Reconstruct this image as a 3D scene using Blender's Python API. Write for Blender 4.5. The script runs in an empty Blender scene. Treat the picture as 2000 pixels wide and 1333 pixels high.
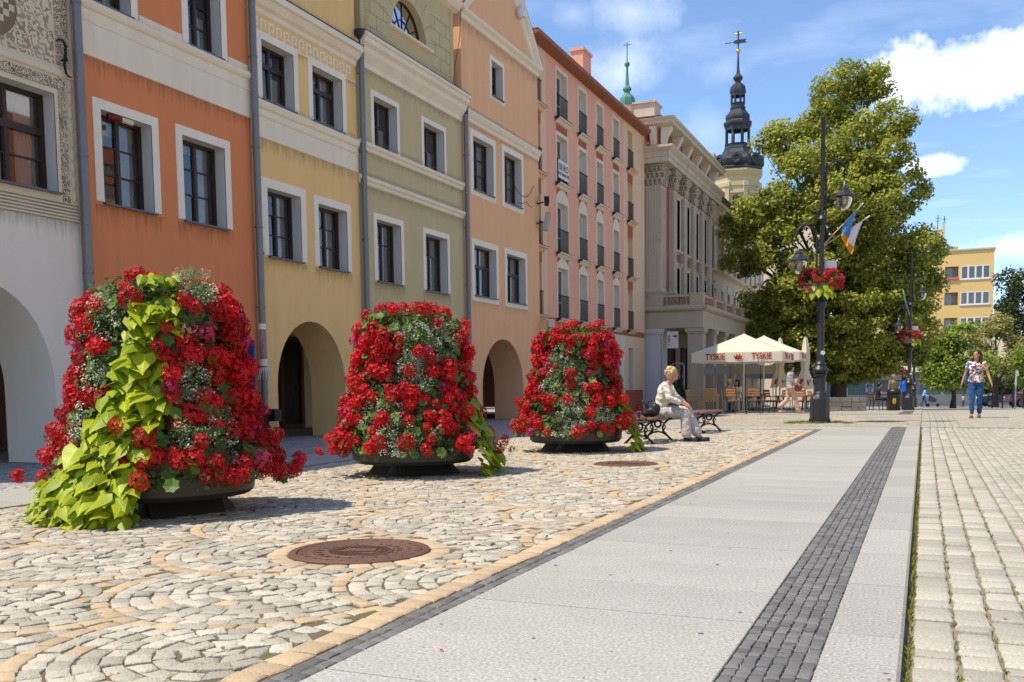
import bpy, bmesh, math, random
import numpy as np
from mathutils import Vector, Matrix, Euler, noise as mnoise
R = math.radians
rng = random.Random(7)
S = bpy.context.scene
COL = S.collection

# ------------------------------------------------------------------ camera
CAM_Z = 1.0
F_PX, PP_Y = 1841.3, 898.5                    # focal length and principal row, in pixels of a 2000 px wide picture
PITCH, YAW, ROLL = -0.0785178, 0.4119329, -0.0126194
_cy, _sy, _cp, _sp = math.cos(YAW), math.sin(YAW), math.cos(PITCH), math.sin(PITCH)
FWD = Vector((-_sy*_cp, _cy*_cp, _sp)); _rt = Vector((_cy, _sy, 0)); _up = _rt.cross(FWD)
RGT = math.cos(ROLL)*_rt + math.sin(ROLL)*_up
UPV = -math.sin(ROLL)*_rt + math.cos(ROLL)*_up
cam = bpy.data.cameras.new('camera'); camo = bpy.data.objects.new('camera', cam); COL.objects.link(camo)
camo.matrix_world = Matrix(((RGT.x, UPV.x, -FWD.x, 0), (RGT.y, UPV.y, -FWD.y, 0), (RGT.z, UPV.z, -FWD.z, CAM_Z), (0, 0, 0, 1)))
cam.sensor_fit = 'HORIZONTAL'; cam.sensor_width = 36.0; cam.lens = F_PX/2000*36
cam.shift_y = (PP_Y-666.5)/2000; cam.clip_start = 0.05; cam.clip_end = 5000
S.camera = camo
S.render.resolution_x, S.render.resolution_y = 1024, 682

def ray(px, py): return FWD + RGT*((px-1000)/F_PX) - UPV*((py-PP_Y)/F_PX)
def on_ground(px, py, z=0.0):
    d = ray(px, py); return Vector((0, 0, CAM_Z)) + d*((z-CAM_Z)/d.z)
def on_y(px, py, y):
    d = ray(px, py); return Vector((0, 0, CAM_Z)) + d*(y/d.y)
def on_x(px, py, x):
    d = ray(px, py); return Vector((0, 0, CAM_Z)) + d*(x/d.x)

# ------------------------------------------------------------------ sky, sun, exposure
SUN_EL = R(62.5); SUN_H = Vector((-0.79, -0.613))            # horizontal direction towards the sun
SUN_H.normalize()
w = bpy.data.worlds.new('World'); S.world = w; w.use_nodes = True
nt = w.node_tree; nt.nodes.clear()
def N(t, **k):
    n = nt.nodes.new(t)
    for a, v in k.items(): setattr(n, a, v)
    return n
def L(a, b): nt.links.new(a, b)
out = N('ShaderNodeOutputWorld'); bg = N('ShaderNodeBackground'); bg.inputs[1].default_value = 0.13
L(bg.outputs[0], out.inputs[0])
sky = N('ShaderNodeTexSky', sky_type='NISHITA', sun_disc=False)
sky.sun_elevation = SUN_EL; sky.sun_rotation = math.atan2(SUN_H.x, SUN_H.y)
sky.altitude = 120; sky.air_density = 0.9; sky.dust_density = 0.15; sky.ozone_density = 4.6
def vmath(op, a, b=None):
    n = N('ShaderNodeVectorMath', operation=op); L(a, n.inputs[0])
    if b is not None:
        if isinstance(b, (tuple, Vector)): n.inputs[1].default_value = b
        else: L(b, n.inputs[1])
    return n
def fmath(op, a, b=None, c=None, clamp=False):
    n = N('ShaderNodeMath', operation=op, use_clamp=clamp)
    for i, x in enumerate((a, b, c)):
        if x is None: continue
        if isinstance(x, (int, float)): n.inputs[i].default_value = x
        else: L(x, n.inputs[i])
    return n.outputs[0]
tc = N('ShaderNodeTexCoord'); dirv = tc.outputs['Generated']
sep = N('ShaderNodeSeparateXYZ'); L(dirv, sep.inputs[0])
zz = fmath('MAXIMUM', sep.outputs[2], 0.06)
proj = N('ShaderNodeCombineXYZ'); L(fmath('DIVIDE', sep.outputs[0], zz), proj.inputs[0]); L(fmath('DIVIDE', sep.outputs[1], zz), proj.inputs[1])
nz = N('ShaderNodeTexNoise'); nz.inputs['Scale'].default_value = 1.35; nz.inputs['Detail'].default_value = 9; nz.inputs['Roughness'].default_value = .6
L(vmath('ADD', proj.outputs[0], (3.7, 1.2, 0)).outputs[0], nz.inputs['Vector'])
nf = N('ShaderNodeTexNoise'); nf.inputs['Scale'].default_value = 16; nf.inputs['Detail'].default_value = 9; nf.inputs['Roughness'].default_value = .62
L(dirv, nf.inputs['Vector'])
cum = None                                                   # cumulus banks: (pixel direction, half width, half height, density)
for px, py, hw, hh, dens in ((1900, 140, .100, .036, 1.0), (1812, 327, .028, .011, .75), (1990, 480, .05, .014, .5), (1880, 497, .045, .011, .35), (1235, 20, .05, .024, .3),
                             (1205, 140, .05, .03, .34), (1420, 135, .045, .02, .14), (1120, 30, .03, .016, .2), (1395, 250, .045, .03, .14), *[(a, e, .13, .06, 1.0) for a, e in ((.9, .25), (1.5, .5), (2.1, .2), (2.7, .45), (3.3, .28), (3.9, .55), (4.5, .22), (5.0, .5), (5.6, .35), (1.1, .85), (3.0, .9), (4.6, .95), (.4, .62), (5.7, .8))]):      # same kind of cloud, unseen, added all round to strengthen and whiten the fill
    d = ray(px, py).normalized() if px > 10 else Vector((math.sin(px)*math.cos(py), math.cos(px)*math.cos(py), math.sin(py))); rt = d.cross(Vector((0, 0, 1))).normalized(); up = rt.cross(d)
    a = fmath('DIVIDE', vmath('DOT_PRODUCT', dirv, tuple(rt)).outputs['Value'], hw)
    b = fmath('DIVIDE', vmath('DOT_PRODUCT', dirv, tuple(up)).outputs['Value'], hh)
    r2 = fmath('SQRT', fmath('ADD', fmath('MULTIPLY', a, a), fmath('MULTIPLY', b, b)))
    front = fmath('GREATER_THAN', vmath('DOT_PRODUCT', dirv, tuple(d)).outputs['Value'], 0.2)
    e = fmath('SUBTRACT', fmath('MULTIPLY_ADD', fmath('SUBTRACT', nf.outputs['Fac'], .5), 2.6, 1.0), r2)
    e = fmath('MULTIPLY', fmath('MULTIPLY', fmath('MULTIPLY', e, 1.5 if dens > .6 else .8, clamp=True), dens), front)
    cum = e if cum is None else fmath('MAXIMUM', cum, e)
wisp = fmath('MULTIPLY', fmath('SUBTRACT', nz.outputs['Fac'], .53), 1.7, clamp=True)
mask = fmath('MAXIMUM', cum, fmath('MULTIPLY', wisp, .34))
cl = N('ShaderNodeMix', data_type='RGBA'); L(mask, cl.inputs[0]); L(sky.outputs[0], cl.inputs[6]); cl.inputs[7].default_value = (9.0, 9.0, 9.1, 1)
L(cl.outputs[2], bg.inputs[0])
sun = bpy.data.lights.new('sun', 'SUN'); sun.energy = 3.3; sun.angle = R(.53); sun.color = (1.0, .90, .735)
suno = bpy.data.objects.new('sun', sun); COL.objects.link(suno)
SUN_DIR = Vector((SUN_H.x*math.cos(SUN_EL), SUN_H.y*math.cos(SUN_EL), math.sin(SUN_EL)))
suno.rotation_euler = SUN_DIR.to_track_quat('Z', 'Y').to_euler(); suno.location = (-20, -10, 40)
S.view_settings.view_transform = 'Standard'; S.view_settings.look = 'None'
S.view_settings.exposure = 0.76; S.view_settings.gamma = 1.0; S.view_settings.use_curve_mapping = False
S.cycles.max_bounces = 8; S.cycles.diffuse_bounces = 4; S.cycles.transparent_max_bounces = 16

# ------------------------------------------------------------------ materials
MATS = {}
def mat(name, col, rough=.85, var=.12, vscale=3.0, streak=0.0, bump=.0, bscale=60.0, spec=.3, metal=0.0, tone=0.0, rnd=0.0, speck=0.0, sscale=220.0, stain=None, trans=0.0, coat=0.0):
    if name in MATS: return MATS[name]
    m = bpy.data.materials.new(name); m.use_nodes = True; t = m.node_tree; nd = t.nodes; ln = t.links
    b = nd['Principled BSDF']; b.inputs['Roughness'].default_value = rough; b.inputs['Metallic'].default_value = metal
    b.inputs['Specular IOR Level'].default_value = spec
    if coat: b.inputs['Coat Weight'].default_value = coat
    tcn = nd.new('ShaderNodeTexCoord')
    val = nd.new('ShaderNodeValue'); val.outputs[0].default_value = 1.0; cur = val.outputs[0]
    def mul(a, bsock, op='MULTIPLY'):
        n = nd.new('ShaderNodeMath'); n.operation = op; ln.new(a, n.inputs[0])
        if isinstance(bsock, (int, float)): n.inputs[1].default_value = bsock
        else: ln.new(bsock, n.inputs[1])
        return n.outputs[0]
    def noisef(scale, detail, amt, vec=None, centre=.5):
        n = nd.new('ShaderNodeTexNoise'); n.inputs['Scale'].default_value = scale; n.inputs['Detail'].default_value = detail; n.inputs['Roughness'].default_value = .6
        ln.new(vec or tcn.outputs['Object'], n.inputs['Vector'])
        a = nd.new('ShaderNodeMath'); a.operation = 'MULTIPLY_ADD'; ln.new(n.outputs['Fac'], a.inputs[0]); a.inputs[1].default_value = 2*amt; a.inputs[2].default_value = 1-2*amt*centre
        return a.outputs[0], n.outputs['Fac']
    if var: cur = mul(cur, noisef(vscale, 6, var)[0])
    if streak:
        mp = nd.new('ShaderNodeMapping'); mp.inputs['Scale'].default_value = (2.2, 2.2, .22); ln.new(tcn.outputs['Object'], mp.inputs[0])
        cur = mul(cur, noisef(1.6, 7, streak, mp.outputs[0])[0])
    if speck: cur = mul(cur, noisef(sscale, 2, speck)[0])
    if tone:
        at = nd.new('ShaderNodeAttribute'); at.attribute_name = 'tone'
        a = nd.new('ShaderNodeMath'); a.operation = 'MULTIPLY_ADD'; ln.new(at.outputs['Fac'], a.inputs[0]); a.inputs[1].default_value = tone; a.inputs[2].default_value = 1-tone*.5
        cur = mul(cur, a.outputs[0])
    if rnd:
        oi = nd.new('ShaderNodeObjectInfo')
        a = nd.new('ShaderNodeMath'); a.operation = 'MULTIPLY_ADD'; ln.new(oi.outputs['Random'], a.inputs[0]); a.inputs[1].default_value = rnd; a.inputs[2].default_value = 1-rnd*.5
        cur = mul(cur, a.outputs[0])
    mx = nd.new('ShaderNodeVectorMath'); mx.operation = 'SCALE'; mx.inputs[0].default_value = col[:3]; ln.new(cur, mx.inputs['Scale'])
    csock = mx.outputs[0]
    if stain:                                               # (colour, scale, threshold, softness): dirt or moss with a shape of its own
        sc, ss, th, so = stain
        f, fac = noisef(ss, 8, .1)
        a = nd.new('ShaderNodeMapRange'); ln.new(fac, a.inputs[0]); a.inputs[1].default_value = th; a.inputs[2].default_value = th+so
        mm = nd.new('ShaderNodeMix'); mm.data_type = 'RGBA'; ln.new(a.outputs[0], mm.inputs[0]); ln.new(csock, mm.inputs[6]); mm.inputs[7].default_value = (*sc, 1)
        csock = mm.outputs[2]
    ln.new(csock, b.inputs['Base Color'])
    if bump:
        n = nd.new('ShaderNodeTexNoise'); n.inputs['Scale'].default_value = bscale; n.inputs['Detail'].default_value = 5
        ln.new(tcn.outputs['Object'], n.inputs['Vector'])
        bp = nd.new('ShaderNodeBump'); bp.inputs['Strength'].default_value = bump; bp.inputs['Distance'].default_value = .6/bscale
        ln.new(n.outputs['Fac'], bp.inputs['Height']); ln.new(bp.outputs[0], b.inputs['Normal'])
    if trans:                                               # thin leaf or cloth: light passes through
        tr = nd.new('ShaderNodeBsdfTranslucent'); ln.new(csock, tr.inputs[0]); ms = nd.new('ShaderNodeMixShader'); ms.inputs[0].default_value = trans
        ln.new(b.outputs[0], ms.inputs[1]); ln.new(tr.outputs[0], ms.inputs[2]); ln.new(ms.outputs[0], nd['Material Output'].inputs[0])
    MATS[name] = m
    return m
def glass_mat(name, tint=(.9, .93, .95), refl=1.0, rough=.02, f0=.06):
    if name in MATS: return MATS[name]
    m = bpy.data.materials.new(name); m.use_nodes = True; t = m.node_tree; nd = t.nodes; ln = t.links; nd.remove(nd['Principled BSDF'])
    lw = nd.new('ShaderNodeFresnel'); lw.inputs[0].default_value = 1.6
    a = nd.new('ShaderNodeMath'); a.operation = 'MULTIPLY_ADD'; a.use_clamp = True; ln.new(lw.outputs[0], a.inputs[0]); a.inputs[1].default_value = refl*1.4; a.inputs[2].default_value = f0
    tr = nd.new('ShaderNodeBsdfTransparent'); tr.inputs[0].default_value = (*tint, 1)
    gl = nd.new('ShaderNodeBsdfGlossy'); gl.inputs['Roughness'].default_value = rough
    ms = nd.new('ShaderNodeMixShader'); ln.new(a.outputs[0], ms.inputs[0]); ln.new(tr.outputs[0], ms.inputs[1]); ln.new(gl.outputs[0], ms.inputs[2]); ln.new(ms.outputs[0], nd['Material Output'].inputs[0])
    MATS[name] = m
    return m

# ------------------------------------------------------------------ mesh helpers
ORG = {}                                                     # world origin of each parent, so meshes can be written in world coordinates
def tag(o, label=None, cat=None, group=None, kind=None):
    if label: o['label'] = label
    if cat: o['category'] = cat
    if group: o['group'] = group
    if kind: o['kind'] = kind
    return o
def thing(name, label, cat, loc=(0, 0, 0), group=None):
    o = bpy.data.objects.new(name, None); COL.objects.link(o); o.location = loc; o.empty_display_size = .2
    ORG[o.name] = Vector(loc); return tag(o, label, cat, group)
def link(name, me, parent=None, loc=None, rot=None, scale=None):
    o = bpy.data.objects.new(name, me); COL.objects.link(o)
    if parent is not None: o.parent = parent
    if loc is not None: o.location = loc
    if rot is not None: o.rotation_euler = rot
    if scale is not None: o.scale = scale if hasattr(scale, '__len__') else (scale,)*3
    return o
class MB:
    def __init__(s): s.v = []; s.f = []; s.t = []; s.mi = []; s.tone = 0.5; s.m = 0
    def face(s, idx): s.f.append(tuple(idx)); s.t.append(s.tone); s.mi.append(s.m)
    def poly(s, pts):
        n = len(s.v); s.v += [tuple(p) for p in pts]; s.face(range(n, n+len(pts))); return s
    def grid(s, rings, close=True, cap0=False, cap1=False):
        n0 = len(s.v); k = len(rings[0])
        for r_ in rings: s.v += [tuple(p) for p in r_]
        for i in range(len(rings)-1):
            for j in range(k if close else k-1):
                a = n0+i*k+j; b = n0+i*k+(j+1) % k; s.face((a, b, b+k, a+k))
        if cap0: s.face([n0+j for j in range(k)][::-1])
        if cap1: s.face([n0+(len(rings)-1)*k+j for j in range(k)])
        return s
    def box(s, x0, x1, y0, y1, z0, z1):
        x0, x1 = sorted((x0, x1)); y0, y1 = sorted((y0, y1)); z0, z1 = sorted((z0, z1))
        return s.grid([[(x0, y0, z0), (x1, y0, z0), (x1, y1, z0), (x0, y1, z0)], [(x0, y0, z1), (x1, y0, z1), (x1, y1, z1), (x0, y1, z1)]], True, True, True)
    def cbox(s, c, size, rot=None):                          # centred box with an optional rotation matrix
        h = [x/2 for x in size]; c = Vector(c); pts = []
        for z in (-h[2], h[2]):
            for x, y in ((-h[0], -h[1]), (h[0], -h[1]), (h[0], h[1]), (-h[0], h[1])):
                p = Vector((x, y, z)); pts.append(c + (rot @ p if rot else p))
        return s.grid([pts[:4], pts[4:]], True, True, True)
    def prism(s, pts, ext):                                  # closed polygon extruded by a vector
        e = Vector(ext); return s.grid([[Vector(p) for p in pts], [Vector(p)+e for p in pts]], True, True, True)
    def tube(s, pts, rad, n=8, cap=True, flat=None):
        pts = [Vector(p) for p in pts]; rad = rad if hasattr(rad, '__len__') else [rad]*len(pts); rings = []; u = None
        for i, p in enumerate(pts):
            t = (pts[min(i+1, len(pts)-1)]-pts[max(i-1, 0)])
            t = t.normalized() if t.length > 1e-9 else Vector((0, 0, 1))
            if u is None: u = t.orthogonal().normalized()
            u = u - t*u.dot(t); u = u.normalized() if u.length > 1e-6 else t.orthogonal().normalized(); v_ = t.cross(u)
            rings.append([p + (u*math.cos(2*math.pi*j/n) + v_*math.sin(2*math.pi*j/n))*rad[i] for j in range(n)])
        return s.grid(rings, True, cap, cap)
    def lathe(s, prof, n=16, c=(0, 0, 0), ph=0.0, sx=1, sy=1):    # (radius, z) profile round a vertical axis
        c = Vector(c)
        rings = [[c+Vector((r_*sx*math.cos(ph+2*math.pi*j/n), r_*sy*math.sin(ph+2*math.pi*j/n), z)) for j in range(n)] for r_, z in prof]
        return s.grid(rings, True, prof[0][0] > 1e-4, prof[-1][0] > 1e-4)
    def ell(s, c, r_, nu=12, nv=8, rot=None):
        c = Vector(c); rings = []
        for i in range(nv+1):
            a = math.pi*i/nv - math.pi/2; rr = max(math.cos(a), .001)
            ring = []
            for j in range(nu):
                p = Vector((r_[0]*rr*math.cos(2*math.pi*j/nu), r_[1]*rr*math.sin(2*math.pi*j/nu), r_[2]*math.sin(a)))
                ring.append(c + (rot @ p if rot else p))
            rings.append(ring)
        return s.grid(rings, True, True, True)
    def profile_y(s, prof, y0, y1, X):                       # cornice profile [(projection, z)...] run along Y on a wall facing +X
        pts = [(X+p, 0, z) for p, z in prof]
        s.grid([[(x, y0, z) for x, _, z in pts], [(x, y1, z) for x, _, z in pts]], False)
        s.poly([(x, y0, z) for x, _, z in pts][::-1]); s.poly([(x, y1, z) for x, _, z in pts]); return s
    def mesh(s, name, mats, org=None, smooth=None, tone=False):
        me = bpy.data.meshes.new(name)
        v = np.array(s.v, dtype=np.float64).reshape(-1, 3)
        if org is not None: v = v-np.array(org)
        me.from_pydata(v.tolist(), [], s.f)
        mats = mats if isinstance(mats, (list, tuple)) else [mats]
        for m in mats: me.materials.append(m)
        if len(mats) > 1: me.polygons.foreach_set('material_index', s.mi)
        if tone:
            a = me.attributes.new('tone', 'FLOAT', 'FACE'); a.data.foreach_set('value', s.t)
        if smooth is not None:
            me.polygons.foreach_set('use_smooth', [True]*len(me.polygons)); me.set_sharp_from_angle(angle=R(smooth))
        me.update(); return me
    def obj(s, name, mats, parent=None, smooth=None, tone=False, fix=False):
        org = None; p = parent
        while p is not None:
            if p.name in ORG: org = ORG[p.name]; break
            p = p.parent
        me = s.mesh(name, mats, org, smooth, tone)
        if fix:
            bm = bmesh.new(); bm.from_mesh(me); bmesh.ops.recalc_face_normals(bm, faces=bm.faces); bm.to_mesh(me); bm.free()
        return link(name, me, parent)
def copy_tree(o, parent=None):
    c = o.copy(); COL.objects.link(c); c.parent = parent
    for ch in list(o.children): copy_tree(ch, c)
    return c
BENCH = bpy.data.scenes.new('workbench')                      # empty scene for evaluating modifiers and text quickly; removed at the end
def evaluated(o):
    BENCH.collection.objects.link(o)
    with bpy.context.temp_override(scene=BENCH, view_layer=BENCH.view_layers[0]):
        dg = bpy.context.evaluated_depsgraph_get(); dg.update(); return bpy.data.meshes.new_from_object(o.evaluated_get(dg))
def text_mesh(body, size, mat_, extrude=.004, align='CENTER', bold=0.0):
    cu = bpy.data.curves.new('text', 'FONT'); cu.body = body; cu.size = size; cu.extrude = extrude; cu.align_x = align; cu.offset = bold
    o = bpy.data.objects.new('text', cu)
    me = evaluated(o); bpy.data.objects.remove(o); bpy.data.curves.remove(cu); me.materials.clear(); me.materials.append(mat_); return me
ROT_FACE_X = (R(90), 0, R(90))                               # text upright on a wall facing +X, reading towards +Y
ROT_FACE_NY = (R(90), 0, 0)                                  # text upright on a face looking towards -Y
# ------------------------------------------------------------------ ground and paving
M_GRAN = mat('grey_granite', (.425, .385, .305), .8, .14, 9, tone=.5, speck=.55, sscale=110, bump=.8, bscale=45)
M_TAN = mat('tan_sandstone', (.46, .345, .215), .82, .16, 9, tone=.30, speck=.35, sscale=110, bump=.45, bscale=60)
M_SLAB = mat('path_granite', (.36, .345, .305), .75, .16, 1.3, tone=.16, speck=.85, sscale=75, bump=.12, bscale=120, stain=((.30, .29, .27), 1.7, .62, .12))
M_DARK = mat('dark_basalt', (.145, .14, .135), .75, .12, 8, tone=.5, speck=.2, sscale=160, bump=.5, bscale=80)
M_ROAD = mat('road_granite', (.395, .365, .30), .82, .12, 6, tone=.34, speck=.55, sscale=100, bump=.55, bscale=55)
M_BED = mat('joint_sand', (.135, .108, .065), .95, .25, 14, stain=((.10, .125, .03), 5.5, .54, .08), bump=.5, bscale=90)
M_DBED = mat('pale_joint', (.30, .265, .21), .95, .3, 20)

def far_mat(name, col, scale, joint=.55):
    m = bpy.data.materials.new(name); m.use_nodes = True; t = m.node_tree; b = t.nodes['Principled BSDF']; b.inputs['Roughness'].default_value = .85; b.inputs['Specular IOR Level'].default_value = .25
    tcn = t.nodes.new('ShaderNodeTexCoord'); vo = t.nodes.new('ShaderNodeTexVoronoi'); vo.feature = 'DISTANCE_TO_EDGE'; vo.inputs['Scale'].default_value = scale
    t.links.new(tcn.outputs['Object'], vo.inputs['Vector'])
    v2 = t.nodes.new('ShaderNodeTexVoronoi'); v2.inputs['Scale'].default_value = scale; t.links.new(tcn.outputs['Object'], v2.inputs['Vector'])
    mr = t.nodes.new('ShaderNodeMapRange'); t.links.new(vo.outputs['Distance'], mr.inputs[0]); mr.inputs[1].default_value = .02; mr.inputs[2].default_value = .12; mr.inputs[3].default_value = joint; mr.inputs[4].default_value = 1
    sx = t.nodes.new('ShaderNodeSeparateColor'); t.links.new(v2.outputs['Color'], sx.inputs[0])
    ma = t.nodes.new('ShaderNodeMath'); ma.operation = 'MULTIPLY_ADD'; t.links.new(sx.outputs[0], ma.inputs[0]); ma.inputs[1].default_value = .3; ma.inputs[2].default_value = .85
    nz_ = t.nodes.new('ShaderNodeTexNoise'); nz_.inputs['Scale'].default_value = .7; nz_.inputs['Detail'].default_value = 6; t.links.new(tcn.outputs['Object'], nz_.inputs['Vector'])
    mb_ = t.nodes.new('ShaderNodeMath'); mb_.operation = 'MULTIPLY_ADD'; t.links.new(nz_.outputs['Fac'], mb_.inputs[0]); mb_.inputs[1].default_value = .4; mb_.inputs[2].default_value = .8
    m1 = t.nodes.new('ShaderNodeMath'); m1.operation = 'MULTIPLY'; t.links.new(mr.outputs[0], m1.inputs[0]); t.links.new(ma.outputs[0], m1.inputs[1])
    m2 = t.nodes.new('ShaderNodeMath'); m2.operation = 'MULTIPLY'; t.links.new(m1.outputs[0], m2.inputs[0]); t.links.new(mb_.outputs[0], m2.inputs[1])
    sc = t.nodes.new('ShaderNodeVectorMath'); sc.operation = 'SCALE'; sc.inputs[0].default_value = col; t.links.new(m2.outputs[0], sc.inputs['Scale']); t.links.new(sc.outputs[0], b.inputs['Base Color'])
    bp = t.nodes.new('ShaderNodeBump'); bp.inputs['Strength'].default_value = .5; bp.inputs['Distance'].default_value = .02; t.links.new(mr.outputs[0], bp.inputs['Height']); t.links.new(bp.outputs[0], b.inputs['Normal'])
    return m
def sheet(name, x0, x1, y0, y1, z, m, parent=None, kind='structure'):
    o = MB().poly([(x0, y0, z), (x1, y0, z), (x1, y1, z), (x0, y1, z)]).obj(name, m, parent)
    if parent is None: tag(o, kind=kind)
    return o
def to_px(x, y, z=0.0):
    v = Vector((x, y, z-CAM_Z)); d = v.dot(FWD)
    if d < .2: return None
    return 1000+F_PX*v.dot(RGT)/d, PP_Y-F_PX*v.dot(UPV)/d, d
def in_view(x, y, m=0):
    p = to_px(x, y); return p is not None and -m < p[0] < 2000+m and p[1] < 1333+m
def near_view(x, y, step=1.3):                               # in the picture, or would be with the camera a step aside
    if y < 1.2: return False
    return any(in_view(x+dx, y+dy, 30) for dx, dy in ((0, 0), (step, 0), (-step, 0), (0, step)))
def ngon_jit(quad, jit, rs):                                 # quad corners -> 8 jittered points
    out_ = []
    for i in range(4):
        a, b = quad[i], quad[(i+1) % 4]
        out_.append((a[0]+rs.uniform(-jit, jit), a[1]+rs.uniform(-jit, jit)))
        out_.append(((a[0]+b[0])/2+rs.uniform(-jit, jit)*.8, (a[1]+b[1])/2+rs.uniform(-jit, jit)*.8))
    return out_
def stone(mb, pts, zt, inset=.10, depth=.04, drop=.010):
    cx = sum(p[0] for p in pts)/len(pts); cy_ = sum(p[1] for p in pts)/len(pts)
    r1 = [(x, y, zt-depth) for x, y in pts]; r2 = [(x, y, zt-drop) for x, y in pts]
    def ring(k, z): return [(cx+(x-cx)*(1-k), cy_+(y-cy_)*(1-k), z) for x, y in pts]
    mb.grid([r1, r2, ring(inset, zt-drop*.28), ring(inset*2.6, zt)], True, False, True)
def lay(parent, name, stuff_name, stones, mats, limit=300):
    """stones: (poly, ztop, tone, material index, inset, drop). The largest in the picture become objects, the rest one joined part."""
    def key(s):
        cx = sum(p[0] for p in s[0])/len(s[0]); cy_ = sum(p[1] for p in s[0])/len(s[0])
        if not in_view(cx, cy_, 5): return 1e6
        a = 0
        for i in range(len(s[0])): a += s[0][i][0]*s[0][i-1][1]-s[0][i-1][0]*s[0][i][1]
        return (cx*cx+cy_*cy_)**1.5/max(abs(a), 1e-5)
    stones = sorted(stones, key=key); rest = MB()
    for i, (poly, zt, tn, mi, ins, dr) in enumerate(stones):
        if i < limit:
            mb = MB(); mb.tone = tn; cx = sum(p[0] for p in poly)/len(poly); cy_ = sum(p[1] for p in poly)/len(poly)
            stone(mb, [(p[0]-cx, p[1]-cy_) for p in poly], 0.0, ins, drop=dr)
            link(name, mb.mesh(name, mats[mi], tone=True, smooth=36), parent, (cx, cy_, zt))
        else:
            rest.tone = tn; rest.m = mi; stone(rest, poly, zt, ins, drop=dr)
    if rest.f: tag(rest.obj(stuff_name, mats, parent, tone=True, smooth=36), kind='stuff')

Y_SLOPE, SLOPE = 30.0, .021
def gz(y): return -max(0.0, min(y, 140)-Y_SLOPE)*SLOPE       # the square falls away gently beyond this point
def on_paving(px, py):                                       # pixel to the paving, slope included
    z = 0.0
    for _ in range(60):
        p = on_ground(px, py, z); z += .5*(gz(p.y)-z)
    return p
def slope_sheet(name, x0, x1, y0, y1, dz, m, parent=None):
    ys_ = [y for y in (y0, Y_SLOPE, 140, y1) if y0 <= y <= y1]; ys_ = sorted(set(ys_)); mb = MB()
    for a, b in zip(ys_, ys_[1:]): mb.poly([(x0, a, gz(a)+dz), (x1, a, gz(a)+dz), (x1, b, gz(b)+dz), (x0, b, gz(b)+dz)])
    return tag(mb.obj(name, m, parent), kind='structure')
slope_sheet('ground', -1500, 1500, -1500, 1500, -.09, mat('distant_ground', (.26, .245, .22), .9, .2, .3))
XK0, XK1 = -.33, -.055                                      # kerb
XD0, XD1 = -.63, -.33                                       # dark sett strip
XP0 = -1.945                                                # left edge of slab path
YEND = 20.7
rs = random.Random(11)

# fish-scale cobbles on the left
square = sheet('cobbled_square', -7.32, -1.945, -6, YEND, -.009, M_BED)
MAN = [(-3.16, 4.88, .43), (-3.43, 11.44, .40)]
RAD = .80; NR = 9
def owner(u, v):
    j0 = int(math.floor(v/RAD))
    for j in range(j0+2, j0-2, -1):
        off = RAD if j % 2 else 0.0
        i = round((u-off)/(2*RAD)); du = u-off-i*2*RAD
        if v >= j*RAD-math.sqrt(max(RAD*RAD-du*du, 0)): return (i, j)
    return None
TH = R(-14)
def uv2xy(u, v): return (u*math.cos(TH)-v*math.sin(TH)-4.0, u*math.sin(TH)+v*math.cos(TH)+3.2)
stones = []
for j in range(-14, 36):
    for i in range(-9, 9):
        cu, cv = (RAD if j % 2 else 0)+i*2*RAD, j*RAD
        x, y = uv2xy(cu, cv)
        if x < -8.6 or x > -1.2 or y < .6 or y > YEND+1: continue
        for k in range(NR):
            r1 = RAD*(NR-k)/NR; r0 = RAD*(NR-k-1)/NR; rm = (r0+r1)/2
            n = max(5, int(round(2*math.pi*rm/(.112 if k else .125)))); ph = rs.random()
            for a in range(n):
                a0, a1 = 2*math.pi*(a+ph)/n, 2*math.pi*(a+1+ph)/n; am = (a0+a1)/2
                if owner(cu+rm*math.cos(am), cv+rm*math.sin(am)) != (i, j): continue
                X, Y = uv2xy(cu+rm*math.cos(am), cv+rm*math.sin(am))
                if not (-7.25 < X < -2.235 and Y < YEND-.05) or not near_view(X, Y): continue
                md = min(math.hypot(X-mx_, Y-my)-mr_ for mx_, my, mr_ in MAN)
                if md < .155: continue
                g = .0035; b0, b1 = a0+g/max(rm, .05), a1-g/max(rm, .05); q0, q1 = max(r0+g, .02), r1-g
                quad = [uv2xy(cu+q*math.cos(t_), cv+q*math.sin(t_)) for q, t_ in ((q0, b0), (q1, b0), (q1, b1), (q0, b1))]
                ed = min(abs(X+2.26), 9)
                tan = (k == 0 and rs.random() < .93) or rs.random() < .035
                stones.append((ngon_jit(quad, .010, rs), rs.uniform(-.005, .005), rs.random(), 1 if tan else 0, rs.uniform(.06, .11), rs.uniform(.005, .009)))
for mx_, my, mr_ in MAN:                                     # ring of tan stones round each manhole
    n = 22
    for a in range(n):
        a0, a1 = 2*math.pi*a/n+.01, 2*math.pi*(a+1)/n-.01; r0, r1 = mr_+.008, mr_+.13
        quad = [(mx_+q*math.cos(t_), my+q*math.sin(t_)) for q, t_ in ((r0, a0), (r1, a0), (r1, a1), (r0, a1))]
        stones.append((ngon_jit(quad, .006, rs), rs.uniform(-.004, .003), rs.random(), 1, .12, .009))
y = 1.2
while y < YEND-.15:                                         # tan border row
    l_ = rs.uniform(.10, .17)
    quad = [(-2.215, y+.004), (-2.085, y+.004), (-2.085, y+l_-.004), (-2.215, y+l_-.004)]
    stones.append((ngon_jit(quad, .009, rs), rs.uniform(.001, .007), rs.random(), 1, .12, .009)); y += l_
lay(square, 'cobblestone', 'cobblestones', stones, [M_GRAN, M_TAN])

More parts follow.
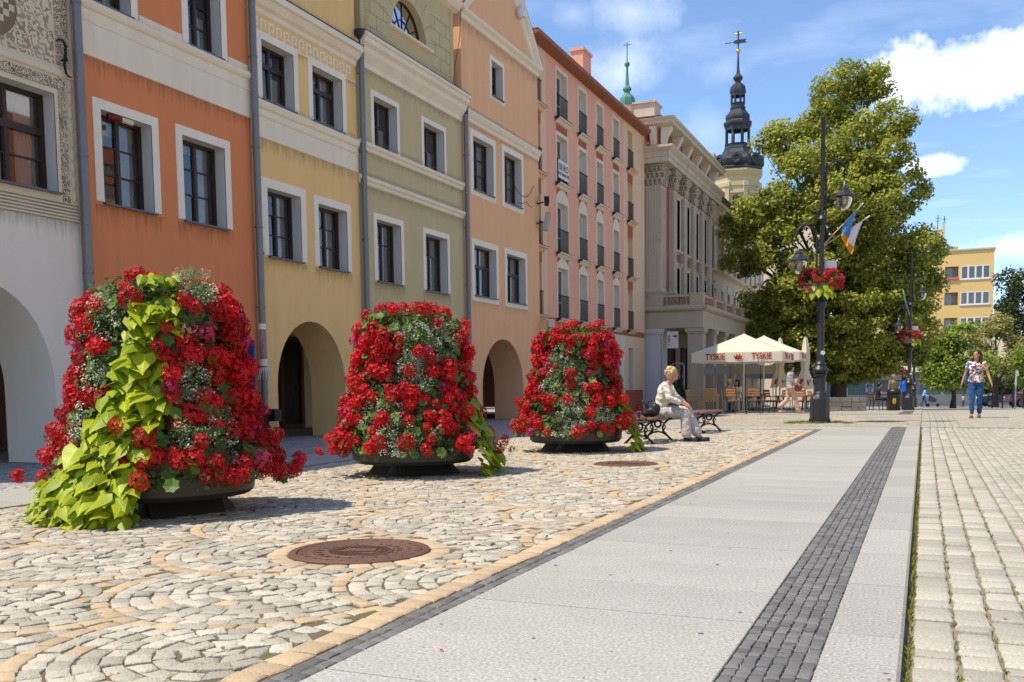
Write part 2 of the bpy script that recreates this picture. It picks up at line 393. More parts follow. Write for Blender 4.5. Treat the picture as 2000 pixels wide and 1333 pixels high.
# narrow dark border and dark strip
strip = sheet('dark_sett_strip', XD0, XD1, -6, YEND+1.5, -.012, M_DBED)
stones = []
for c in range(6):
    x0 = XD0+.05*c; y = 1.5+rs.random()*.1
    while y < YEND+1.2:
        l_ = rs.uniform(.045, .085)
        stones.append((ngon_jit([(x0+.002, y+.002), (x0+.048, y+.002), (x0+.048, y+l_-.002), (x0+.002, y+l_-.002)], .004, rs), rs.uniform(-.005, .001), rs.random(), 0, .12, .006)); y += l_
lay(strip, 'paving_sett', 'paving_setts', stones, [M_DARK])
edge = sheet('dark_edging', -2.08, XP0, -6, YEND+1.5, -.014, mat('edge_bed', (.13, .12, .10), .95))
stones = []
for c in range(2):
    x0 = -2.078+.066*c; y = 1.3+rs.random()*.1
    while y < YEND+.1:
        l_ = rs.uniform(.07, .12)
        stones.append((ngon_jit([(x0+.003, y+.003), (x0+.063, y+.003), (x0+.063, y+l_-.003), (x0+.003, y+l_-.003)], .005, rs), rs.uniform(-.006, .001), rs.random(), 0, .14, .008)); y += l_
for y_ in (YEND+.02, YEND+1.32):
    x = -7.3
    while x < (XP0-.14 if y_ < YEND+1 else XD0-.1):
        l_ = rs.uniform(.08, .13); stones.append((ngon_jit([(x+.003, y_), (x+l_-.003, y_), (x+l_-.003, y_+.085), (x+.003, y_+.085)], .005, rs), 0, rs.random(), 0, .14, .008)); x += l_
lay(edge, 'paving_sett', 'paving_setts', stones, [M_DARK])

# granite slabs
path = sheet('slab_path', XP0, XD0, -6, YEND+1.4, -.014, mat('slab_joint', (.075, .06, .035), .95, .2))
y = 3.36-.6*4
while y < YEND+.1:
    mb = MB(); mb.tone = rs.random(); hx, hy = (XD0-XP0)/2-.003, .2945
    mb.grid([[(-hx, -hy, -.05), (hx, -hy, -.05), (hx, hy, -.05), (-hx, hy, -.05)], [(-hx, -hy, -.003), (hx, -hy, -.003), (hx, hy, -.003), (-hx, hy, -.003)],
             [(-hx+.003, -hy+.003, 0), (hx-.003, -hy+.003, 0), (hx-.003, hy-.003, 0), (-hx+.003, hy-.003, 0)]], True, False, True)
    link('slab', mb.mesh('slab', M_SLAB, tone=True), path, ((XP0+XD0)/2, y+.3, rs.uniform(-.0015, .0015))); y += .6
cross = sheet('slab_crossing', -7.3, XD0, YEND+.11, YEND+1.31, -.013, MATS['slab_joint'])
x = -7.3
while x < XD0-.5:
    mb = MB(); mb.tone = rs.random(); mb.box(.003, .747, .003, 1.197, -.05, 0)
    if x+.75 <= XD0+.01: link('slab', mb.mesh('slab', M_SLAB, tone=True), cross, (x, YEND+.112, 0))
    x += .741
kerb = sheet('kerb', XK0+.004, XK1-.01, -6, YEND+1.5, -.06, MATS['slab_joint'])
y = 2.1-2
while y < YEND+1.2:
    l_ = rs.choice((1.0, 1.0, .9, 1.1)); mb = MB(); mb.tone = rs.random()
    hx = (XK1-XK0)/2
    mb.grid([[(-hx, .003, -.12), (hx, .003, -.12), (hx, l_-.003, -.12), (-hx, l_-.003, -.12)], [(-hx, .003, -.012), (hx, .003, -.012), (hx, l_-.003, -.012), (-hx, l_-.003, -.012)],
             [(-hx+.004, .004, 0), (hx-.012, .004, 0), (hx-.012, l_-.004, 0), (-hx+.004, l_-.004, 0)]], True, False, True)
    link('kerbstone', mb.mesh('kerbstone', M_SLAB, tone=True), kerb, ((XK0+XK1)/2, y, rs.uniform(0, .002))); y += l_

# road: rows of large setts along the kerb, then small setts
road = sheet('road', XK1-.004, 18.9, -6, 22.6, -.052, mat('road_bed', (.25, .20, .13), .95, .25, 12, stain=((.13, .15, .035), 7, .56, .08), bump=.4, bscale=80))
stones = []
rows = [(-.02, .135), (.142, .281), (.288, .428), (.435, .58)]
for x0, x1 in rows:
    y = 1.9+rs.random()*.2
    while y < 23:
        l_ = rs.uniform(.09, .21); g = rs.uniform(.003, .008)
        stones.append((ngon_jit([(x0+.004, y+g), (x1-.004, y+g), (x1-.004, y+l_-g), (x0+.004, y+l_-g)], .007, rs), -.035+rs.uniform(-.006, .004), rs.random(), 0, .09, .010)); y += l_
for c in range(24):
    x0 = .587+c*.098
    y = 1.9+(c % 2)*.04
    while y < 22.5:
        l_ = .104
        if near_view(x0, y, 2.2):
            q = [(x0+.004, y+.004), (x0+.094, y+.004), (x0+.094, y+l_-.004), (x0+.004, y+l_-.004)]; oc = []
            for a in range(4):                               # chamfered corners leave the little dark dots
                p, nx, pv = q[a], q[(a+1) % 4], q[a-1]
                oc.append((p[0]+(pv[0]-p[0])*.16, p[1]+(pv[1]-p[1])*.16)); oc.append((p[0]+(nx[0]-p[0])*.16, p[1]+(nx[1]-p[1])*.16))
            stones.append((oc, -.035+rs.uniform(-.003, .003), rs.random(), 0, .06, .006))
        y += l_
lay(road, 'road_sett', 'road_setts', stones, [M_ROAD])

# receding paving, too fine to tell its stones apart
M_FARC = far_mat('far_cobbles', (.42, .37, .28), 8.5)
M_FARR = far_mat('far_road_setts', (.40, .365, .295), 10.5, .7)
slope_sheet('arcade_pavement', -14.5, -8.55, -6, 75, -.006, far_mat('arcade_setts', (.36, .34, .32), 9))
pav = sheet('arcade_slab_band', -8.545, -7.325, -6, 33, -.014, MATS['slab_joint'])
y = 2.0
while y < 30:
    mb = MB(); mb.tone = rs.random(); l_ = 1.0; mb.box(.004, 1.21, .004, l_-.004, -.05, 0)
    if near_view(-8, y): link('slab', mb.mesh('slab', M_SLAB, tone=True), pav, (-8.542, y, -.002))
    y += l_
slope_sheet('far_square', -8.54, XK1, YEND+1.46, 75, -.0045, M_FARC)
slope_sheet('far_road', XK1+.004, 60, 22.6, 75, -.03, M_FARR)
sheet('road_far_lane', .587+24*.098+.004, 18.9, -6, 22.59, -.037, M_FARR)
for nm, x0, x1, y0, y1, m in (('dark_edging_far', -8.5, .0, 31.2, 31.4, M_DARK), ('dark_edging_far', -3.4, -.2, 43.6, 43.9, M_DARK), ('dark_sett_strip_far', -.75, -.35, 31.5, 43.4, M_DARK), ('slab_path_far', -2.4, -.76, 31.5, 43.4, M_SLAB), ('kerb_far', -.345, -.09, 31.3, 43.4, M_SLAB)):
    slope_sheet(nm, x0, x1, y0, y1, 0.0, m)
for i in range(5):                                          # thin joint lines of the road rows carried on into the distance
    slope_sheet('joint_line', .14+i*.15, .16+i*.15, 23, 50, -.026, mat('far_joint', (.24, .21, .16), .95))
slope_sheet('far_asphalt', -60, 80, 75.1, 139, -.02, mat('far_asphalt', (.15, .148, .145), .9, .12, .8))

# moss and grass in the joint beside the kerb and between the nearest setts
mb = MB()
def tuft(x, y, z, n, h, sp):
    for _ in range(n):
        a = rs.uniform(0, 2*math.pi); l_ = h*rs.uniform(.5, 1.2); bx, by = x+rs.uniform(-sp, sp), y+rs.uniform(-sp, sp)*1.6
        dx, dy = math.cos(a), math.sin(a); w_ = rs.uniform(.0018, .0035); le = l_*rs.uniform(.3, .9); mb.tone = rs.random()
        mb.poly([(bx-dy*w_, by+dx*w_, z), (bx+dy*w_, by-dx*w_, z), (bx+dx*le*.5+dy*w_*.7, by+dy*le*.5-dx*w_*.7, z+l_*.7), (bx+dx*le, by+dy*le, z+l_)])
y = 2.6
while y < 20:
    d = max(0, .9-abs(mnoise.noise((y*1.3, 3, 0)))*1.4+.15)
    tuft(-.036, y, -.052, int(9*d), .028, .010); y += rs.uniform(.012, .03)*(1+y*.12)
for _ in range(150):
    y = 2.8+rs.random()**2*10; x = rs.choice((.137, .2825, .4325)); tuft(x+rs.uniform(-.008, .008), y, -.05, rs.randint(4, 12), .016, .014)
for _ in range(420):                                        # joints of the cobbles
    y = 2.3+rs.random()**1.7*8; x = rs.uniform(-6.5, -2.3); tuft(x, y, -.02, rs.randint(4, 9), .018, .016)
for _ in range(26): tuft(-2.45+rs.uniform(-.6, .9), 24.1+rs.uniform(-.5, .5), -.005, 60, .05, .12)
tag(mb.obj('joint_grass', mat('grass_blades', (.20, .21, .04), .8, .2, 5, tone=.8, trans=.35), tone=True), 'green and yellowish moss and grass growing in the paving joints', 'grass', kind='stuff')
mb = MB()                                                   # fallen petals
for _ in range(46):
    t_ = rs.random(); x, y = rs.uniform(-6, .5), rs.uniform(2.8, 9); a = rs.uniform(0, 6.28); s_ = rs.uniform(.006, .012)
    z = .004 if x < -.05 else -.028
    mb.poly([(x+s_*math.cos(a+k*1.57), y+s_*.7*math.sin(a+k*1.57), z+(.004 if k % 2 else 0)) for k in range(4)])
tag(mb.obj('fallen_petals', mat('petal_red', (.45, .01, .02), .6)), 'red flower petals scattered on the paving', 'petals', kind='stuff')

mb = MB()                                                   # trodden chewing gum and small stains on the slabs
for _ in range(70):
    x, y = rs.uniform(XP0+.02, XK1-.03), 2.6+rs.random()**1.5*14
    if XD0-.02 < x < XD1+.02: continue
    s_ = rs.uniform(.003, .012); mb.tone = rs.random(); mb.poly([(x+s_*rs.uniform(.7, 1.2)*math.cos(k*.9), y+s_*rs.uniform(.7, 1.2)*math.sin(k*.9), .0035) for k in range(7)])
tag(mb.obj('gum_spots', mat('old_gum', (.24, .23, .21), .9, tone=.5), tone=True), 'dark spots of trodden gum on the granite slabs', 'gum', kind='stuff')

# manhole covers
def manhole(x, y, r_, label):
    t = thing('manhole_cover', label, 'manhole cover', (x, y, 0))
    mr = mat('rusty_iron', (.155, .085, .058), .62, .25, 14, metal=.35, bump=.35, bscale=90, spec=.4)
    MB().lathe([(r_, -.05), (r_, .002), (r_-.006, .006), (r_-.045, .006), (r_-.05, .0), (r_-.05, -.02)], 48, (x, y, 0)).obj('frame', mr, t, 40)
    mb = MB(); R2 = r_-.054
    mb.lathe([(R2, -.03), (R2, .001), (R2-.004, .005), (R2*.88, .005), (R2*.86, 0), (R2*.82, 0), (R2*.8, .005), (R2*.76, .005), (R2*.74, -.001), (R2*.56, -.001), (R2*.55, .005), (R2*.51, .005), (R2*.5, 0), (0.0, 0)], 48, (x, y, 0))
    cover = mb.obj('cover', mr, t, 40)
    mb = MB()
    for i in range(-7, 8):
        for j in range(-7, 8):
            px, py = x+i*.027, y+j*.027
            d = math.hypot(px-x, py-y)
            if d < R2*.49 and (abs(j) > 2 or abs(i) > 4): mb.cbox((px, py, .002), (.017, .017, .007), Matrix.Rotation(R(45), 3, 'Z'))
    for k in range(20):
        a = k*math.pi/10; mb.cbox((x+R2*.65*math.cos(a), y+R2*.65*math.sin(a), .001), (.03, .012, .006), Matrix.Rotation(a, 3, 'Z'))
    for k in range(24):
        a = k*math.pi/12; mb.cbox((x+R2*.94*math.cos(a), y+R2*.94*math.sin(a), .005), (.02, .01, .006), Matrix.Rotation(a, 3, 'Z'))
    mb.cbox((x, y, .003), (.2, .09, .008), Matrix.Rotation(R(20), 3, 'Z'))
    tag(mb.obj('tread_studs', mr, cover), kind='stuff')
manhole(*MAN[0], 'rusty round manhole cover in the cobbles nearest the camera')
manhole(*MAN[1], 'rusty round manhole cover farther back, between the third flower tower and the slab path')
# ------------------------------------------------------------------ arcaded houses on the left, all with their fronts on one plane
XF = -11.0
M_CREAM = mat('cream_plaster', (.80, .72, .57), .9, .06, 2.5, streak=.11, bump=.15, bscale=40, stain=((.50, .42, .30), 1.9, .66, .14))
M_WHITE = mat('white_plaster', (.82, .765, .655), .9, .05, 3, streak=.07, bump=.12, bscale=45, stain=((.62, .56, .46), 2.2, .66, .15))
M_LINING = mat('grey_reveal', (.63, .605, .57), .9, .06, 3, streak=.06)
M_BROWN = mat('dark_brown_wood', (.035, .017, .011), .45, .2, 20, spec=.4)
M_SILL = mat('grey_sill_metal', (.13, .14, .155), .5, .1, 10, metal=.3)
M_PIPE = mat('zinc_pipe', (.205, .215, .225), .48, .12, 6, streak=.12, metal=.45, spec=.4)
M_GLASS = glass_mat('window_glass')
M_CURT = mat('net_curtain', (.72, .70, .66), .95, .08, 9, trans=.4)
M_ROOM = mat('room_gloom', (.05, .045, .04), .95, .3, 1.5)  # near-black base colour stands in for the darkness of unlit interiors
M_TILE = mat('red_roof_tile', (.33, .11, .06), .85, .25, 5, bump=.4, bscale=20)
M_IRON = mat('black_iron', (.018, .018, .02), .5, .2, 12, metal=.5, spec=.4)
M_SPIKE = mat('steel_spikes', (.24, .20, .16), .5, .1, 5, metal=.6)
M_ORANGE = mat('orange_stucco', (.69, .25, .105), .92, .06, 1.3, streak=.11, bump=.16, bscale=55, stain=((.52, .20, .10), 1.1, .63, .2))
M_YELLOW = mat('ochre_stucco', (.80, .545, .235), .92, .06, 1.2, streak=.12, bump=.16, bscale=55, stain=((.62, .44, .24), 1.2, .62, .2))
M_OLIVE = mat('olive_stucco', (.54, .455, .26), .92, .06, 1.2, streak=.12, bump=.16, bscale=55, stain=((.40, .345, .21), 1.2, .62, .2))
M_PEACH = mat('peach_stucco', (.80, .465, .255), .92, .06, 1.2, streak=.12, bump=.16, bscale=55, stain=((.60, .38, .235), 1.2, .62, .2))
M_ARC = mat('arcade_plaster', (.62, .53, .39), .92, .08, 2, streak=.08)

def arch_pts(h, n=18):
    y0, y1, z0, z1, zs = h[:5]; c = (y0+y1)/2; a = (y1-y0)/2
    return [(c-a*math.cos(math.pi*i/n), zs+(z1-zs)*math.sin(math.pi*i/n)) for i in range(n+1)]
def wall_front(mb, X, Y0, Y1, Z0, Z1, holes, axis='x'):
    """front sheet with rectangular or arched holes: (y0, y1, z0, z1, spring height or None)"""
    def P_(y, z): return (X, y, z) if axis == 'x' else (y, X, z)
    ys = sorted({Y0, Y1, *[v for h in holes for v in h[:2]]}); zs_ = sorted({Z0, Z1, *[v for h in holes for v in h[2:4]], *[h[4] for h in holes if h[4] is not None]})
    for a, b in zip(ys, ys[1:]):
        for c, d in zip(zs_, zs_[1:]):
            ym, zm = (a+b)/2, (c+d)/2
            if not (Y0 < ym < Y1 and Z0 < zm < Z1): continue
            if any(h[0] < ym < h[1] and h[2] < zm < h[3] for h in holes): continue
            mb.poly([P_(a, c), P_(b, c), P_(b, d), P_(a, d)])
    for h in holes:
        if h[4] is not None:
            p = arch_pts(h)
            for (ya, za), (yb, zb) in zip(p, p[1:]): mb.poly([P_(ya, za), P_(yb, zb), P_(yb, h[3]), P_(ya, h[3])])
    return mb
def lining(mb, X, h, depth):
    y0, y1, z0, z1, zs = h
    if zs is None: pts = [(y0, z0), (y0, z1), (y1, z1), (y1, z0)]
    else: pts = [(y0, z0)]+arch_pts(h)+[(y1, z0)]
    mb.grid([[(X, y, z) for y, z in pts], [(X-depth, y, z) for y, z in pts]], False)
    if zs is None: mb.poly([(X, y1, z0), (X-depth, y1, z0), (X-depth, y0, z0), (X, y0, z0)])
    return mb
def window(hs, y0, y1, z0, z1, sur=.15, cols=2, rows=(0, .34, .67, 1), X=XF, inset=.2, frame_m=None, sur_m=None, sill=True, curt=.6, mull=.05, bar=.022, bottom=False, sid=0, thick=None):
    """opening in a wall facing +X: surround and lining, frame, each pane, curtain and sill"""
    frame_m = frame_m or M_BROWN; sur_m = sur_m or M_WHITE; rr = random.Random(int(y0*977+z0*131)); p = .014
    mb = MB()
    if sur:
        mb.box(X, X+p, y0-sur, y0, z0-(sur if bottom else 0), z1+sur); mb.box(X, X+p, y1, y1+sur, z0-(sur if bottom else 0), z1+sur); mb.box(X, X+p-.001, y0, y1, z1, z1+sur)
        if bottom: mb.box(X, X+p-.001, y0, y1, z0-sur, z0)
        mb.obj('window_surround', sur_m, hs)
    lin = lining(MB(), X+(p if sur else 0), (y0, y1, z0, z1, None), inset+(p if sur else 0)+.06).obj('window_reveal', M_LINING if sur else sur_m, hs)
    xg = X-inset; fw = .055; mb = MB()
    mb.box(xg-.05, xg, y0, y0+fw, z0, z1); mb.box(xg-.05, xg, y1-fw, y1, z0, z1); mb.box(xg-.05, xg-.001, y0+fw, y1-fw, z0, z0+fw); mb.box(xg-.05, xg-.001, y0+fw, y1-fw, z1-fw, z1)
    ya, yb, za, zb = y0+fw, y1-fw, z0+fw, z1-fw; wcol = (yb-ya)/cols
    for c in range(1, cols): mb.box(xg-.045, xg+.006, ya+c*wcol-mull/2, ya+c*wcol+mull/2, za, zb)
    for f in rows[1:-1]:
        t_ = (thick or {}).get(f, bar)
        mb.box(xg-.04, xg+(.012 if t_ > .05 else -.006), ya, yb, za+f*(zb-za)-t_/2, za+f*(zb-za)+t_/2)
    for c in range(cols):                                   # opening casement rails, slightly proud
        a, b = ya+c*wcol+(mull/2 if c else 0), ya+(c+1)*wcol-(mull/2 if c < cols-1 else 0)
        mb.box(xg-.042, xg-.004, a, a+.022, za, zb); mb.box(xg-.042, xg-.004, b-.022, b, za, zb)
    wn = mb.obj('window', frame_m, hs)
    for c in range(cols):
        for ra, rb in zip(rows, rows[1:]):
            a, b = ya+c*wcol+.012, ya+(c+1)*wcol-.012; c0, c1 = za+ra*(zb-za)+.008, za+rb*(zb-za)-.008
            tl = rr.uniform(-.006, .006); t2 = rr.uniform(-.006, .006)
            MB().poly([(xg-.028+tl, a, c0), (xg-.028-tl, b, c0), (xg-.028-tl+t2, b, c1), (xg-.028+tl+t2, a, c1)]).obj('pane', M_GLASS, wn)
    kind = rr.random()
    if curt and kind < .25:                                  # plain net over the lower half, or a blind
        za_, zb_ = (z0+.02, z0+(z1-z0)*.55) if kind < .15 else (z0+(z1-z0)*rr.uniform(.35, .7), z1)
        MB().grid([[(xg-.12+.01*(i % 2), ya+(yb-ya)*i/16, z) for i in range(17)] for z in (za_, zb_)], False).obj('curtain', M_CURT, wn)
    elif curt:
        mb = MB(); n = 10
        for a, b in ((ya, ya+(yb-ya)*rr.uniform(.22, .36)*curt*1.4), (yb-(yb-ya)*rr.uniform(.28, .42)*curt*1.4, yb)):
            mb.grid([[(xg-.14+.018*(i % 2), a+(b-a)*i/n, z) for i in range(n+1)] for z in (z0+.02, z1)], False)
        mb.grid([[(xg-.13+.012*(i % 2), ya+(yb-ya)*i/12, z) for i in range(13)] for z in (z1-(z1-z0)*rr.uniform(.12, .3), z1)], False)
        mb.obj('curtain', M_CURT, wn)
    MB().box(xg-.75, xg-.74, y0-.5, y1+.5, z0-.4, z1+.3).box(xg-.73, xg-.16, y0-.5, y1+.5, z0-.08, z0-.05).box(xg-.73, xg-.07, y0-.06, y0-.04, z0-.04, z1+.3).box(xg-.73, xg-.07, y1+.04, y1+.06, z0-.04, z1+.3).box(xg-.73, xg-.07, y0-.03, y1+.03, z1+.04, z1+.06).obj('room_dark', M_ROOM, wn)
    if sill:
        MB().prism([(xg+.002, y0-.02, z0+.02), (X+.07, y0-.02, z0-.012), (X+.07, y0-.02, z0-.04), (xg+.002, y0-.02, z0-.03)], (0, y1-y0+.04, 0)).obj('sill', M_SILL, wn)
    return (y0, y1, z0, z1, None)
def band(hs, y0, y1, prof, m, name='cornice', X=XF):
    return MB().profile_y(prof, y0, y1, X).obj(name, m, hs)
def spikes(hs, y0, y1, z, x, name='bird_spikes', step=.05):
    mb = MB(); rr = random.Random(int(z*99)); y = y0
    while y < y1:
        for s_ in (-1, 1):
            h = rr.uniform(.06, .1); a = s_*rr.uniform(.1, .6); mb.tube([(x, y, z), (x+a*h*.6, y+a*h*.5, z+h)], .0016, 3, False)
        y += step
    tag(mb.obj(name, M_SPIKE, hs), kind='stuff')
def downpipe(y, z0, z1, x, label, hopper=None):
    t = thing('downpipe', label, 'downpipe', (x, y, z0), 'downpipes between the house fronts')
    MB().tube([(x, y, z0), (x, y, z1)], .062, 14).obj('pipe', M_PIPE, t, 40)
    z = z0+.9; mb = None
    while z < z1-.2:
        mb = MB(); mb.lathe([(.064, 0), (.071, .004), (.071, .045), (.064, .05)], 14, (x, y, z)); mb.tube([(x, y, z+.025), (x-.12, y, z+.025)], .012, 6); mb.obj('pipe_bracket', M_PIPE, t, 40); z += rng.uniform(1.3, 2.1)
    if hopper:
        MB().lathe([(.07, 0), (.085, .03), (.14, .1), (.15, .2), (.135, .2), (.12, .12)], 8, (x-.0, y, z1+.26), R(22.5)).tube([(x, y, z1-.02), (x, y, z1+.27)], .064, 12).obj('hopper', mat('dark_zinc', (.06, .062, .065), .5, .1, 6, metal=.4), t, 40)
    return t
def shell(hs, Y0, Y1, z, ridge, m, roof=True, depth=9.0, X=XF, floor_z=2.75, arcade=True, o=.32):
    """side and back walls, roof and the vaulted arcade behind the ground-floor arches"""
    g = .004; Y0 += g; Y1 -= g; mb = MB()
    for y in (Y0, Y1):
        mb.poly([(X, y, floor_z), (X-depth, y, 0), (X-depth, y, z), (X-depth/2, y, z+ridge), (X, y, z)])
    mb.poly([(X-depth, Y0, 0), (X-depth, Y1, 0), (X-depth, Y1, z), (X-depth, Y0, z)])
    mb.obj('side_wall', m, hs)
    if roof:
        mb = MB(); s_ = ridge/(depth/2)
        mb.prism([(X+o, Y0, z-o*s_+.05), (X-depth/2, Y0, z+ridge+.05), (X-depth-o, Y0, z-o*s_+.05), (X-depth-o, Y0, z-o*s_-.07), (X-depth/2, Y0, z+ridge-.07), (X+o, Y0, z-o*s_-.07)], (0, Y1-Y0, 0)).obj('roof', M_TILE, hs)
    if arcade:
        MB().box(X-3.4, X-.02, Y0, Y1, floor_z, floor_z+.1).obj('arcade_ceiling', M_ARC, hs)
        MB().box(X-3.5, X-3.4, Y0, Y1, 0, floor_z).obj('arcade_wall', M_ARC, hs)
def arch_reveal(hs, h, m, depth=.85, X=XF): lining(MB(), X, h, depth).obj('arch_soffit', m, hs, 30)
def front(hs, Y0, Y1, Z1, holes, m, Z0=0.0, X=XF, name='wall'):
    mb = wall_front(MB(), X, Y0+.003, Y1-.003, Z0, Z1, holes)
    for h in holes:                                         # inner leaf of the arcade pier
        if h[4] is not None:
            mb2 = wall_front(MB(), X-.85, Y0+.003, Y1-.003, 0, 2.75, [h]); mb2.obj('pier_back', m, hs)
    return mb.obj(name, m, hs)
W = dict

# weathering: thin films of dirt with ragged edges, where rain runs off sills and ledges and where the wall foot is damp
def stain_mat(name, col, kind, amt):
    m = bpy.data.materials.new(name); m.use_nodes = True; t = m.node_tree; nd = t.nodes; ln = t.links; b = nd['Principled BSDF']; b.inputs['Base Color'].default_value = (*col, 1); b.inputs['Roughness'].default_value = .95; b.inputs['Specular IOR Level'].default_value = .1
    tcn = nd.new('ShaderNodeTexCoord'); mp = nd.new('ShaderNodeMapping'); ln.new(tcn.outputs['Object'], mp.inputs[0]); mp.inputs['Scale'].default_value = (1, 9, .7) if kind == 'rain' else (1, 1.6, 2.6)
    n = nd.new('ShaderNodeTexNoise'); n.inputs['Scale'].default_value = 2.2; n.inputs['Detail'].default_value = 6; n.inputs['Roughness'].default_value = .65; ln.new(mp.outputs[0], n.inputs['Vector'])
    sp_ = nd.new('ShaderNodeSeparateXYZ'); ln.new(tcn.outputs['Generated'], sp_.inputs[0])
    f = nd.new('ShaderNodeMath'); f.operation = 'ADD'; ln.new(n.outputs['Fac'], f.inputs[0])
    g = nd.new('ShaderNodeMapRange'); ln.new(sp_.outputs[2], g.inputs[0]); g.inputs[3].default_value, g.inputs[4].default_value = (-.45, .12) if kind == 'rain' else (.2, -.42); ln.new(g.outputs[0], f.inputs[1])
    a = nd.new('ShaderNodeMapRange'); ln.new(f.outputs[0], a.inputs[0]); a.inputs[1].default_value = .40; a.inputs[2].default_value = .72; a.inputs[3].default_value = 0; a.inputs[4].default_value = amt
    tr = nd.new('ShaderNodeBsdfTransparent'); ms = nd.new('ShaderNodeMixShader'); ln.new(a.outputs[0], ms.inputs[0]); ln.new(tr.outputs[0], ms.inputs[1]); ln.new(b.outputs[0], ms.inputs[2]); ln.new(ms.outputs[0], nd['Material Output'].inputs[0]); return m
M_RAIN = stain_mat('rain_dirt', (.13, .105, .075), 'rain', .32); M_DAMP = stain_mat('damp_dirt', (.17, .14, .11), 'damp', .5)
def film(hs, y0, y1, z0, z1, m, name, X=XF, off=.003): MB().poly([(X+off, y0, z0), (X+off, y1, z0), (X+off, y1, z1), (X+off, y0, z1)]).obj(name, m, hs)
def weather(hs, Y0, Y1, arch, ledges, wins):
    film(hs, Y0+.02, arch[0]-.01, 0, rng.uniform(.8, 1.2), M_DAMP, 'damp_stain'); film(hs, arch[1]+.01, Y1-.02, 0, rng.uniform(.8, 1.2), M_DAMP, 'damp_stain')
    for z, h in ledges: film(hs, Y0+.02, Y1-.02, z-h, z-.004, M_RAIN, 'rain_stain')
    for y0, y1, z0, z1, _ in wins:
        film(hs, y0-.16, y1+.16, z0-rng.uniform(.5, .9), z0-.045, M_RAIN, 'rain_stain', off=.005)

# --- sgraffito house (only its right part is in the picture)
def sgraffito(name, base=(.67, .59, .43), ink=(.20, .145, .095), mode='scroll', sc=6.0, thr=.5):
    m = bpy.data.materials.new(name); m.use_nodes = True; t = m.node_tree; nd = t.nodes; ln = t.links; b = nd['Principled BSDF']; b.inputs['Roughness'].default_value = .92; b.inputs['Specular IOR Level'].default_value = .2
    tcn = nd.new('ShaderNodeTexCoord'); src = tcn.outputs['Object']
    dn = nd.new('ShaderNodeTexNoise'); dn.inputs['Scale'].default_value = sc*.35; dn.inputs['Detail'].default_value = 2; ln.new(src, dn.inputs['Vector'])
    wv = nd.new('ShaderNodeTexWave'); wv.wave_type = 'RINGS' if mode == 'scroll' else 'BANDS'; wv.rings_direction = 'X'; wv.bands_direction = 'DIAGONAL' if mode != 'lines' else 'Z'
    wv.inputs['Scale'].default_value = sc; wv.inputs['Distortion'].default_value = {'scroll': 16, 'leaf': 13, 'lines': .6}[mode]; wv.inputs['Detail'].default_value = 3; wv.inputs['Detail Scale'].default_value = {'scroll': 1.1, 'leaf': 2.4, 'lines': 1}[mode]
    ln.new(src, wv.inputs['Vector'])
    big = nd.new('ShaderNodeTexNoise'); big.inputs['Scale'].default_value = 2.3; big.inputs['Detail'].default_value = 5; ln.new(src, big.inputs['Vector'])
    mr = nd.new('ShaderNodeMapRange'); ln.new(wv.outputs['Fac'], mr.inputs[0]); mr.inputs[1].default_value = thr+.2; mr.inputs[2].default_value = thr-.2
    ma = nd.new('ShaderNodeMapRange'); ln.new(big.outputs['Fac'], ma.inputs[0]); ma.inputs[1].default_value = .36; ma.inputs[2].default_value = .6; ma.inputs[3].default_value = .25 if mode == 'scroll' else .7; ma.inputs[4].default_value = 1
    mu = nd.new('ShaderNodeMath'); mu.operation = 'MULTIPLY'; ln.new(mr.outputs[0], mu.inputs[0]); ln.new(ma.outputs[0], mu.inputs[1])
    mx = nd.new('ShaderNodeMix'); mx.data_type = 'RGBA'; ln.new(mu.outputs[0], mx.inputs[0]); mx.inputs[6].default_value = (*base, 1); mx.inputs[7].default_value = (*ink, 1)
    ln.new(mx.outputs[2], b.inputs['Base Color']); bp = nd.new('ShaderNodeBump'); bp.inputs['Strength'].default_value = .35; bp.inputs['Distance'].default_value = .006; ln.new(mr.outputs[0], bp.inputs['Height']); ln.new(bp.outputs[0], b.inputs['Normal'])
    return m
M_SG = mat('sgraffito_ground', (.67, .59, .43), .92, .1, 2.2, streak=.12, bump=.2, bscale=40, stain=((.47, .40, .28), 2.6, .6, .15))
hs = thing('sgraffito_house', 'house front with brown sgraffito ornament over white plaster, at the left edge of the photo', 'house', (XF, 8.0, 0))
A1 = (7.30, 9.46, 0, 2.42, 1.0)
w1 = (8.42, 9.66, 3.74, 5.06, None)
front(hs, 6.0, 10.02, 3.36, [A1], mat('offwhite_plaster', (.76, .71, .615), .92, .05, 1.5, streak=.06, bump=.15, bscale=50))
wall_front(MB(), XF, 6.003, 10.017, 3.36, 9.6, [w1]).obj('upper_wall', M_SG, hs)
arch_reveal(hs, A1, MATS['offwhite_plaster'], 1.0); shell(hs, 6.0, 10.02, 9.6, 3, M_SG); weather(hs, 6.0, 10.02, A1, [(3.36, .5)], [])
window(hs, 8.42, 9.66, 3.74, 5.06, sur=.06, cols=2, rows=(0, .3, .62, 1), thick={.62: .1}, sur_m=mat('sgraffito_border', (.70, .61, .44), .9, .08))
MB().box(XF, XF+.01, 6.01, 9.99, 3.36, 3.60).obj('lined_base_band', sgraffito('sgraffito_lines', mode='lines', sc=7, thr=.42), hs)
MB().box(XF, XF+.010, 9.735, 9.86, 3.62, 5.3).obj('acanthus_band', sgraffito('sgraffito_acanthus', ink=(.13, .095, .065), mode='leaf', sc=9, thr=.6), hs)
mb = MB()
for k in range(9): mb.ell((XF+.004, 9.925, 3.72+k*.19), (.02, .045, .088), 10, 6)
mb.obj('rope_moulding', mat('sgraffito_rope', (.62, .53, .38), .9, .15, 12, streak=.2), hs, 60)
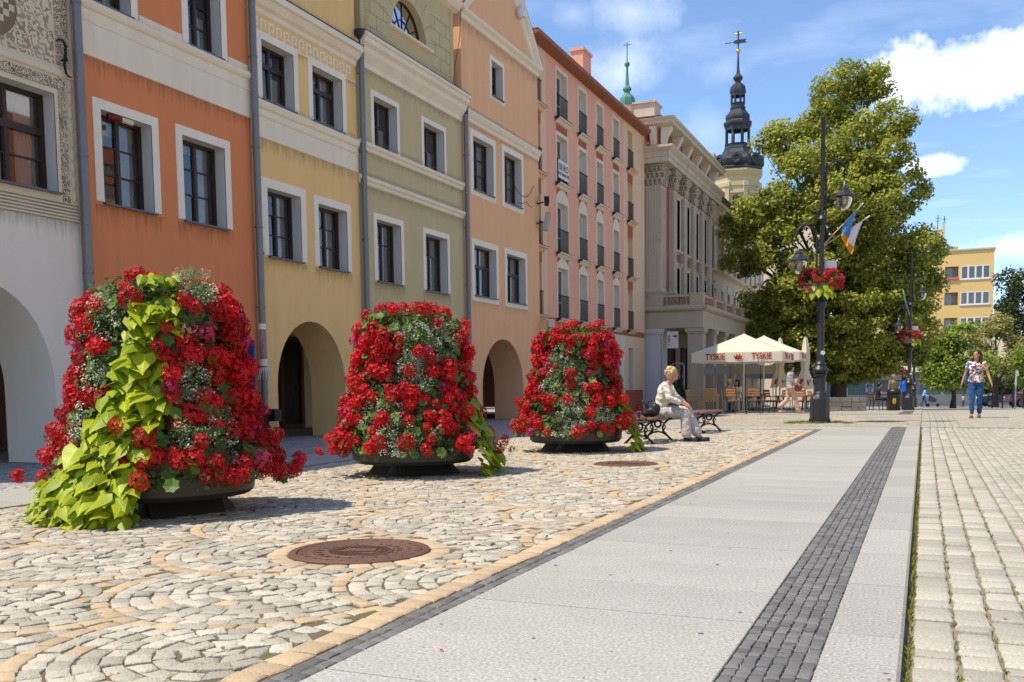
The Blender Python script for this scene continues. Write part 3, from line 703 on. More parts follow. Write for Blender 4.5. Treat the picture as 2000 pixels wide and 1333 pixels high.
MB().box(XF, XF+.012, 8.3, 9.85, 5.14, 5.28).obj('scroll_band', sgraffito('sgraffito_scroll_band', ink=(.14, .10, .07), mode='leaf', sc=8, thr=.55), hs)
MB().profile_y([(0, 5.31), (.03, 5.33), (.03, 5.40), (.012, 5.43), (0, 5.45)], 8.2, 9.99, XF).obj('string_course', mat('sgraffito_border', (.70, .61, .44)), hs)
MB().box(XF, XF+.006, 6.05, 9.70, 5.47, 7.2).obj('sgraffito_panel', sgraffito('sgraffito_scroll', ink=(.30, .235, .165), mode='leaf', sc=3.4, thr=.36), hs)
MB().box(XF, XF+.008, 9.73, 9.95, 5.47, 7.2).obj('acanthus_band', MATS.get('x') or bpy.data.materials['sgraffito_acanthus'], hs)
pts = [(XF+.007, 8.72+.42*math.cos(a*math.pi/16), 5.98+.42*math.sin(a*math.pi/16)) for a in range(32)]
cart = MB().prism(pts, (.006, 0, 0)).obj('shield_oval', mat('sgraffito_dark', (.21, .155, .105), .92, .1, 8), hs)
mb = MB()
for i in range(-4, 5):
    for j in range(-4, 5):
        y, z = 8.72+i*.085, 5.98+j*.085
        if (i+j) % 2 == 0 and ((y-8.72)/.34)**2+((z-5.98)/.35)**2 < 1: mb.box(XF+.010, XF+.0165, y-.042, y+.042, z-.042, z+.042)
mb.obj('chequers', mat('sgraffito_light', (.62, .54, .39), .92, .1, 8), cart)
an = thing('wall_anchor', 'black wrought-iron S-shaped wall anchor on the sgraffito house', 'wall anchor', (XF, 9.9, 5.7))
sp = [on_x(px, py, XF+.06) for px, py in ((109, 81), (113, 77), (121, 79), (127, 90), (127, 105), (126, 117), (125, 128), (128, 143), (133, 150), (139, 152))]
MB().tube([(XF+.07, p.y, p.z) for p in sp], [.009, .013, .016, .019, .019, .022, .019, .017, .013, .008], 8).ell((XF+.085, sp[5].y, sp[5].z), (.03, .035, .03)).tube([(XF+.085, sp[5].y, sp[5].z), (XF-.02, sp[5].y, sp[5].z)], .015, 6).obj('anchor', M_IRON, an, 50)
# dark sign and door seen through its arch
sg = thing('hanging_shop_sign', 'dark navy upright shop sign inside the white arch at the left edge', 'sign', (XF-1.2, 8.2, 1.3))
MB().box(XF-1.55, XF-1.50, 8.05, 8.62, .75, 2.05).obj('board', mat('navy_board', (.02, .025, .06), .5, .1), sg)
mb = MB()
for k in range(3): mb.ell((XF-1.495, 8.5, 1.0+k*.16), (.01, .045, .05), 10, 6)
mb.obj('pale_marks', M_WHITE, sg); MB().tube([(XF-1.525, 8.1, 2.0), (XF-1.525, 8.1, 2.75)], .01, 6).tube([(XF-1.525, 8.55, 2.0), (XF-1.525, 8.55, 2.75)], .01, 6).obj('hanger', M_IRON, sg)

# --- orange house
hs = thing('orange_house', 'orange plastered house with cream bands and white window surrounds, behind the nearest flower tower', 'house', (XF, 11.9, 0))
ho = [window(hs, 10.46, 11.44, 3.74, 5.06, .145), window(hs, 12.1, 13.1, 3.74, 5.08, .145)]
for a, b in ((10.36, 11.12), (12.34, 13.12)): ho.append(window(hs, a, b, 6.57, 7.75, .14, rows=(0, .34, .67, 1)))
A2 = (10.9, 13.0, 0, 2.4, 1.0)
front(hs, 10.02, 13.83, 8.7, ho+[A2], M_ORANGE); arch_reveal(hs, A2, M_ORANGE); shell(hs, 10.02, 13.83, 8.7, 3, M_ORANGE); weather(hs, 10.02, 13.83, A2, [(5.76, .5)], ho[:2])
band(hs, 10.03, 13.82, [(0, 5.76), (.016, 5.765), (.016, 6.22), (.03, 6.235), (.03, 6.265), (.018, 6.28), (.018, 6.40), (.05, 6.42), (.075, 6.46), (.08, 6.52), (.05, 6.545), (0, 6.55)], M_CREAM, 'string_course')
mb = MB()
for k in range(26): mb.box(XF+.001, XF+.012, 11.34+k*.036, 11.34+k*.036+.018, 6.56, 6.66)
mb.obj('fluted_panel', M_CREAM, hs)
for a, b in ((10.03, 10.19), (11.29, 12.17), (13.29, 13.8)): MB().box(XF, XF+.009, a, b, 6.555, 6.66).obj('plinth_strip', M_CREAM, hs)
lt = thing('alarm_light', 'small dark red and cream alarm lamp over the left orange-house window', 'alarm', (XF-.1, 10.85, 5.0))
MB().tube([(XF-.03, 10.62, 5.0), (XF+.02, 10.83, 5.0)], .045, 10).obj('red_half', mat('alarm_red', (.16, .01, .012), .35), lt, 40)
MB().tube([(XF+.02, 10.83, 5.0), (XF+.05, 11.02, 4.985)], .04, 10).obj('cream_half', mat('alarm_cream', (.7, .6, .38), .4), lt, 40)

# --- ochre house
hs = thing('ochre_house', 'ochre yellow house with a white meander frieze under its cornice', 'house', (XF, 15.55, 0))
ho = [window(hs, 14.22, 15.22, 3.42, 4.64, .17), window(hs, 15.80, 16.80, 3.40, 4.62, .15)]
for a, b in ((14.18, 15.12), (15.72, 16.74)): ho.append(window(hs, a, b, 6.2, 7.24, .14, rows=(0, .68, 1), thick={.68: .09}))
A3 = (14.36, 16.60, 0, 2.30, 1.05)
front(hs, 13.83, 17.28, 10.2, ho+[A3], M_YELLOW); arch_reveal(hs, A3, M_YELLOW); shell(hs, 13.83, 17.28, 10.2, 2.4, M_YELLOW); weather(hs, 13.83, 17.28, A3, [(5.5, .6), (7.33, .25), (9.8, 1.4)], ho[:2])
band(hs, 13.84, 17.27, [(0, 5.5), (.016, 5.505), (.016, 5.86), (.035, 5.875), (.04, 5.90), (.02, 5.92), (.02, 6.0), (.06, 6.03), (.075, 6.09), (.08, 6.14), (.06, 6.155), (0, 6.17)], M_CREAM, 'string_course')
band(hs, 13.84, 17.27, [(0, 7.66), (.03, 7.68), (.03, 7.76), (.10, 7.80), (.17, 7.90), (.22, 7.92), (.22, 8.02), (.19, 8.06), (0, 8.09)], M_CREAM, 'cornice')
MB().poly([(XF+.215, 13.84, 8.065), (XF+.215, 17.27, 8.065), (XF+.002, 17.27, 8.13), (XF+.002, 13.84, 8.13)]).obj('cornice_flashing', M_SILL, hs)
spikes(hs, 13.9, 17.2, 8.09, XF+.12); spikes(hs, 13.9, 17.2, 6.16, XF+.05)
p_ = .228; y = 13.95; wd = .024; z0, z1 = 7.36, 7.60       # meander frieze, each hook a piece
proto = None
while y < 17.05:
    mb = MB(); yy = 0
    a = [(0, 0, wd, 1), (0, 1, .145, 1), (.145-wd, .42, wd, 0), (.06, .42, .085, 2), (.06, .42, wd, 3)]
    mb.box(0, .008, 0, .035, 0, .24).box(0, .008, .035, .165, .205, .24).box(0, .008, .13, .165, .085, .205).box(0, .008, .085, .13, .085, .12)
    if proto is None: proto = mb.mesh('meander_hook', M_WHITE)
    link('meander_hook', proto, hs, (0, y-ORG[hs.name].y, z0)); y += p_
MB().box(XF, XF+.007, 13.84, 17.27, 7.33, 7.352).obj('frieze_line', M_WHITE, hs)
sb = thing('siren_box', 'cream alarm box with red lamp beside the left ochre-house window', 'alarm', (XF, 13.98, 3.5))
MB().box(XF, XF+.07, 13.95, 14.03, 3.47, 3.72).obj('box', mat('alarm_cream', (.7, .6, .38)), sb); MB().lathe([(.03, 0), (.035, .02), (.03, .06)], 10, (XF+.04, 13.99, 3.4)).obj('lamp', MATS['alarm_red'], sb)

# --- olive house
hs = thing('olive_house', 'olive green house with a half-round attic window in a rusticated gable', 'house', (XF, 19.7, 0))
ho = [window(hs, 17.97, 19.0, 3.33, 4.65, .13, rows=(0, .65, 1)), window(hs, 20.17, 21.28, 3.32, 4.66, .13, rows=(0, .65, 1))]
for a, b in ((17.95, 18.92), (20.18, 21.2)): ho.append(window(hs, a, b, 6.2, 7.26, .12, rows=(0, .5, 1)))
A4 = (18.6, 20.9, 0, 2.35, 1.1)
front(hs, 17.28, 22.25, 8.4, ho+[A4], M_OLIVE); arch_reveal(hs, A4, M_OLIVE); shell(hs, 17.28, 22.25, 8.36, 3, M_OLIVE, o=-.07); weather(hs, 17.28, 22.25, A4, [(5.30, .5), (6.02, .35), (7.75, .4)], ho[:2])
for z in (5.30, 6.02): band(hs, 17.3, 22.24, [(0, z), (.03, z+.02), (.035, z+.07), (.08, z+.11), (.085, z+.17), (.06, z+.185), (0, z+.20)], M_CREAM, 'string_course')
band(hs, 17.3, 22.24, [(0, 7.75), (.02, 7.76), (.02, 7.86), (.05, 7.9), (.14, 8.02), (.16, 8.12), (.24, 8.18), (.24, 8.28), (.28, 8.30), (.28, 8.37), (0, 8.42)], M_CREAM, 'cornice')
MB().poly([(XF+.285, 17.3, 8.385), (XF+.285, 22.24, 8.385), (XF-.05, 22.24, 8.45), (XF-.05, 17.3, 8.45)]).obj('cornice_flashing', M_SILL, hs); spikes(hs, 17.4, 22.1, 8.42, XF+.18); spikes(hs, 17.5, 22.1, 5.50, XF+.05); spikes(hs, 17.5, 22.1, 6.22, XF+.05)
ga = (18.92, 20.52, 9.06, 9.86, 9.06); XG = XF-.06
mb = wall_front(MB(), XG, 17.62, 21.95, 8.40, 10.55, [ga])
for y in (17.62, 21.95): mb.poly([(XG, y, 8.4), (XG-1.5, y, 8.4), (XG-1.5, y, 10.55), (XG, y, 10.55)])
mb.poly([(XG, 17.62, 10.55), (XG, 21.95, 10.55), (XG-1.5, 21.95, 10.55), (XG-1.5, 17.62, 10.55)]); mb.obj('gable_wall', M_OLIVE, hs)
lining(MB(), XG, ga, .3).obj('gable_window_reveal', M_OLIVE, hs, 30)
mb = MB(); c = (ga[0]+ga[1])/2
for k in range(1, 6):
    a = math.pi*k/6; mb.tube([(XG-.2, c, 9.08), (XG-.2, c-.8*math.cos(a), 9.06+.8*math.sin(a))], .014, 6)
mb.tube([(XG-.2, y, z) for y, z in arch_pts(ga)], .03, 6).tube([(XG-.2, ga[0], 9.08), (XG-.2, ga[1], 9.08)], .035, 6).tube([(XG-.2, c-.4*math.cos(i*math.pi/12), 9.06+.4*math.sin(i*math.pi/12)) for i in range(13)], .014, 6)
gw = mb.obj('gable_window', M_BROWN, hs, 40)
for k in range(6):
    a0, a1 = math.pi*k/6, math.pi*(k+1)/6
    MB().poly([(XG-.21, c, 9.07)]+[(XG-.21, c-.79*math.cos(a0+(a1-a0)*i/3), 9.06+.79*math.sin(a0+(a1-a0)*i/3)) for i in range(4)]).obj('pane', M_GLASS, gw)
MB().box(XG-1.0, XG-.95, ga[0]-.4, ga[1]+.4, 8.7, 10.2).obj('room_dark', M_ROOM, gw)
MB().profile_y([(0, 8.98), (.05, 8.99), (.09, 9.01), (.09, 9.05), (0, 9.06)], 18.72, 20.72, XG).obj('gable_sill', M_CREAM, hs)
M_GROOVE = mat('olive_groove', (.30, .255, .16), .95, .1)
mb = MB(); gx0, gx1 = XG+.001, XG+.004                     # rustication joints of the gable
for i, z in enumerate((8.72, 9.02, 9.32, 9.62, 9.92)):
    for a, b in ((17.8, 18.7), (20.75, 21.75)): mb.box(gx0, gx1, a, b, z, z+.012)
for i, z in enumerate((8.42, 8.72, 9.02, 9.32, 9.62)):
    for y in ((18.25, 21.2) if i % 2 else (18.0, 18.55, 20.95, 21.5)): mb.box(gx0, gx1, y, y+.012, z, z+.3)
for y in (17.8, 21.75): mb.box(gx0, gx1, y, y+.012, 8.5, 10.4)
for k in range(9):
    a = math.pi*(k+.5)/9; y0, z0, y1, z1 = c-.86*math.cos(a), 9.06+.86*math.sin(a), c-1.35*math.cos(a), 9.06+1.35*math.sin(a)
    d = Vector((0, y1-y0, z1-z0)).normalized(); nrm = Vector((0, -d.z, d.y))*.006
    mb.prism([Vector((gx0, y0, z0))-nrm, Vector((gx0, y1, z1))-nrm, Vector((gx0, y1, z1))+nrm, Vector((gx0, y0, z0))+nrm], (.003, 0, 0))
tag(mb.obj('rustication_joints', M_GROOVE, hs), kind='stuff')
band(hs, 17.5, 22.1, [(0, 10.4), (.12, 10.45), (.2, 10.55), (.22, 10.62), (0, 10.66)], M_CREAM, 'gable_cornice', XG)

# --- peach house
hs = thing('peach_house', 'peach house with a triangular gable, a small attic window and two surveillance cameras', 'house', (XF, 24.9, 0))
ho = [window(hs, 22.84, 24.22, 3.42, 4.74, .16, rows=(0, .62, 1), thick={.62: .08}, bottom=True), window(hs, 24.98, 26.32, 3.42, 4.76, .16, rows=(0, .62, 1), thick={.62: .08}, bottom=True),
      window(hs, 22.86, 24.12, 6.2, 7.56, .17, rows=(0, .34, .67, 1), bottom=True), window(hs, 24.88, 26.1, 6.22, 7.6, .17, rows=(0, .34, .67, 1), bottom=True),
      window(hs, 24.1, 24.82, 8.95, 9.86, .12, cols=1, rows=(0, .5, 1), bottom=True)]
A5 = (23.25, 26.1, 0, 2.32, .95)
front(hs, 22.25, 27.48, 10.5, ho+[A5], M_PEACH); arch_reveal(hs, A5, M_PEACH, .95); shell(hs, 22.25, 27.48, 10.5, .6, M_PEACH, roof=False); weather(hs, 22.25, 27.48, A5, [(7.86, .4), (10.36, .7)], ho[:2])
band(hs, 22.27, 27.47, [(0, 7.86), (.03, 7.88), (.03, 7.95), (.08, 8.0), (.12, 8.08), (.12, 8.13), (0, 8.17)], M_CREAM, 'string_course')
spikes(hs, 22.4, 27.4, 8.16, XF+.06)
band(hs, 22.2, 27.5, [(0, 10.36), (.04, 10.38), (.06, 10.46), (.14, 10.52), (.16, 10.6), (0, 10.64)], M_CREAM, 'gable_cornice')
ap = (24.9, 13.25)
MB().poly([(XF-.02, 22.35, 10.6), (XF-.02, 27.4, 10.6), (XF-.02, ap[0], ap[1]-.1)]).obj('gable_wall', M_PEACH, hs)
for y_ in (22.12, 27.6):                                   # raking cornices
    d = Vector((0, ap[0]-y_, ap[1]-10.6)); u = d.normalized(); n_ = Vector((0, -u.z, u.y)) if u.y > 0 else Vector((0, u.z, -u.y))
    a = Vector((XF-.02, y_, 10.6)); s_ = [(0.0, -.30), (.05, -.28), (.08, -.16), (.17, -.08), (.18, .02), (-.5, .02)]
    MB().grid([[a+Vector((p, 0, 0))+n_*q for p, q in s_], [a+d+Vector((p, 0, 0))+n_*q for p, q in s_]], True, True, True).obj('raking_cornice', M_CREAM, hs, fix=True)
mb = MB()
for y_ in (22.1, 27.62): mb.prism([(XF+.15, y_, 10.63), (XF+.15, ap[0], ap[1]+.03), (XF-8, ap[0], ap[1]+.03), (XF-8, y_, 10.63)], (0, 0, .05))
mb.obj('roof', M_TILE, hs)
MB().prism([(XF, 27.46, 0), (XF+.28, 27.46, 0), (XF+.28, 27.95, 0), (XF, 27.95, 0)], (-.0, 0, 3.0)).obj('buttress', M_PEACH, hs)
pl = thing('stone_plaque', 'pale stone memorial plaque on the peach house corner above the third flower tower', 'plaque', (XF+.3, 27.7, 2.6))
MB().box(XF+.285, XF+.33, 27.42, 27.93, 2.35, 3.05).obj('slab', mat('plaque_stone', (.55, .46, .38), .6, .15, 12), pl)
nb = thing('notice_board', 'red-framed glazed notice board on the pink wall inside the peach arcade', 'notice board', (XF-3.4, 24.0, 1.4))
def frame_box(mb, X, y0, y1, z0, z1, fw, dp): mb.box(X, X+dp, y0, y0+fw, z0, z1).box(X, X+dp, y1-fw, y1, z0, z1).box(X, X+dp-.001, y0+fw, y1-fw, z0, z0+fw).box(X, X+dp-.001, y0+fw, y1-fw, z1-fw, z1); return mb
frame_box(MB(), XF-3.39, 26.3, 27.3, .95, 2.0, .1, .08).obj('frame', mat('red_frame', (.42, .07, .035), .5, .1), nb); MB().box(XF-3.39, XF-3.36, 26.39, 27.21, 1.04, 1.91).obj('papers', M_WHITE, nb)
for yy, zz_, lab in ((27.33, 6.55, 'upper of two bullet surveillance cameras on the peach house corner'), (27.3, 5.95, 'lower of two surveillance cameras on the peach house corner, tilted downwards')):
    cm_ = thing('surveillance_camera', lab, 'camera', (XF, yy, zz_), 'surveillance cameras')
    MB().tube([(XF, yy, zz_), (XF+.22, yy, zz_+.03)], .022, 8).lathe([(.05, 0), (.05, .02)], 10, (XF+.02, yy, zz_)).obj('arm', M_IRON, cm_, 40)
    rot = Matrix.Rotation(R(-8 if zz_ > 6.2 else -70), 3, 'X') @ Matrix.Rotation(R(20), 3, 'Z')
    c0 = Vector((XF+.28, yy+.1, zz_+.06)); mcm = M_IRON if zz_ > 6.2 else mat('pale_housing', (.45, .47, .5), .4, .1)
    MB().cbox(c0, (.13, .5, .12), rot).cbox(c0+rot @ Vector((0, .03, .07)), (.16, .6, .015), rot).obj('housing', mcm, cm_)
dm = thing('dome_camera', 'white dome surveillance camera at the top corner of the pink block', 'camera', (XF-.1, 27.9, 12.1))
p = on_x(1018, 26, XF+.1)
MB().lathe([(.02, -.16), (.12, -.12), (.15, 0), (.15, .1), (.1, .16), (.03, .2)], 14, (p.x, p.y, p.z)).tube([(p.x, p.y, p.z+.18), (p.x-.4, p.y+.1, p.z+.22)], .03, 8).obj('dome', mat('camera_white', (.7, .7, .7), .3), dm, 50)
# arcade furniture visible through the arches: doors and wall patches
for y0, y1, lab, hsn in ((on_x(548, 760, XF-3.4).y, on_x(582, 760, XF-3.4).y, 'dark doorway inside the ochre arcade', 'ochre'), (on_x(8, 760, XF-3.4).y-1.2, on_x(8, 760, XF-3.4).y-.2, 'dark doorway behind the white arch', 'white')):
    dd = thing('arcade_door', lab, 'door', (XF-3.4, y0, 0))
    MB().box(XF-3.395, XF-3.34, y0, y1, 0, 2.15).obj('leaf', mat('dark_door', (.022, .013, .010), .4, .2, 10), dd); frame_box(MB(), XF-3.39, y0-.12, y1+.12, 0, 2.27, .12, .1).obj('door_frame', mat('door_brown', (.10, .05, .03), .5, .2), dd)
    MB().tube([(XF-3.3, y1-.1, 1.0), (XF-3.3, y1-.2, 1.0)], .012, 6).obj('handle', M_SILL, dd)

downpipe(10.03, 0, 9.4, XF+.10, 'grey downpipe between the sgraffito house and the orange house')
pp = downpipe(13.84, 0, 8.9, XF+.10, 'grey downpipe with pasted posters between the orange and ochre houses')
MB().lathe([(.068, 1.55), (.068, 2.05)], 14, (XF+.10, 13.84, 0)).obj('poster', mat('poster_print', (.35, .22, .22), .7, .6, 26), pp, 40)
MB().lathe([(.069, 2.06), (.069, 2.16)], 14, (XF+.10, 13.84, 0)).lathe([(.069, 1.41), (.069, 1.53)], 14, (XF+.10, 13.84, 0)).obj('paper', M_WHITE, pp, 40)
mb = MB()
for k in range(12):
    a = k*math.pi/6; c_, s_ = math.cos(a)*.07, math.sin(a)*.07; mb.poly([(XF+.1+c_-.01, 13.84+s_, 1.38), (XF+.1+c_+.015, 13.84+s_+.015, 1.38), (XF+.1+c_*1.7, 13.84+s_*1.7, 1.16), (XF+.1+c_*1.5, 13.84+s_*1.5, 1.16)])
mb.obj('tear_off_strips', M_WHITE, pp)
downpipe(17.36, 0, 7.95, XF+.10, 'grey downpipe with dark hopper between the ochre and olive houses', True)
downpipe(22.27, 0, 7.95, XF+.10, 'grey downpipe with dark hopper between the olive and peach houses', True)

# blue sign with a phone number beside the posters
sg = thing('blue_sign', 'blue and white advertising sign with phone number 24762 behind the nearest flower tower', 'sign', (XF+.55, 13.4, 0))
Ps = on_y(496, 690, 13.3); xs1 = Ps.x; 
def quad_y(px0, py0, px1, py1, y): a, b = on_y(px0, py0, y), on_y(px1, py1, y); return a.x, b.x, b.z, a.z
x0, x1, z0, z1 = quad_y(395, 668, 499, 800, 13.3)
mbs = MB().prism([(x0, 13.3, z0), (x1, 13.3, z0), (x1, 13.3, z1), (x0+.45, 13.3, z1-.1), (x0, 13.3, z1-.35)], (0, .04, 0)); mbs.obj('board', mat('sign_blue', (.012, .04, .19), .4, .08), sg)
MB().prism([(x0, 13.295, z0+.02), (x1, 13.295, z0+.02), (x1, 13.295, z0+.17), (x1-.3, 13.295, z0+.3), (x0, 13.295, z0+.36)], (0, .003, 0)).obj('white_sweep', M_WHITE, sg)
for body, zz_ in (('24762', z0+.47), ('5602', z0+.60)):
    tm = text_mesh(body, .135, M_WHITE, .002, 'RIGHT', .004); o = link('lettering', tm, sg, Vector((x1-.09, 13.294, zz_))-ORG[sg.name], ROT_FACE_NY)
MB().tube([(x0+.1, 13.34, 0), (x0+.1, 13.34, z1-.3)], .02, 8).tube([(x1-.03, 13.34, 0), (x1-.03, 13.34, z1)], .02, 8).obj('posts', M_PIPE, sg)
wb = thing('wall_lantern', 'small black iron fitting low on the downpipe beside the ochre arch', 'fitting', (XF+.12, 13.84, .35))
MB().lathe([(.08, .1), (.09, .14), (.07, .2), (.07, .5), (.09, .52), (.06, .58)], 10, (XF+.10, 13.84, 0)).cbox((XF+.2, 14.0, .52), (.14, .2, .22)).obj('body', M_IRON, wb, 40)

# loose cables on the fronts
def cable(label, pts, m=None):
    q = [on_x(px, py, XF+d) for px, py, d in pts]; t = thing('cable', label, 'cable', tuple(q[0])); o = []
    for a, b in zip(q, q[1:]):
        for k in range(5): o.append(a.lerp(b, k/5)-Vector((0, 0, .05*math.sin(math.pi*k/5))))
    MB().tube(o+[q[-1]], .008, 5).obj('wire', m or M_IRON, t)
cable('thin dark cable looping from the upper peach window to the cameras', [(1002, 352, .03), (1012, 375, .03), (1030, 385, .05), (1043, 362, .06)])
cable('thin dark cable sagging below the cameras on the peach house', [(1012, 395, .03), (1028, 394, .05), (1040, 405, .08)])
cable('yellow cable hanging beside the rusticated olive gable', [(720, 2, .02), (719, 30, .02), (706, 60, .02), (702, 72, .05)], mat('yellow_cable', (.6, .45, .1), .6))
cable('dark cable hanging from the eaves between the olive and peach houses', [(900, 10, .1), (898, 70, .1), (888, 130, .1), (884, 170, .1)])
# ------------------------------------------------------------------ pink block
XPK = -11.3
M_PINK = mat('pink_stucco', (.78, .40, .275), .92, .06, 1.0, streak=.12, bump=.12, bscale=40, stain=((.62, .345, .27), .9, .6, .2))
M_BEIGE = mat('beige_stucco', (.74, .52, .34), .92, .05, 1.0, streak=.08, bump=.12, bscale=40)
M_REDBR = mat('red_brown_panel', (.36, .115, .065), .9, .08, 2, streak=.06)
M_STONEC = mat('cream_render', (.72, .65, .53), .9, .07, 1.5, streak=.09)
M_WFRAME = mat('white_frame', (.72, .71, .68), .5, .05)
pk = thing('pink_block', 'five-storey pink apartment block with narrow French windows and black balustrades', 'building', (XPK, 34, 0))
cols = [(27.62, 28.42), (29.86, 30.84), (32.06, 32.84), (34.02, 34.76), (36.06, 36.80), (38.04, 38.74)]
zrows = [(3.24, 4.92), (5.42, 7.06), (7.70, 9.26), (9.80, 11.34)]
holes = []
def pink_window(ci, ri):
    y0, y1 = cols[ci]; z0, z1 = zrows[ri]; edge_ = ci in (0, 5)
    wm = M_BEIGE if edge_ else M_PINK; X = XPK
    holes.append((y0, y1, z0, z1, None))
    if not edge_:
        s_ = .12; mb = MB().box(X, X+.02, y0-s_, y0, z0, z1+s_).box(X, X+.02, y1, y1+s_, z0, z1+s_).box(X, X+.019, y0, y1, z1, z1+s_)
        if ri == 1:
            c = (y0+y1)/2; mb.prism([(X, c-(y1-y0)/2*1.1*math.cos(a*math.pi/12), z1+s_-.002+.34*math.sin(a*math.pi/12)) for a in range(13)][::-1], (.018, 0, 0))
        if ri == 0:
            c = (y0+y1)/2; mb.prism([(X, y0-.1, z1+s_-.002), (X, y1+.1, z1+s_-.002), (X, c, z1+.42)], (.018, 0, 0))
        mb.obj('window_surround', M_STONEC, pk)
    lining(MB(), X+.001, (y0, y1, z0, z1, None), .24).obj('window_reveal', M_STONEC if not edge_ else M_BEIGE, pk)
    xg = X-.2; fw = .06
    mb = frame_box(MB(), xg-.04, y0, y1, z0, z1, fw, .05).box(xg-.04, xg+.004, (y0+y1)/2-.03, (y0+y1)/2+.03, z0+fw, z1-fw).box(xg-.04, xg+.002, y0+fw, y1-fw, z0+.55, z0+.6)
    wn = mb.obj('window', M_WFRAME, pk); c = (y0+y1)/2
    for a, b in ((y0+fw, c-.03), (c+.03, y1-fw)):
        for z_a, z_b in ((z0+fw, z0+.55), (z0+.6, z1-fw)): MB().poly([(xg-.02, a, z_a), (xg-.02, b, z_a), (xg-.02, b, z_b), (xg-.02, a, z_b)]).obj('pane', M_GLASS, wn)
    rr = random.Random(ci*7+ri)
    if rr.random() < .7:
        mb = MB(); zt = z1; zb = z0+rr.uniform(.1, .9); mb.grid([[(xg-.12+.01*(i % 2), y0+(y1-y0)*i/8, z) for i in range(9)] for z in (zb, zt)], False); mb.obj('curtain', M_CURT, wn)
    MB().box(xg-.5, xg-.49, y0-.3, y1+.3, z0-.3, z1+.3).obj('room_dark', M_ROOM, wn)
    if ri == 0 or not edge_ or True:
        MB().profile_y([(0, z0-.17), (.05, z0-.16), (.12, z0-.08), (.2, z0-.06), (.2, z0-.015)], y0-.16, y1+.16, X).obj('sill_ledge', M_STONEC if not edge_ else M_BEIGE, pk)
        MB().box(X-.2, X+.215, y0-.17 if False else y0, y1, z0-.013, z0-.004).box(X+.001, X+.215, y0-.175, y1+.175, z0-.0145, z0-.0035).obj('sill', mat('dark_flashing', (.07, .05, .045), .5), wn)
    if ri < 3:
        z2 = zrows[ri+1][0]-.18
        lo = z1+(.12 if not edge_ else 0)
        if not edge_ or True: MB().box(X, X+.006, y0-.02, y1+.02, lo, z2).obj('spandrel_panel', M_REDBR, pk)
    mb = MB(); xb = X+.04; zt = z0+.78                      # black balustrade
    mb.box(xb-.015, xb+.015, y0-.02, y1+.02, zt-.03, zt).box(xb-.01, xb+.01, y0-.02, y1+.02, z0+.06, z0+.08)
    n = max(5, int((y1-y0)/.085))
    for i in range(n+1): mb.box(xb-.007, xb+.007, y0+(y1-y0)*i/n-.007, y0+(y1-y0)*i/n+.007, z0+.08, zt-.03)
    for y in (y0-.01, y1+.01): mb.box(X, xb, y-.008, y+.008, zt-.03, zt-.012)
    mb.obj('balustrade', M_IRON, pk)
for ci in range(6):
    for ri in range(4): pink_window(ci, ri)
shopw = [(28.9, 30.9, .5, 2.62, None), (32.0, 33.0, .5, 2.62, None), (34.0, 35.0, .5, 2.62, None), (36.0, 36.95, .55, 2.60, None), (38.15, 38.8, .5, 2.5, None)]
wall_front(MB(), XPK, 28.95, 37.5, 3.22, 11.7, [h for h in holes if 28.95 < h[0] < 37.4]).obj('wall', M_PINK, pk)
wall_front(MB(), XPK, 27.4, 28.95, 3.22, 11.7, [h for h in holes if h[0] < 28.9]).obj('beige_strip', M_BEIGE, pk)
wall_front(MB(), XPK, 37.5, 40.6, 3.22, 11.7, [h for h in holes if h[0] > 37.5]).obj('beige_strip', M_BEIGE, pk)
wall_front(MB(), XPK, 27.4, 37.6, -.4, 3.0, [h for h in shopw if h[0] < 37]).obj('ground_floor_wall', mat('pale_ground_plaster', (.70, .63, .51), .92, .06, 1.4, streak=.1), pk)
wall_front(MB(), XPK, 37.6, 40.6, -.5, 3.0, [shopw[-1]]).obj('ground_floor_wall', M_BEIGE, pk)
MB().box(XPK, XPK+.02, 28.95, 40.3, 3.0, 3.22).obj('red_band', M_REDBR, pk); MB().box(XPK-.001, XPK, 27.4, 28.95, 3.0, 3.22).obj('band_end', M_BEIGE, pk)
MB().box(XPK, XPK+.03, 37.65, 40.2, -.5, .75).obj('red_plinth', M_REDBR, pk)
for h in shopw:
    lining(MB(), XPK+.001, h, .35).obj('shop_window_reveal', M_STONEC, pk)
    wn = frame_box(MB(), XPK-.34, h[0], h[1], h[2], h[3], .07, .06).obj('shop_window', M_BROWN, pk)
    MB().poly([(XPK-.31, h[0], h[2]), (XPK-.31, h[1], h[2]), (XPK-.31, h[1], h[3]), (XPK-.31, h[0], h[3])]).obj('pane', M_GLASS, wn); MB().box(XPK-1.2, XPK-1.19, h[0]-.5, h[1]+.5, 0, 3).obj('room_dark', M_ROOM, wn)
mb = MB()                                                   # body and roof
mb.poly([(XPK, 27.4, 10), (XPK-11, 27.4, 0), (XPK-11, 27.4, 11.7), (XPK, 27.4, 11.7)]).poly([(XPK, 40.6, 0), (XPK-11, 40.6, 0), (XPK-11, 40.6, 11.7), (XPK, 40.6, 11.7)]).poly([(XPK-11, 27.4, 0), (XPK-11, 40.6, 0), (XPK-11, 40.6, 11.7), (XPK-11, 27.4, 11.7)])
mb.obj('side_wall', M_PINK, pk)
M_FASC = mat('brown_fascia', (.30, .115, .065), .7, .1, 3, streak=.1)
MB().profile_y([(0, 11.62), (.22, 11.64), (.36, 11.68), (.38, 11.71), (.38, 11.80), (.32, 11.80)], 27.4, 40.3, XPK).obj('eaves', M_FASC, pk)
MB().prism([(XPK+.38, 27.4, 11.81), (XPK-5.5, 27.4, 12.35), (XPK-11.3, 27.4, 11.9), (XPK-11.3, 27.4, 11.7), (XPK+.36, 27.4, 11.77)], (0, 12.9, 0)).obj('roof', M_TILE, pk)
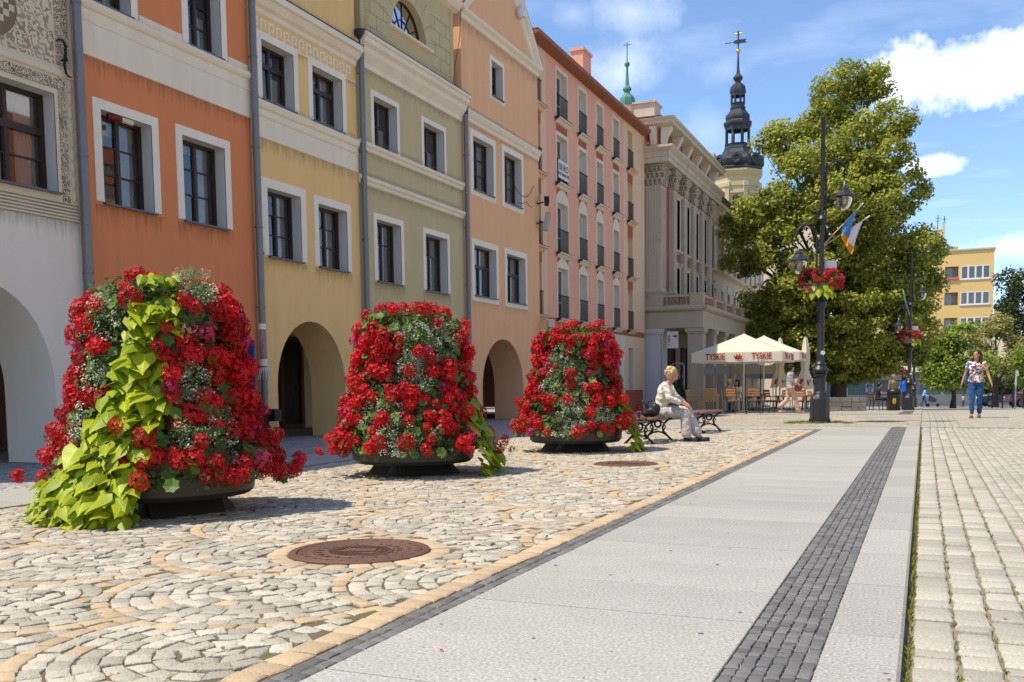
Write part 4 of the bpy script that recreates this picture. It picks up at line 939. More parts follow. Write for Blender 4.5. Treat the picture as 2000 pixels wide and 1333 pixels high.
def chimney(parent, c, sx, sy, z0, z1, m):
    MB().box(c[0]-sx/2, c[0]+sx/2, c[1]-sy/2, c[1]+sy/2, z0, z1).box(c[0]-sx/2-.05, c[0]+sx/2+.05, c[1]-sy/2-.05, c[1]+sy/2+.05, z1, z1+.12).obj('chimney', m, parent)
ch = on_x(1135, 110, XPK-1.6); chimney(pk, (XPK-1.6, ch.y), .5, 1.0, 11.8, ch.z+.05, M_PINK)
sg = thing('orange_shop_sign', 'long orange shop fascia with pale lettering on the pink block, above the third flower tower', 'sign', (XPK+.05, 31.3, 2.8))
MB().box(XPK+.021, XPK+.08, 29.0, 33.95, 2.72, 3.12).obj('board', mat('sign_orange', (.62, .10, .015), .5, .12, 8), sg)
mb = MB(); rr = random.Random(4); y = 29.15; k = 0
while y < 33.8:
    if k % 7 in (3,): mb = mb.box(XPK+.081, XPK+.084, y, y+.06, 2.72, 2.72+rr.uniform(.1, .38))
    y += rr.uniform(.1, .2); k += 1
for i in range(8):
    y = 29.3+i*.6; MB().box(XPK+.081, XPK+.085, y, y+rr.uniform(.04, .08), 2.73, 2.73+rr.uniform(.08, .36)).obj('pale_stroke', M_STONEC, sg)
bb = thing('office_banner', 'white banner lettered BIURO on a balustrade of the pink block', 'banner', (XPK+.07, 30.3, 7.8))
MB().box(XPK+.062, XPK+.07, 29.86, 30.84, 7.86, 8.46).obj('cloth', M_WFRAME, bb)
for body, z, s_ in (('BIURO', 8.14, .30), ('RACHUNKOWE', 7.97, .14)): link('lettering', text_mesh(body, s_, mat('banner_ink', (.06, .06, .08), .6), .002, 'CENTER', .003), bb, Vector((XPK+.073, 30.35, z))-ORG[bb.name], ROT_FACE_X)

# ------------------------------------------------------------------ grey palace with portico
XG_ = -10.65; YG0, YG1 = 41.0, 52.0
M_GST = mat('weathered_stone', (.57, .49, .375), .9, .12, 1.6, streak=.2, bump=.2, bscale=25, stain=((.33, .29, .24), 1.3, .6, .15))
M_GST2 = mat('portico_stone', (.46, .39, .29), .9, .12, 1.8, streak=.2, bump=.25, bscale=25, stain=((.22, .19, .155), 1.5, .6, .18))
M_PGREY = mat('grey_painted_pillar', (.58, .56, .56), .85, .06, 2)
M_BALU = mat('terracotta_baluster', (.40, .20, .11), .9, .15, 8)
gp = thing('grey_palace', 'grey neoclassical building with fluted pilasters, bracketed cornice and a balconied portico', 'building', (XG_, 46.5, 0))
winY = [43.55, 45.5, 47.45, 49.35, 51.2]; pilY = [42.55, 44.55, 46.5, 48.42, 50.3]
ho = []
for y in winY:
    for z0, z1 in ((4.4, 6.3), (7.2, 9.4)): ho.append((y-.33, y+.33, z0, z1, None))
    ho.append((y-.3, y+.3, 11.35, 12.0, None))
mb = wall_front(MB(), XG_, YG0, YG1, 3.4, 12.6, ho)
mb.poly([(XG_, YG0, 3.4), (XG_-3, YG0, 3.4), (XG_-3, YG0, 12.6), (XG_, YG0, 12.6)]).poly([(XG_, YG1, 0), (XG_-12, YG1, 0), (XG_-12, YG1, 12.6), (XG_, YG1, 12.6)]).poly([(XG_-12, YG0, 0), (XG_-12, YG1, 0), (XG_-12, YG1, 12.6), (XG_-12, YG0, 12.6)])
mb.obj('wall', M_REDBR, gp)
for h in ho:
    y0, y1, z0, z1, _ = h; fr = MB(); s_ = .22 if z1 < 10 else .08
    fr.box(XG_, XG_+.12, y0-s_, y0, z0-.1, z1+.12).box(XG_, XG_+.12, y1, y1+s_, z0-.1, z1+.12).box(XG_, XG_+.119, y0, y1, z1, z1+.12)
    if s_ > .1: fr.profile_y([(.12, z1+.10), (.2, z1+.16), (.24, z1+.2), (0, z1+.26)], y0-s_-.08, y1+s_+.08, XG_); fr.profile_y([(.0, z0-.22), (.2, z0-.16), (.2, z0-.1), (0, z0-.06)], y0-s_-.05, y1+s_+.05, XG_)
    fr.obj('window_surround', M_GST, gp); lining(MB(), XG_+.118, h, .3).obj('window_reveal', M_GST, gp)
    wn = frame_box(MB(), XG_-.18, y0, y1, z0, z1, .06, .06).box(XG_-.17, XG_-.11, (y0+y1)/2-.025, (y0+y1)/2+.025, z0+.06, z1-.06).obj('window', M_BROWN, gp)
    for a, b in ((y0+.05, (y0+y1)/2-.02), ((y0+y1)/2+.02, y1-.05)): MB().poly([(XG_-.14, a, z0+.05), (XG_-.14, b, z0+.05), (XG_-.14, b, z1-.05), (XG_-.14, a, z1-.05)]).obj('pane', M_GLASS, wn)
    MB().box(XG_-.7, XG_-.69, y0-.4, y1+.4, z0-.3, z1+.3).obj('room_dark', M_ROOM, wn)
def corinthian(parent, x, y, wx, wy, z0, face):
    """fluted pilaster: pedestal, shaft, leafy capital. face: outward axis"""
    MB().box(x-wx/2-.05, x+wx/2+.05, y-wy/2-.05, y+wy/2+.05, z0, z0+.62).box(x-wx/2-.09, x+wx/2+.09, y-wy/2-.09, y+wy/2+.09, z0+.62, z0+.7).obj('pilaster_base', M_GST2, parent)
    mb = MB(); z1, z2 = z0+.7, 9.62; n = 7; d = .035                     # flutes as alternating proud fillets on each visible face
    mb.box(x-wx/2+d, x+wx/2-d, y-wy/2+d, y+wy/2-d, z1, z2)
    for i in range(n):
        t0 = (i+.18)/n; t1 = (i+.60)/n
        mb.box(x-wx/2+wx*t0, x-wx/2+wx*t1, y-wy/2, y-wy/2+d, z1+.15, z2-.1); mb.box(x+wx/2-d, x+wx/2, y-wy/2+wy*t0, y-wy/2+wy*t1, z1+.15, z2-.1)
    mb.box(x-wx/2, x+wx/2, y-wy/2, y+wy/2, z1, z1+.15).box(x-wx/2, x+wx/2, y-wy/2, y+wy/2, z2-.1, z2); mb.obj('fluted_shaft', M_GST, parent)
    cb = MB(); cb.grid([[(x+sx*(wx/2+o), y+sy*(wy/2+o), z) for sx, sy in ((-1, -1), (1, -1), (1, 1), (-1, 1))] for o, z in ((-.03, z2), (-.02, z2+.45), (.05, z2+.72), (.1, z2+.8), (.1, z2+.88))], True, True, True)
    cap = cb.obj('capital', M_GST2, parent)
    lv = MB(); rr = random.Random(int(y*10))
    for row, (zb, hh, o) in enumerate(((z2+.02, .3, .03), (z2+.25, .33, .05), (z2+.5, .26, .08))):
        for side in range(2):
            m_ = 4
            for i in range(m_+1):
                t = (i+(.5 if row == 1 else 0))/m_
                if t > 1: continue
                cx_, cy2 = (x-wx/2+wx*t, y-wy/2-o*.4) if side == 0 else (x+wx/2+o*.4, y-wy/2+wy*t); nx_, ny_ = (0, -1) if side == 0 else (1, 0)
                w_ = (wx if side == 0 else wy)/m_*.42
                for k in range(3):                           # curling leaf
                    z = zb+hh*k/3; off = o*(.3+k*.55)
                    lv.ell((cx_+nx_*off, cy2+ny_*off, z+hh*.16), ((w_ if nx_ == 0 else .05), (w_ if nx_ else .05), hh*.2), 6, 4)
    for sx, sy in ((1, -1), (-1, -1), (1, 1)): lv.ell((x+sx*(wx/2+.08), y+sy*(wy/2+.08), z2+.66), (.1, .1, .1), 8, 6)
    tag(lv.obj('acanthus_leaves', M_GST2, cap, 50), kind='stuff')
corinthian(gp, -11.05, 41.35, .84, .84, 4.35, 'x')
for y in pilY: corinthian(gp, XG_+.04, y, .44, .56, 4.35, 'x')
def ring_profile(prof, x0, x1, y0, y1):                     # moulding round the -Y side and the +X front
    mb = MB(); rows_ = []
    for p, z in prof: rows_.append([(x0, y0-p, z), (x1+p, y0-p, z), (x1+p, y1, z)])
    mb.grid(rows_, False); return mb
ring_profile([(.42, 10.52), (.42, 10.72), (.46, 10.74), (.46, 10.95), (.55, 11.02), (.62, 11.1), (.62, 11.2), (0, 11.26)], -11.6, XG_, YG0, YG1).poly([(-11.6, YG0-.42, 10.52), (XG_+.42, YG0-.42, 10.52), (XG_, YG0, 10.52), (-11.6, YG0, 10.52)]).poly([(XG_+.42, YG0-.42, 10.52), (XG_+.42, YG1, 10.52), (XG_, YG1, 10.52), (XG_, YG0, 10.52)]).obj('entablature', M_GST, gp)
ring_profile([(.0, 12.04), (.58, 12.10), (.60, 12.12), (.60, 12.22), (.70, 12.28), (.72, 12.34), (0, 12.52)], -11.6, XG_, YG0, YG1).obj('cornice', mat('pale_soffit', (.60, .53, .41), .9, .08, 2), gp)
for i in range(6):                                          # brackets under the cornice
    y = 41.9+i*1.98-.9
    MB().prism([(XG_+.01, y-.16, 11.3), (XG_+.2, y-.16, 11.32), (XG_+.26, y-.16, 11.6), (XG_+.46, y-.16, 11.95), (XG_+.46, y-.16, 12.06), (XG_+.01, y-.16, 12.06)], (0, .32, 0)).obj('bracket', M_STONEC, gp)
for x in (-11.4, -10.95): MB().prism([(x-.14, YG0-.01, 11.3), (x-.14, YG0-.2, 11.32), (x-.14, YG0-.3, 11.6), (x-.14, YG0-.46, 11.95), (x-.14, YG0-.46, 12.06), (x-.14, YG0-.01, 12.06)], (.28, 0, 0)).obj('bracket', M_STONEC, gp)
MB().prism([(XG_+.66, YG0+.6, 12.38), (XG_-5, YG0+.6, 13.2), (XG_-12, YG0+.6, 12.45)], (0, YG1-YG0-.6, 0)).obj('roof', mat('grey_roof_sheet', (.15, .155, .155), .6, .15, 3, streak=.1), gp)
MB().box(-11.75, -10.85, 40.55, 41.6, 12.5, 13.05).box(-11.82, -10.78, 40.48, 41.67, 13.05, 13.13).obj('parapet_block', M_GST, gp)
MB().box(-10.9, -10.4, 50.9, 51.5, 12.4, 13.1).obj('parapet_block', M_GST, gp)
fl = thing('flagpole_holder', 'short red and white pole fixed under the grey palace cornice', 'pole', (-11.2, 40.9, 11.5))
MB().tube([(-11.1, 40.6, 11.3), (-11.4, 40.75, 12.0)], .045, 8).obj('pole', mat('pole_red', (.45, .05, .03), .5), fl)
# portico
XP_ = -8.8; YP1 = 51.5; YQ = YG0-.05
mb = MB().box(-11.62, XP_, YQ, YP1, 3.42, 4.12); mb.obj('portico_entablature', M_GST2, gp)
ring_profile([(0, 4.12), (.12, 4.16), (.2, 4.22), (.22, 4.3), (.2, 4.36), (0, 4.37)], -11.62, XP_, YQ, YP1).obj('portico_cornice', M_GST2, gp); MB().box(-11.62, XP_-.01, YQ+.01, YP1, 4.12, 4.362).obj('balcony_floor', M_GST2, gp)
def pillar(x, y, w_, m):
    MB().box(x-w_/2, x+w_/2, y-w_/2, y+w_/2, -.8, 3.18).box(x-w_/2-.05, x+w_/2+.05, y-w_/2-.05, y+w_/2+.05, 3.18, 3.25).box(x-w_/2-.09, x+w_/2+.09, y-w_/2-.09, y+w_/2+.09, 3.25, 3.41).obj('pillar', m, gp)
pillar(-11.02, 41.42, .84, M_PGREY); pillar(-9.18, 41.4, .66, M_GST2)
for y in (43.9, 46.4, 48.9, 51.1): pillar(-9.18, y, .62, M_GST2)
def balustrade(x0, y0, x1, y1, n):
    d = Vector((x1-x0, y1-y0, 0)); 
    MB().cbox(((x0+x1)/2, (y0+y1)/2, 4.82), ((abs(d.x) or .2), (abs(d.y) or .2), .09)).obj('balcony_rail', M_GST2, gp); MB().cbox(((x0+x1)/2, (y0+y1)/2, 4.41), ((abs(d.x) or .18), (abs(d.y) or .18), .07)).obj('balcony_plinth', M_GST2, gp)
    for i in range(n):
        t = (i+.5)/n; MB().lathe([(.06, 4.45), (.06, 4.48), (.035, 4.51), (.075, 4.58), (.07, 4.63), (.035, 4.7), (.06, 4.74), (.06, 4.775)], 8, (x0+d.x*t, y0+d.y*t, 0)).obj('baluster', M_BALU, gp, 50)
def ped(x, y, sx=.36, sy=.36): MB().box(x-sx/2, x+sx/2, y-sy/2, y+sy/2, 4.37, 4.86).box(x-sx/2-.03, x+sx/2+.03, y-sy/2-.03, y+sy/2+.03, 4.86, 4.92).obj('balcony_pedestal', M_GST2, gp)
ped(-9.12, 41.2, .6, .34); balustrade(-10.62, 41.2, -9.42, 41.2, 7)
ys_ = [41.2, 43.6, 46.0, 48.4, 50.9]
for a, b in zip(ys_, ys_[1:]):
    ped(-8.98, b); balustrade(-8.98, a+.2, -8.98, b-.18, 8)
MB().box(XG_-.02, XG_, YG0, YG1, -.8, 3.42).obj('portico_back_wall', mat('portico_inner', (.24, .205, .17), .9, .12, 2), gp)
for y in (42.6, 45.2, 47.8, 50.2):
    dw = frame_box(MB(), XG_, y-.65, y+.65, 0, 2.7, .1, .08).obj('portico_door', M_BROWN, gp); MB().box(XG_+.01, XG_+.03, y-.55, y+.55, .1, 2.6).obj('door_leaf', mat('dark_door', (.022, .013, .010)), dw)
for i in range(4): MB().box(XG_+.005, XG_+.06, 43.3+i*2.6, 44.2+i*2.6, .9, 2.7).obj('shutter', mat('ribbed_shutter', (.30, .27, .25), .7, .1, 30), gp)
sg = thing('hanging_bar_sign', 'white hanging bar sign with red lettering in the portico of the grey palace', 'sign', (-10.1, 41.1, 2.9))
MB().box(-10.42, -9.92, 41.05, 41.12, 2.55, 3.28).obj('panel', M_WFRAME, sg); MB().tube([(-10.4, 41.08, 3.28), (-10.4, 41.08, 3.42)], .012, 6).tube([(-9.94, 41.08, 3.28), (-9.94, 41.08, 3.42)], .012, 6).obj('hangers', M_IRON, sg)
MR = mat('lettering_red', (.42, .025, .02), .5); link('lettering', text_mesh('TYSKIE', .15, MR, .002, 'CENTER', .004), sg, Vector((-10.27, 41.045, 2.9))-ORG[sg.name], (R(90), R(-90), 0))
mb = MB().prism([(-10.13, 41.046, 3.02), (-9.97, 41.046, 3.02), (-9.95, 41.046, 3.14), (-10.01, 41.046, 3.09), (-10.05, 41.046, 3.17), (-10.09, 41.046, 3.09), (-10.15, 41.046, 3.14)], (0, .004, 0)); mb.obj('crown_mark', MR, sg)
ll = thing('portico_lamp', 'small glowing yellow lamp inside the portico', 'lamp', (-9.95, 42.2, 2.9))
ml = bpy.data.materials.new('lit_bulb'); ml.use_nodes = True; ml.node_tree.nodes['Principled BSDF'].inputs['Emission Color'].default_value = (1, .72, .2, 1); ml.node_tree.nodes['Principled BSDF'].inputs['Emission Strength'].default_value = 2.2
p = on_y(1322, 664, 42.2); MB().ell(p, (.055, .055, .075)).obj('bulb', ml, ll, 60); MB().tube([p+Vector((0, 0, .07)), Vector((p.x, p.y, 3.42))], .012, 6).obj('cord', M_IRON, ll)
ga_ = thing('garden_gate', 'light metal arched gate frame standing in the portico beside the potted conifers', 'gate', (-10.0, 40.6, 0))
gx = on_y(1311, 790, 40.5).x; gx2 = on_y(1336, 790, 40.5).x
MB().tube([(gx, 40.5, -.22), (gx, 40.5, 1.75)]+[(gx+(gx2-gx)*(1-math.cos(a*math.pi/8))/2, 40.5, 1.75+.14*math.sin(a*math.pi/8)) for a in range(1, 8)]+[(gx2, 40.5, 1.75), (gx2, 40.5, -.22)], .022, 8).obj('frame', mat('light_steel', (.48, .48, .48), .4, .1, metal=.5), ga_, 40)
mb = MB()
for z in (.3, .6, .9, 1.2): mb.tube([(gx, 40.5, z), (gx+.1, 40.5, z+.12), (gx+.02, 40.5, z+.24)], .009, 5).tube([(gx2, 40.5, z), (gx2-.1, 40.5, z+.12), (gx2-.02, 40.5, z+.24)], .009, 5)
mb.tube([(gx, 40.5, .25), (gx2, 40.5, .25)], .014, 6); tag(mb.obj('scrolls', MATS['light_steel'], ga_), kind='stuff')

# ------------------------------------------------------------------ yellow neighbour with arched windows
XN = -10.7
ny = thing('cream_neighbour_house', 'cream and peach house with round-arched windows beyond the grey palace', 'building', (XN, 60, 0))
M_NY = mat('peach_cream_stucco', (.76, .56, .36), .92, .06, 1.1, streak=.07)
ho = []; ywin = [53.0+i*1.9 for i in range(9)]
for y in ywin: ho += [(y-.38, y+.38, 4.6, 6.2, None), (y-.38, y+.38, 7.4, 9.2, None)]
wall_front(MB(), XN, 52.02, 70, -1.5, 11.2, ho).poly([(XN, 70, 0), (XN-10, 70, 0), (XN-10, 70, 11.2), (XN, 70, 11.2)]).poly([(XN-10, 52.1, 0), (XN-10, 70, 0), (XN-10, 70, 11.2), (XN-10, 52.1, 11.2)]).obj('wall', M_NY, ny)
for h in ho:
    y0, y1, z0, z1, _ = h; lining(MB(), XN, h, .2).obj('window_reveal', M_STONEC, ny); wn = frame_box(MB(), XN-.2, y0, y1, z0, z1, .06, .05).obj('window', M_WFRAME, ny)
    MB().poly([(XN-.17, y0, z0), (XN-.17, y1, z0), (XN-.17, y1, z1), (XN-.17, y0, z1)]).obj('pane', M_GLASS, wn); MB().box(XN-.6, XN-.59, y0-.3, y1+.3, z0-.2, z1+.2).obj('room_dark', M_ROOM, wn)
    c = (y0+y1)/2
    if z0 < 5: MB().prism([(XN, c-.52*math.cos(a*math.pi/12), z1+.02+.55*math.sin(a*math.pi/12)) for a in range(13)][::-1], (.03, 0, 0)).obj('arch_tympanum', M_STONEC, ny)
    else: MB().profile_y([(0, z1+.15), (.2, z1+.22), (.22, z1+.3), (0, z1+.36)], y0-.15, y1+.15, XN).obj('window_hood', M_STONEC, ny)
for z in (6.95, 10.6): MB().profile_y([(0, z), (.12, z+.1), (.25, z+.18), (.25, z+.28), (0, z+.34)], 52.02, 70, XN).obj('cornice', M_NY, ny)
MB().prism([(XN+.4, 52, 11.2), (XN-5, 52, 13.2), (XN-10.4, 52, 11.2)], (0, 18, 0)).obj('roof', mat('grey_roof_sheet', (.15, .155, .155)), ny)

# ------------------------------------------------------------------ church tower and green spire
YT = 150.0; kT = YT/85.0
def T(px, py): return on_y(px, py, YT)
tc_ = T(1440, 400); tx = tc_.x
tw = thing('church_tower', 'baroque church tower with a tiered dark copper spire, golden ball and weather vane', 'tower', (tx, YT, 0))
M_TWR = mat('tower_stucco', (.54, .435, .225), .92, .08, .4, streak=.1); M_COP = mat('dark_copper', (.048, .05, .055), .45, .25, .8, streak=.22, metal=.35, spec=.45, stain=((.10, .19, .165), .7, .62, .1)); M_GOLD = mat('gilding', (.75, .48, .10), .3, .1, metal=.9)
def zpx(py): return T(1440, py).z
def rpx(w_): return w_/2/F_PX*(T(1440, 300)-Vector((0, 0, 1))).dot(FWD)
def oct_(mb, rows_, n=8, ph=22.5): mb.lathe([(rpx(w_)/math.cos(R(180/n)), zpx(py)) for w_, py in rows_], n, (tx, YT, 0), R(ph)); return mb
ph = 10
sq = MB(); hw = rpx(88)
def oct2(w_, py): return (rpx(w_)*1.08, zpx(py))
rw = rpx(86)*1.06
prof = [(rw*.96, -4), (rw*.96, zpx(346))]
MB().lathe(prof, 8, (tx, YT, 0), R(22.5+8)).obj('shaft', M_TWR, tw)
MB().lathe([(rw*.96, zpx(372)), (rw*1.0, zpx(370)), (rw*1.0, zpx(362)), (rw*.98, zpx(360)), (rw*.98, zpx(352)), (rw*1.06, zpx(348)), (rw*1.12, zpx(342)), (rw*1.12, zpx(339)), (rw*.9, zpx(337))], 8, (tx, YT, 0), R(30.5)).obj('cornice', M_TWR, tw)
for k in range(8):
    a = R(30.5)+k*math.pi/4+R(0); MB().cbox((tx+rw*.93*math.cos(a), YT+rw*.93*math.sin(a), (zpx(365)+zpx(430))/2), (rpx(16), rpx(16), abs(zpx(365)-zpx(430))), Matrix.Rotation(a, 3, 'Z')).obj('corner_pilaster', M_TWR, tw)
    MB().cbox((tx+rw*.95*math.cos(a), YT+rw*.95*math.sin(a), zpx(368)), (rpx(20), rpx(20), abs(zpx(364)-zpx(372))), Matrix.Rotation(a, 3, 'Z')).obj('pilaster_capital', M_GST, tw)
def facing_panel(ang, w_, py0, py1, rad, m, nm, arch=True, th=.25):
    n_ = Vector((math.cos(ang), math.sin(ang), 0)); u = Vector((-math.sin(ang), math.cos(ang), 0)); z0, z1 = zpx(py0), zpx(py1); c = Vector((tx, YT, 0))+n_*rad
    pts = [c-u*w_+Vector((0, 0, z0)), c+u*w_+Vector((0, 0, z0))]+([c+u*w_*math.cos(t)+Vector((0, 0, z1-w_+w_*math.sin(t))) for t in [i*math.pi/8 for i in range(9)]] if arch else [c+u*w_+Vector((0, 0, z1)), c-u*w_+Vector((0, 0, z1))])
    return MB().prism(pts, n_*th).obj(nm, m, tw, fix=True)
fa = [R(30.5+22.5)+k*math.pi/4 for k in range(8)]
apo = rw*.96*math.cos(R(22.5))
for k in range(8):
    facing_panel(fa[k], rpx(15), 425, 388, apo-.1, mat('louvre_dark', (.05, .03, .025), .7), 'belfry_window'); facing_panel(fa[k], rpx(23), 385, 381, apo, M_GST, 'window_hood', False, .35)
# copper roof tiers
MB().lathe([(rw*1.10, zpx(338)), (rw*1.12, zpx(334)), (rw*1.06, zpx(330)), (rw*1.14, zpx(325)), (rw*1.17, zpx(319)), (rw*1.10, zpx(312)), (rw*.9, zpx(307)), (rw*.72, zpx(303)), (rw*.6, zpx(295)), (rw*.56, zpx(288)), (rw*.56, zpx(286))], 8, (tx, YT, 0), R(30.5)).obj('lower_dome', M_COP, tw, 20)
for k in range(8): 
    a = fa[k]; c = Vector((tx, YT, 0))+Vector((math.cos(a), math.sin(a), 0))*rw*1.0+Vector((0, 0, zpx(319)))
    rot = Matrix.Rotation(a, 3, 'Z') @ Matrix.Rotation(R(90), 3, 'Y')
    mb = MB(); rr_ = rpx(15); mb.tube([c+rot @ Vector((rr_*math.cos(t), rr_*math.sin(t), .1)) for t in [i*math.pi/8 for i in range(17)]], .3, 6); eo = mb.obj('oculus', M_COP, tw, 40)
    MB().prism([c+rot @ Vector((rr_*.85*math.cos(t), rr_*.85*math.sin(t), -.3)) for t in [i*math.pi/6 for i in range(12)]], rot @ Vector((0, 0, .4))).obj('pane', MATS['louvre_dark'], eo)
def lantern(py_base0, py_base1, py_top0, py_top1, w_, name):
    r_ = rpx(w_)/2*1.06*2/1
    r_ = rpx(w_)*1.05
    MB().lathe([(r_*1.0, zpx(py_base0)), (r_*1.1, zpx(py_base0-2)), (r_*1.1, zpx(py_base0-5)), (r_*.95, zpx(py_base0-6)), (r_*.95, zpx(py_base1+2)), (r_*1.06, zpx(py_base1+1)), (r_*1.06, zpx(py_base1)), (0.1, zpx(py_base1))], 8, (tx, YT, 0), R(30.5)).obj(name+'_base', M_COP, tw)
    for k in range(8):
        a = R(30.5)+k*math.pi/4; w2 = rpx(7 if w_ > 45 else 5)
        MB().cbox((tx+r_*.9*math.cos(a), YT+r_*.9*math.sin(a), (zpx(py_base1)+zpx(py_top0))/2), (w2*1.1, w2*1.1, abs(zpx(py_base1)-zpx(py_top0))), Matrix.Rotation(a, 3, 'Z')).obj('lantern_post', M_COP, tw)
        a = fa[k]; ap_ = r_*.9*math.cos(R(22.5)); 
        MB().cbox((tx+ap_*math.cos(a), YT+ap_*math.sin(a), zpx(py_top0+3)), (.3, r_*.75, abs(zpx(py_top0)-zpx(py_top0+6))), Matrix.Rotation(a, 3, 'Z')).obj('lantern_header', M_COP, tw)
    MB().lathe([(.05, zpx(py_top0)), (r_*1.02, zpx(py_top0)), (r_*1.1, zpx(py_top0-3)), (r_*1.14, zpx(py_top0-5)), (r_*1.14, zpx(py_top1+2)), (r_*1.0, zpx(py_top1))], 8, (tx, YT, 0), R(30.5)).obj(name+'_cornice', M_COP, tw)
lantern(298, 284, 250, 240, 48, 'lower_lantern')
MB().lathe([(rpx(50), zpx(240)), (rpx(47), zpx(237)), (rpx(50), zpx(233)), (rpx(48), zpx(228)), (rpx(36), zpx(221)), (rpx(28), zpx(215))], 8, (tx, YT, 0), R(30.5)).obj('middle_dome', M_COP, tw, 20)
lantern(216, 203, 183, 180, 27, 'upper_lantern')
MB().lathe([(rpx(31), zpx(181)), (rpx(32), zpx(177)), (rpx(29), zpx(171)), (rpx(20), zpx(166)), (rpx(12), zpx(163)), (rpx(11), zpx(160)), (rpx(18), zpx(156)), (rpx(20), zpx(153)), (rpx(14), zpx(149)), (rpx(8), zpx(145)), (rpx(6), zpx(140)), (rpx(4), zpx(120)), (rpx(2.5), zpx(104))], 8, (tx, YT, 0), R(30.5)).obj('spire', M_COP, tw, 20)
MB().ell((tx, YT, zpx(101)), (rpx(9),)*3, 14, 10).obj('golden_ball', M_GOLD, tw, 60)
MB().tube([(tx, YT, zpx(97)), (tx, YT, zpx(62))], .12, 6).obj('vane_rod', M_COP, tw)
zv = zpx(82); MB().prism([(tx-.9, YT, zv), (tx-.4, YT, zv+.3), (tx+1.3, YT, zv+.27), (tx+1.0, YT, zv), (tx+1.3, YT, zv-.27), (tx-.4, YT, zv-.3)], (0, .08, 0)).tube([(tx-2, YT+.04, zv), (tx-1, YT+.04, zv)], .06, 6).obj('weather_vane', M_COP, tw)
mb = MB()
for k in range(4): a = k*math.pi/4; mb.tube([(tx-.5*math.cos(a), YT, zpx(66)-.5*math.sin(a)), (tx+.5*math.cos(a), YT, zpx(66)+.5*math.sin(a))], .06, 5)
mb.obj('star', M_GOLD, tw)
YS = 75.0; sx_ = on_y(1225, 200, YS)
gs = thing('green_spire', 'slim green copper spire with a vane behind the pink block roof', 'tower', (sx_.x, YS, 0))
def zs2(py): return on_y(1225, py, YS).z
def rs2(w_): return w_/2/F_PX*YS*1.2
M_GRN = mat('green_copper', (.10, .25, .185), .6, .2, 1.2, streak=.2)
MB().lathe([(rs2(26), zs2(208)), (rs2(27), zs2(200)), (rs2(25), zs2(193)), (rs2(18), zs2(188)), (rs2(10), zs2(183)), (rs2(9), zs2(180)), (rs2(15), zs2(176)), (rs2(14), zs2(173)), (rs2(7), zs2(168)), (rs2(5), zs2(155)), (rs2(3.6), zs2(131))], 8, (sx_.x, YS, 0)).obj('helm', M_GRN, gs, 20)
MB().ell((sx_.x, YS, zs2(126)), (rs2(9),)*3).obj('ball', M_GRN, gs, 60); MB().tube([(sx_.x, YS, zs2(122)), (sx_.x, YS, zs2(84))], .05, 6).tube([(sx_.x-.3, YS, zs2(88)), (sx_.x+.3, YS, zs2(88))], .04, 5).obj('vane', M_GRN, gs)
MB().lathe([(rs2(25), 0), (rs2(25), zs2(207))], 8, (sx_.x, YS, 0)).obj('shaft', M_PINK, gs)

# ------------------------------------------------------------------ apartment blocks and shop behind the tree
YA = 130.0
ab = thing('yellow_apartment_block', 'yellow apartment block with white window strips at the right, behind the trees', 'building', (2, YA, 0))
M_APT = mat('apartment_yellow', (.76, .52, .20), .92, .06, .6, streak=.06); M_APT2 = mat('apartment_cream', (.74, .62, .42), .92, .06, .6)
def A_(px, py): p = on_y(px, py, YA); return p.x, p.z
xa0 = A_(1640, 600)[0]; xa1 = A_(1941, 550)[0]; zt = A_(1890, 489)[1]
zst = [(A_(1900, py0)[1], A_(1900, py1)[1]) for py0, py1 in ((545, 519), (595, 570), (645, 620), (695, 672))]
ho = []
xw0, xw1 = A_(1877, 530)[0], A_(1934, 530)[0]; xl0, xl1 = A_(1846, 530)[0], A_(1872, 530)[0]
for z0, z1 in zst: ho += [(xw0, xw1, z0, z1, None), (xl0, xl1, z0, z1, None)]
mb = wall_front(MB(), YA, xa0, xa1, -4, zt, ho, 'y'); mb.poly([(xa1, YA, 0), (xa1, YA+11, 0), (xa1, YA+11, zt), (xa1, YA, zt)]).poly([(xa0, YA, zt), (xa1, YA, zt), (xa1, YA+11, zt), (xa0, YA+11, zt)]).poly([(xa0, YA+11, 0), (xa1, YA+11, 0), (xa1, YA+11, zt), (xa0, YA+11, zt)]).obj('wall', M_APT, ab)
MB().box(xa0, xa1+.15, YA-.15, YA+11.1, zt, zt+.18).obj('roof_edge', M_GST, ab)
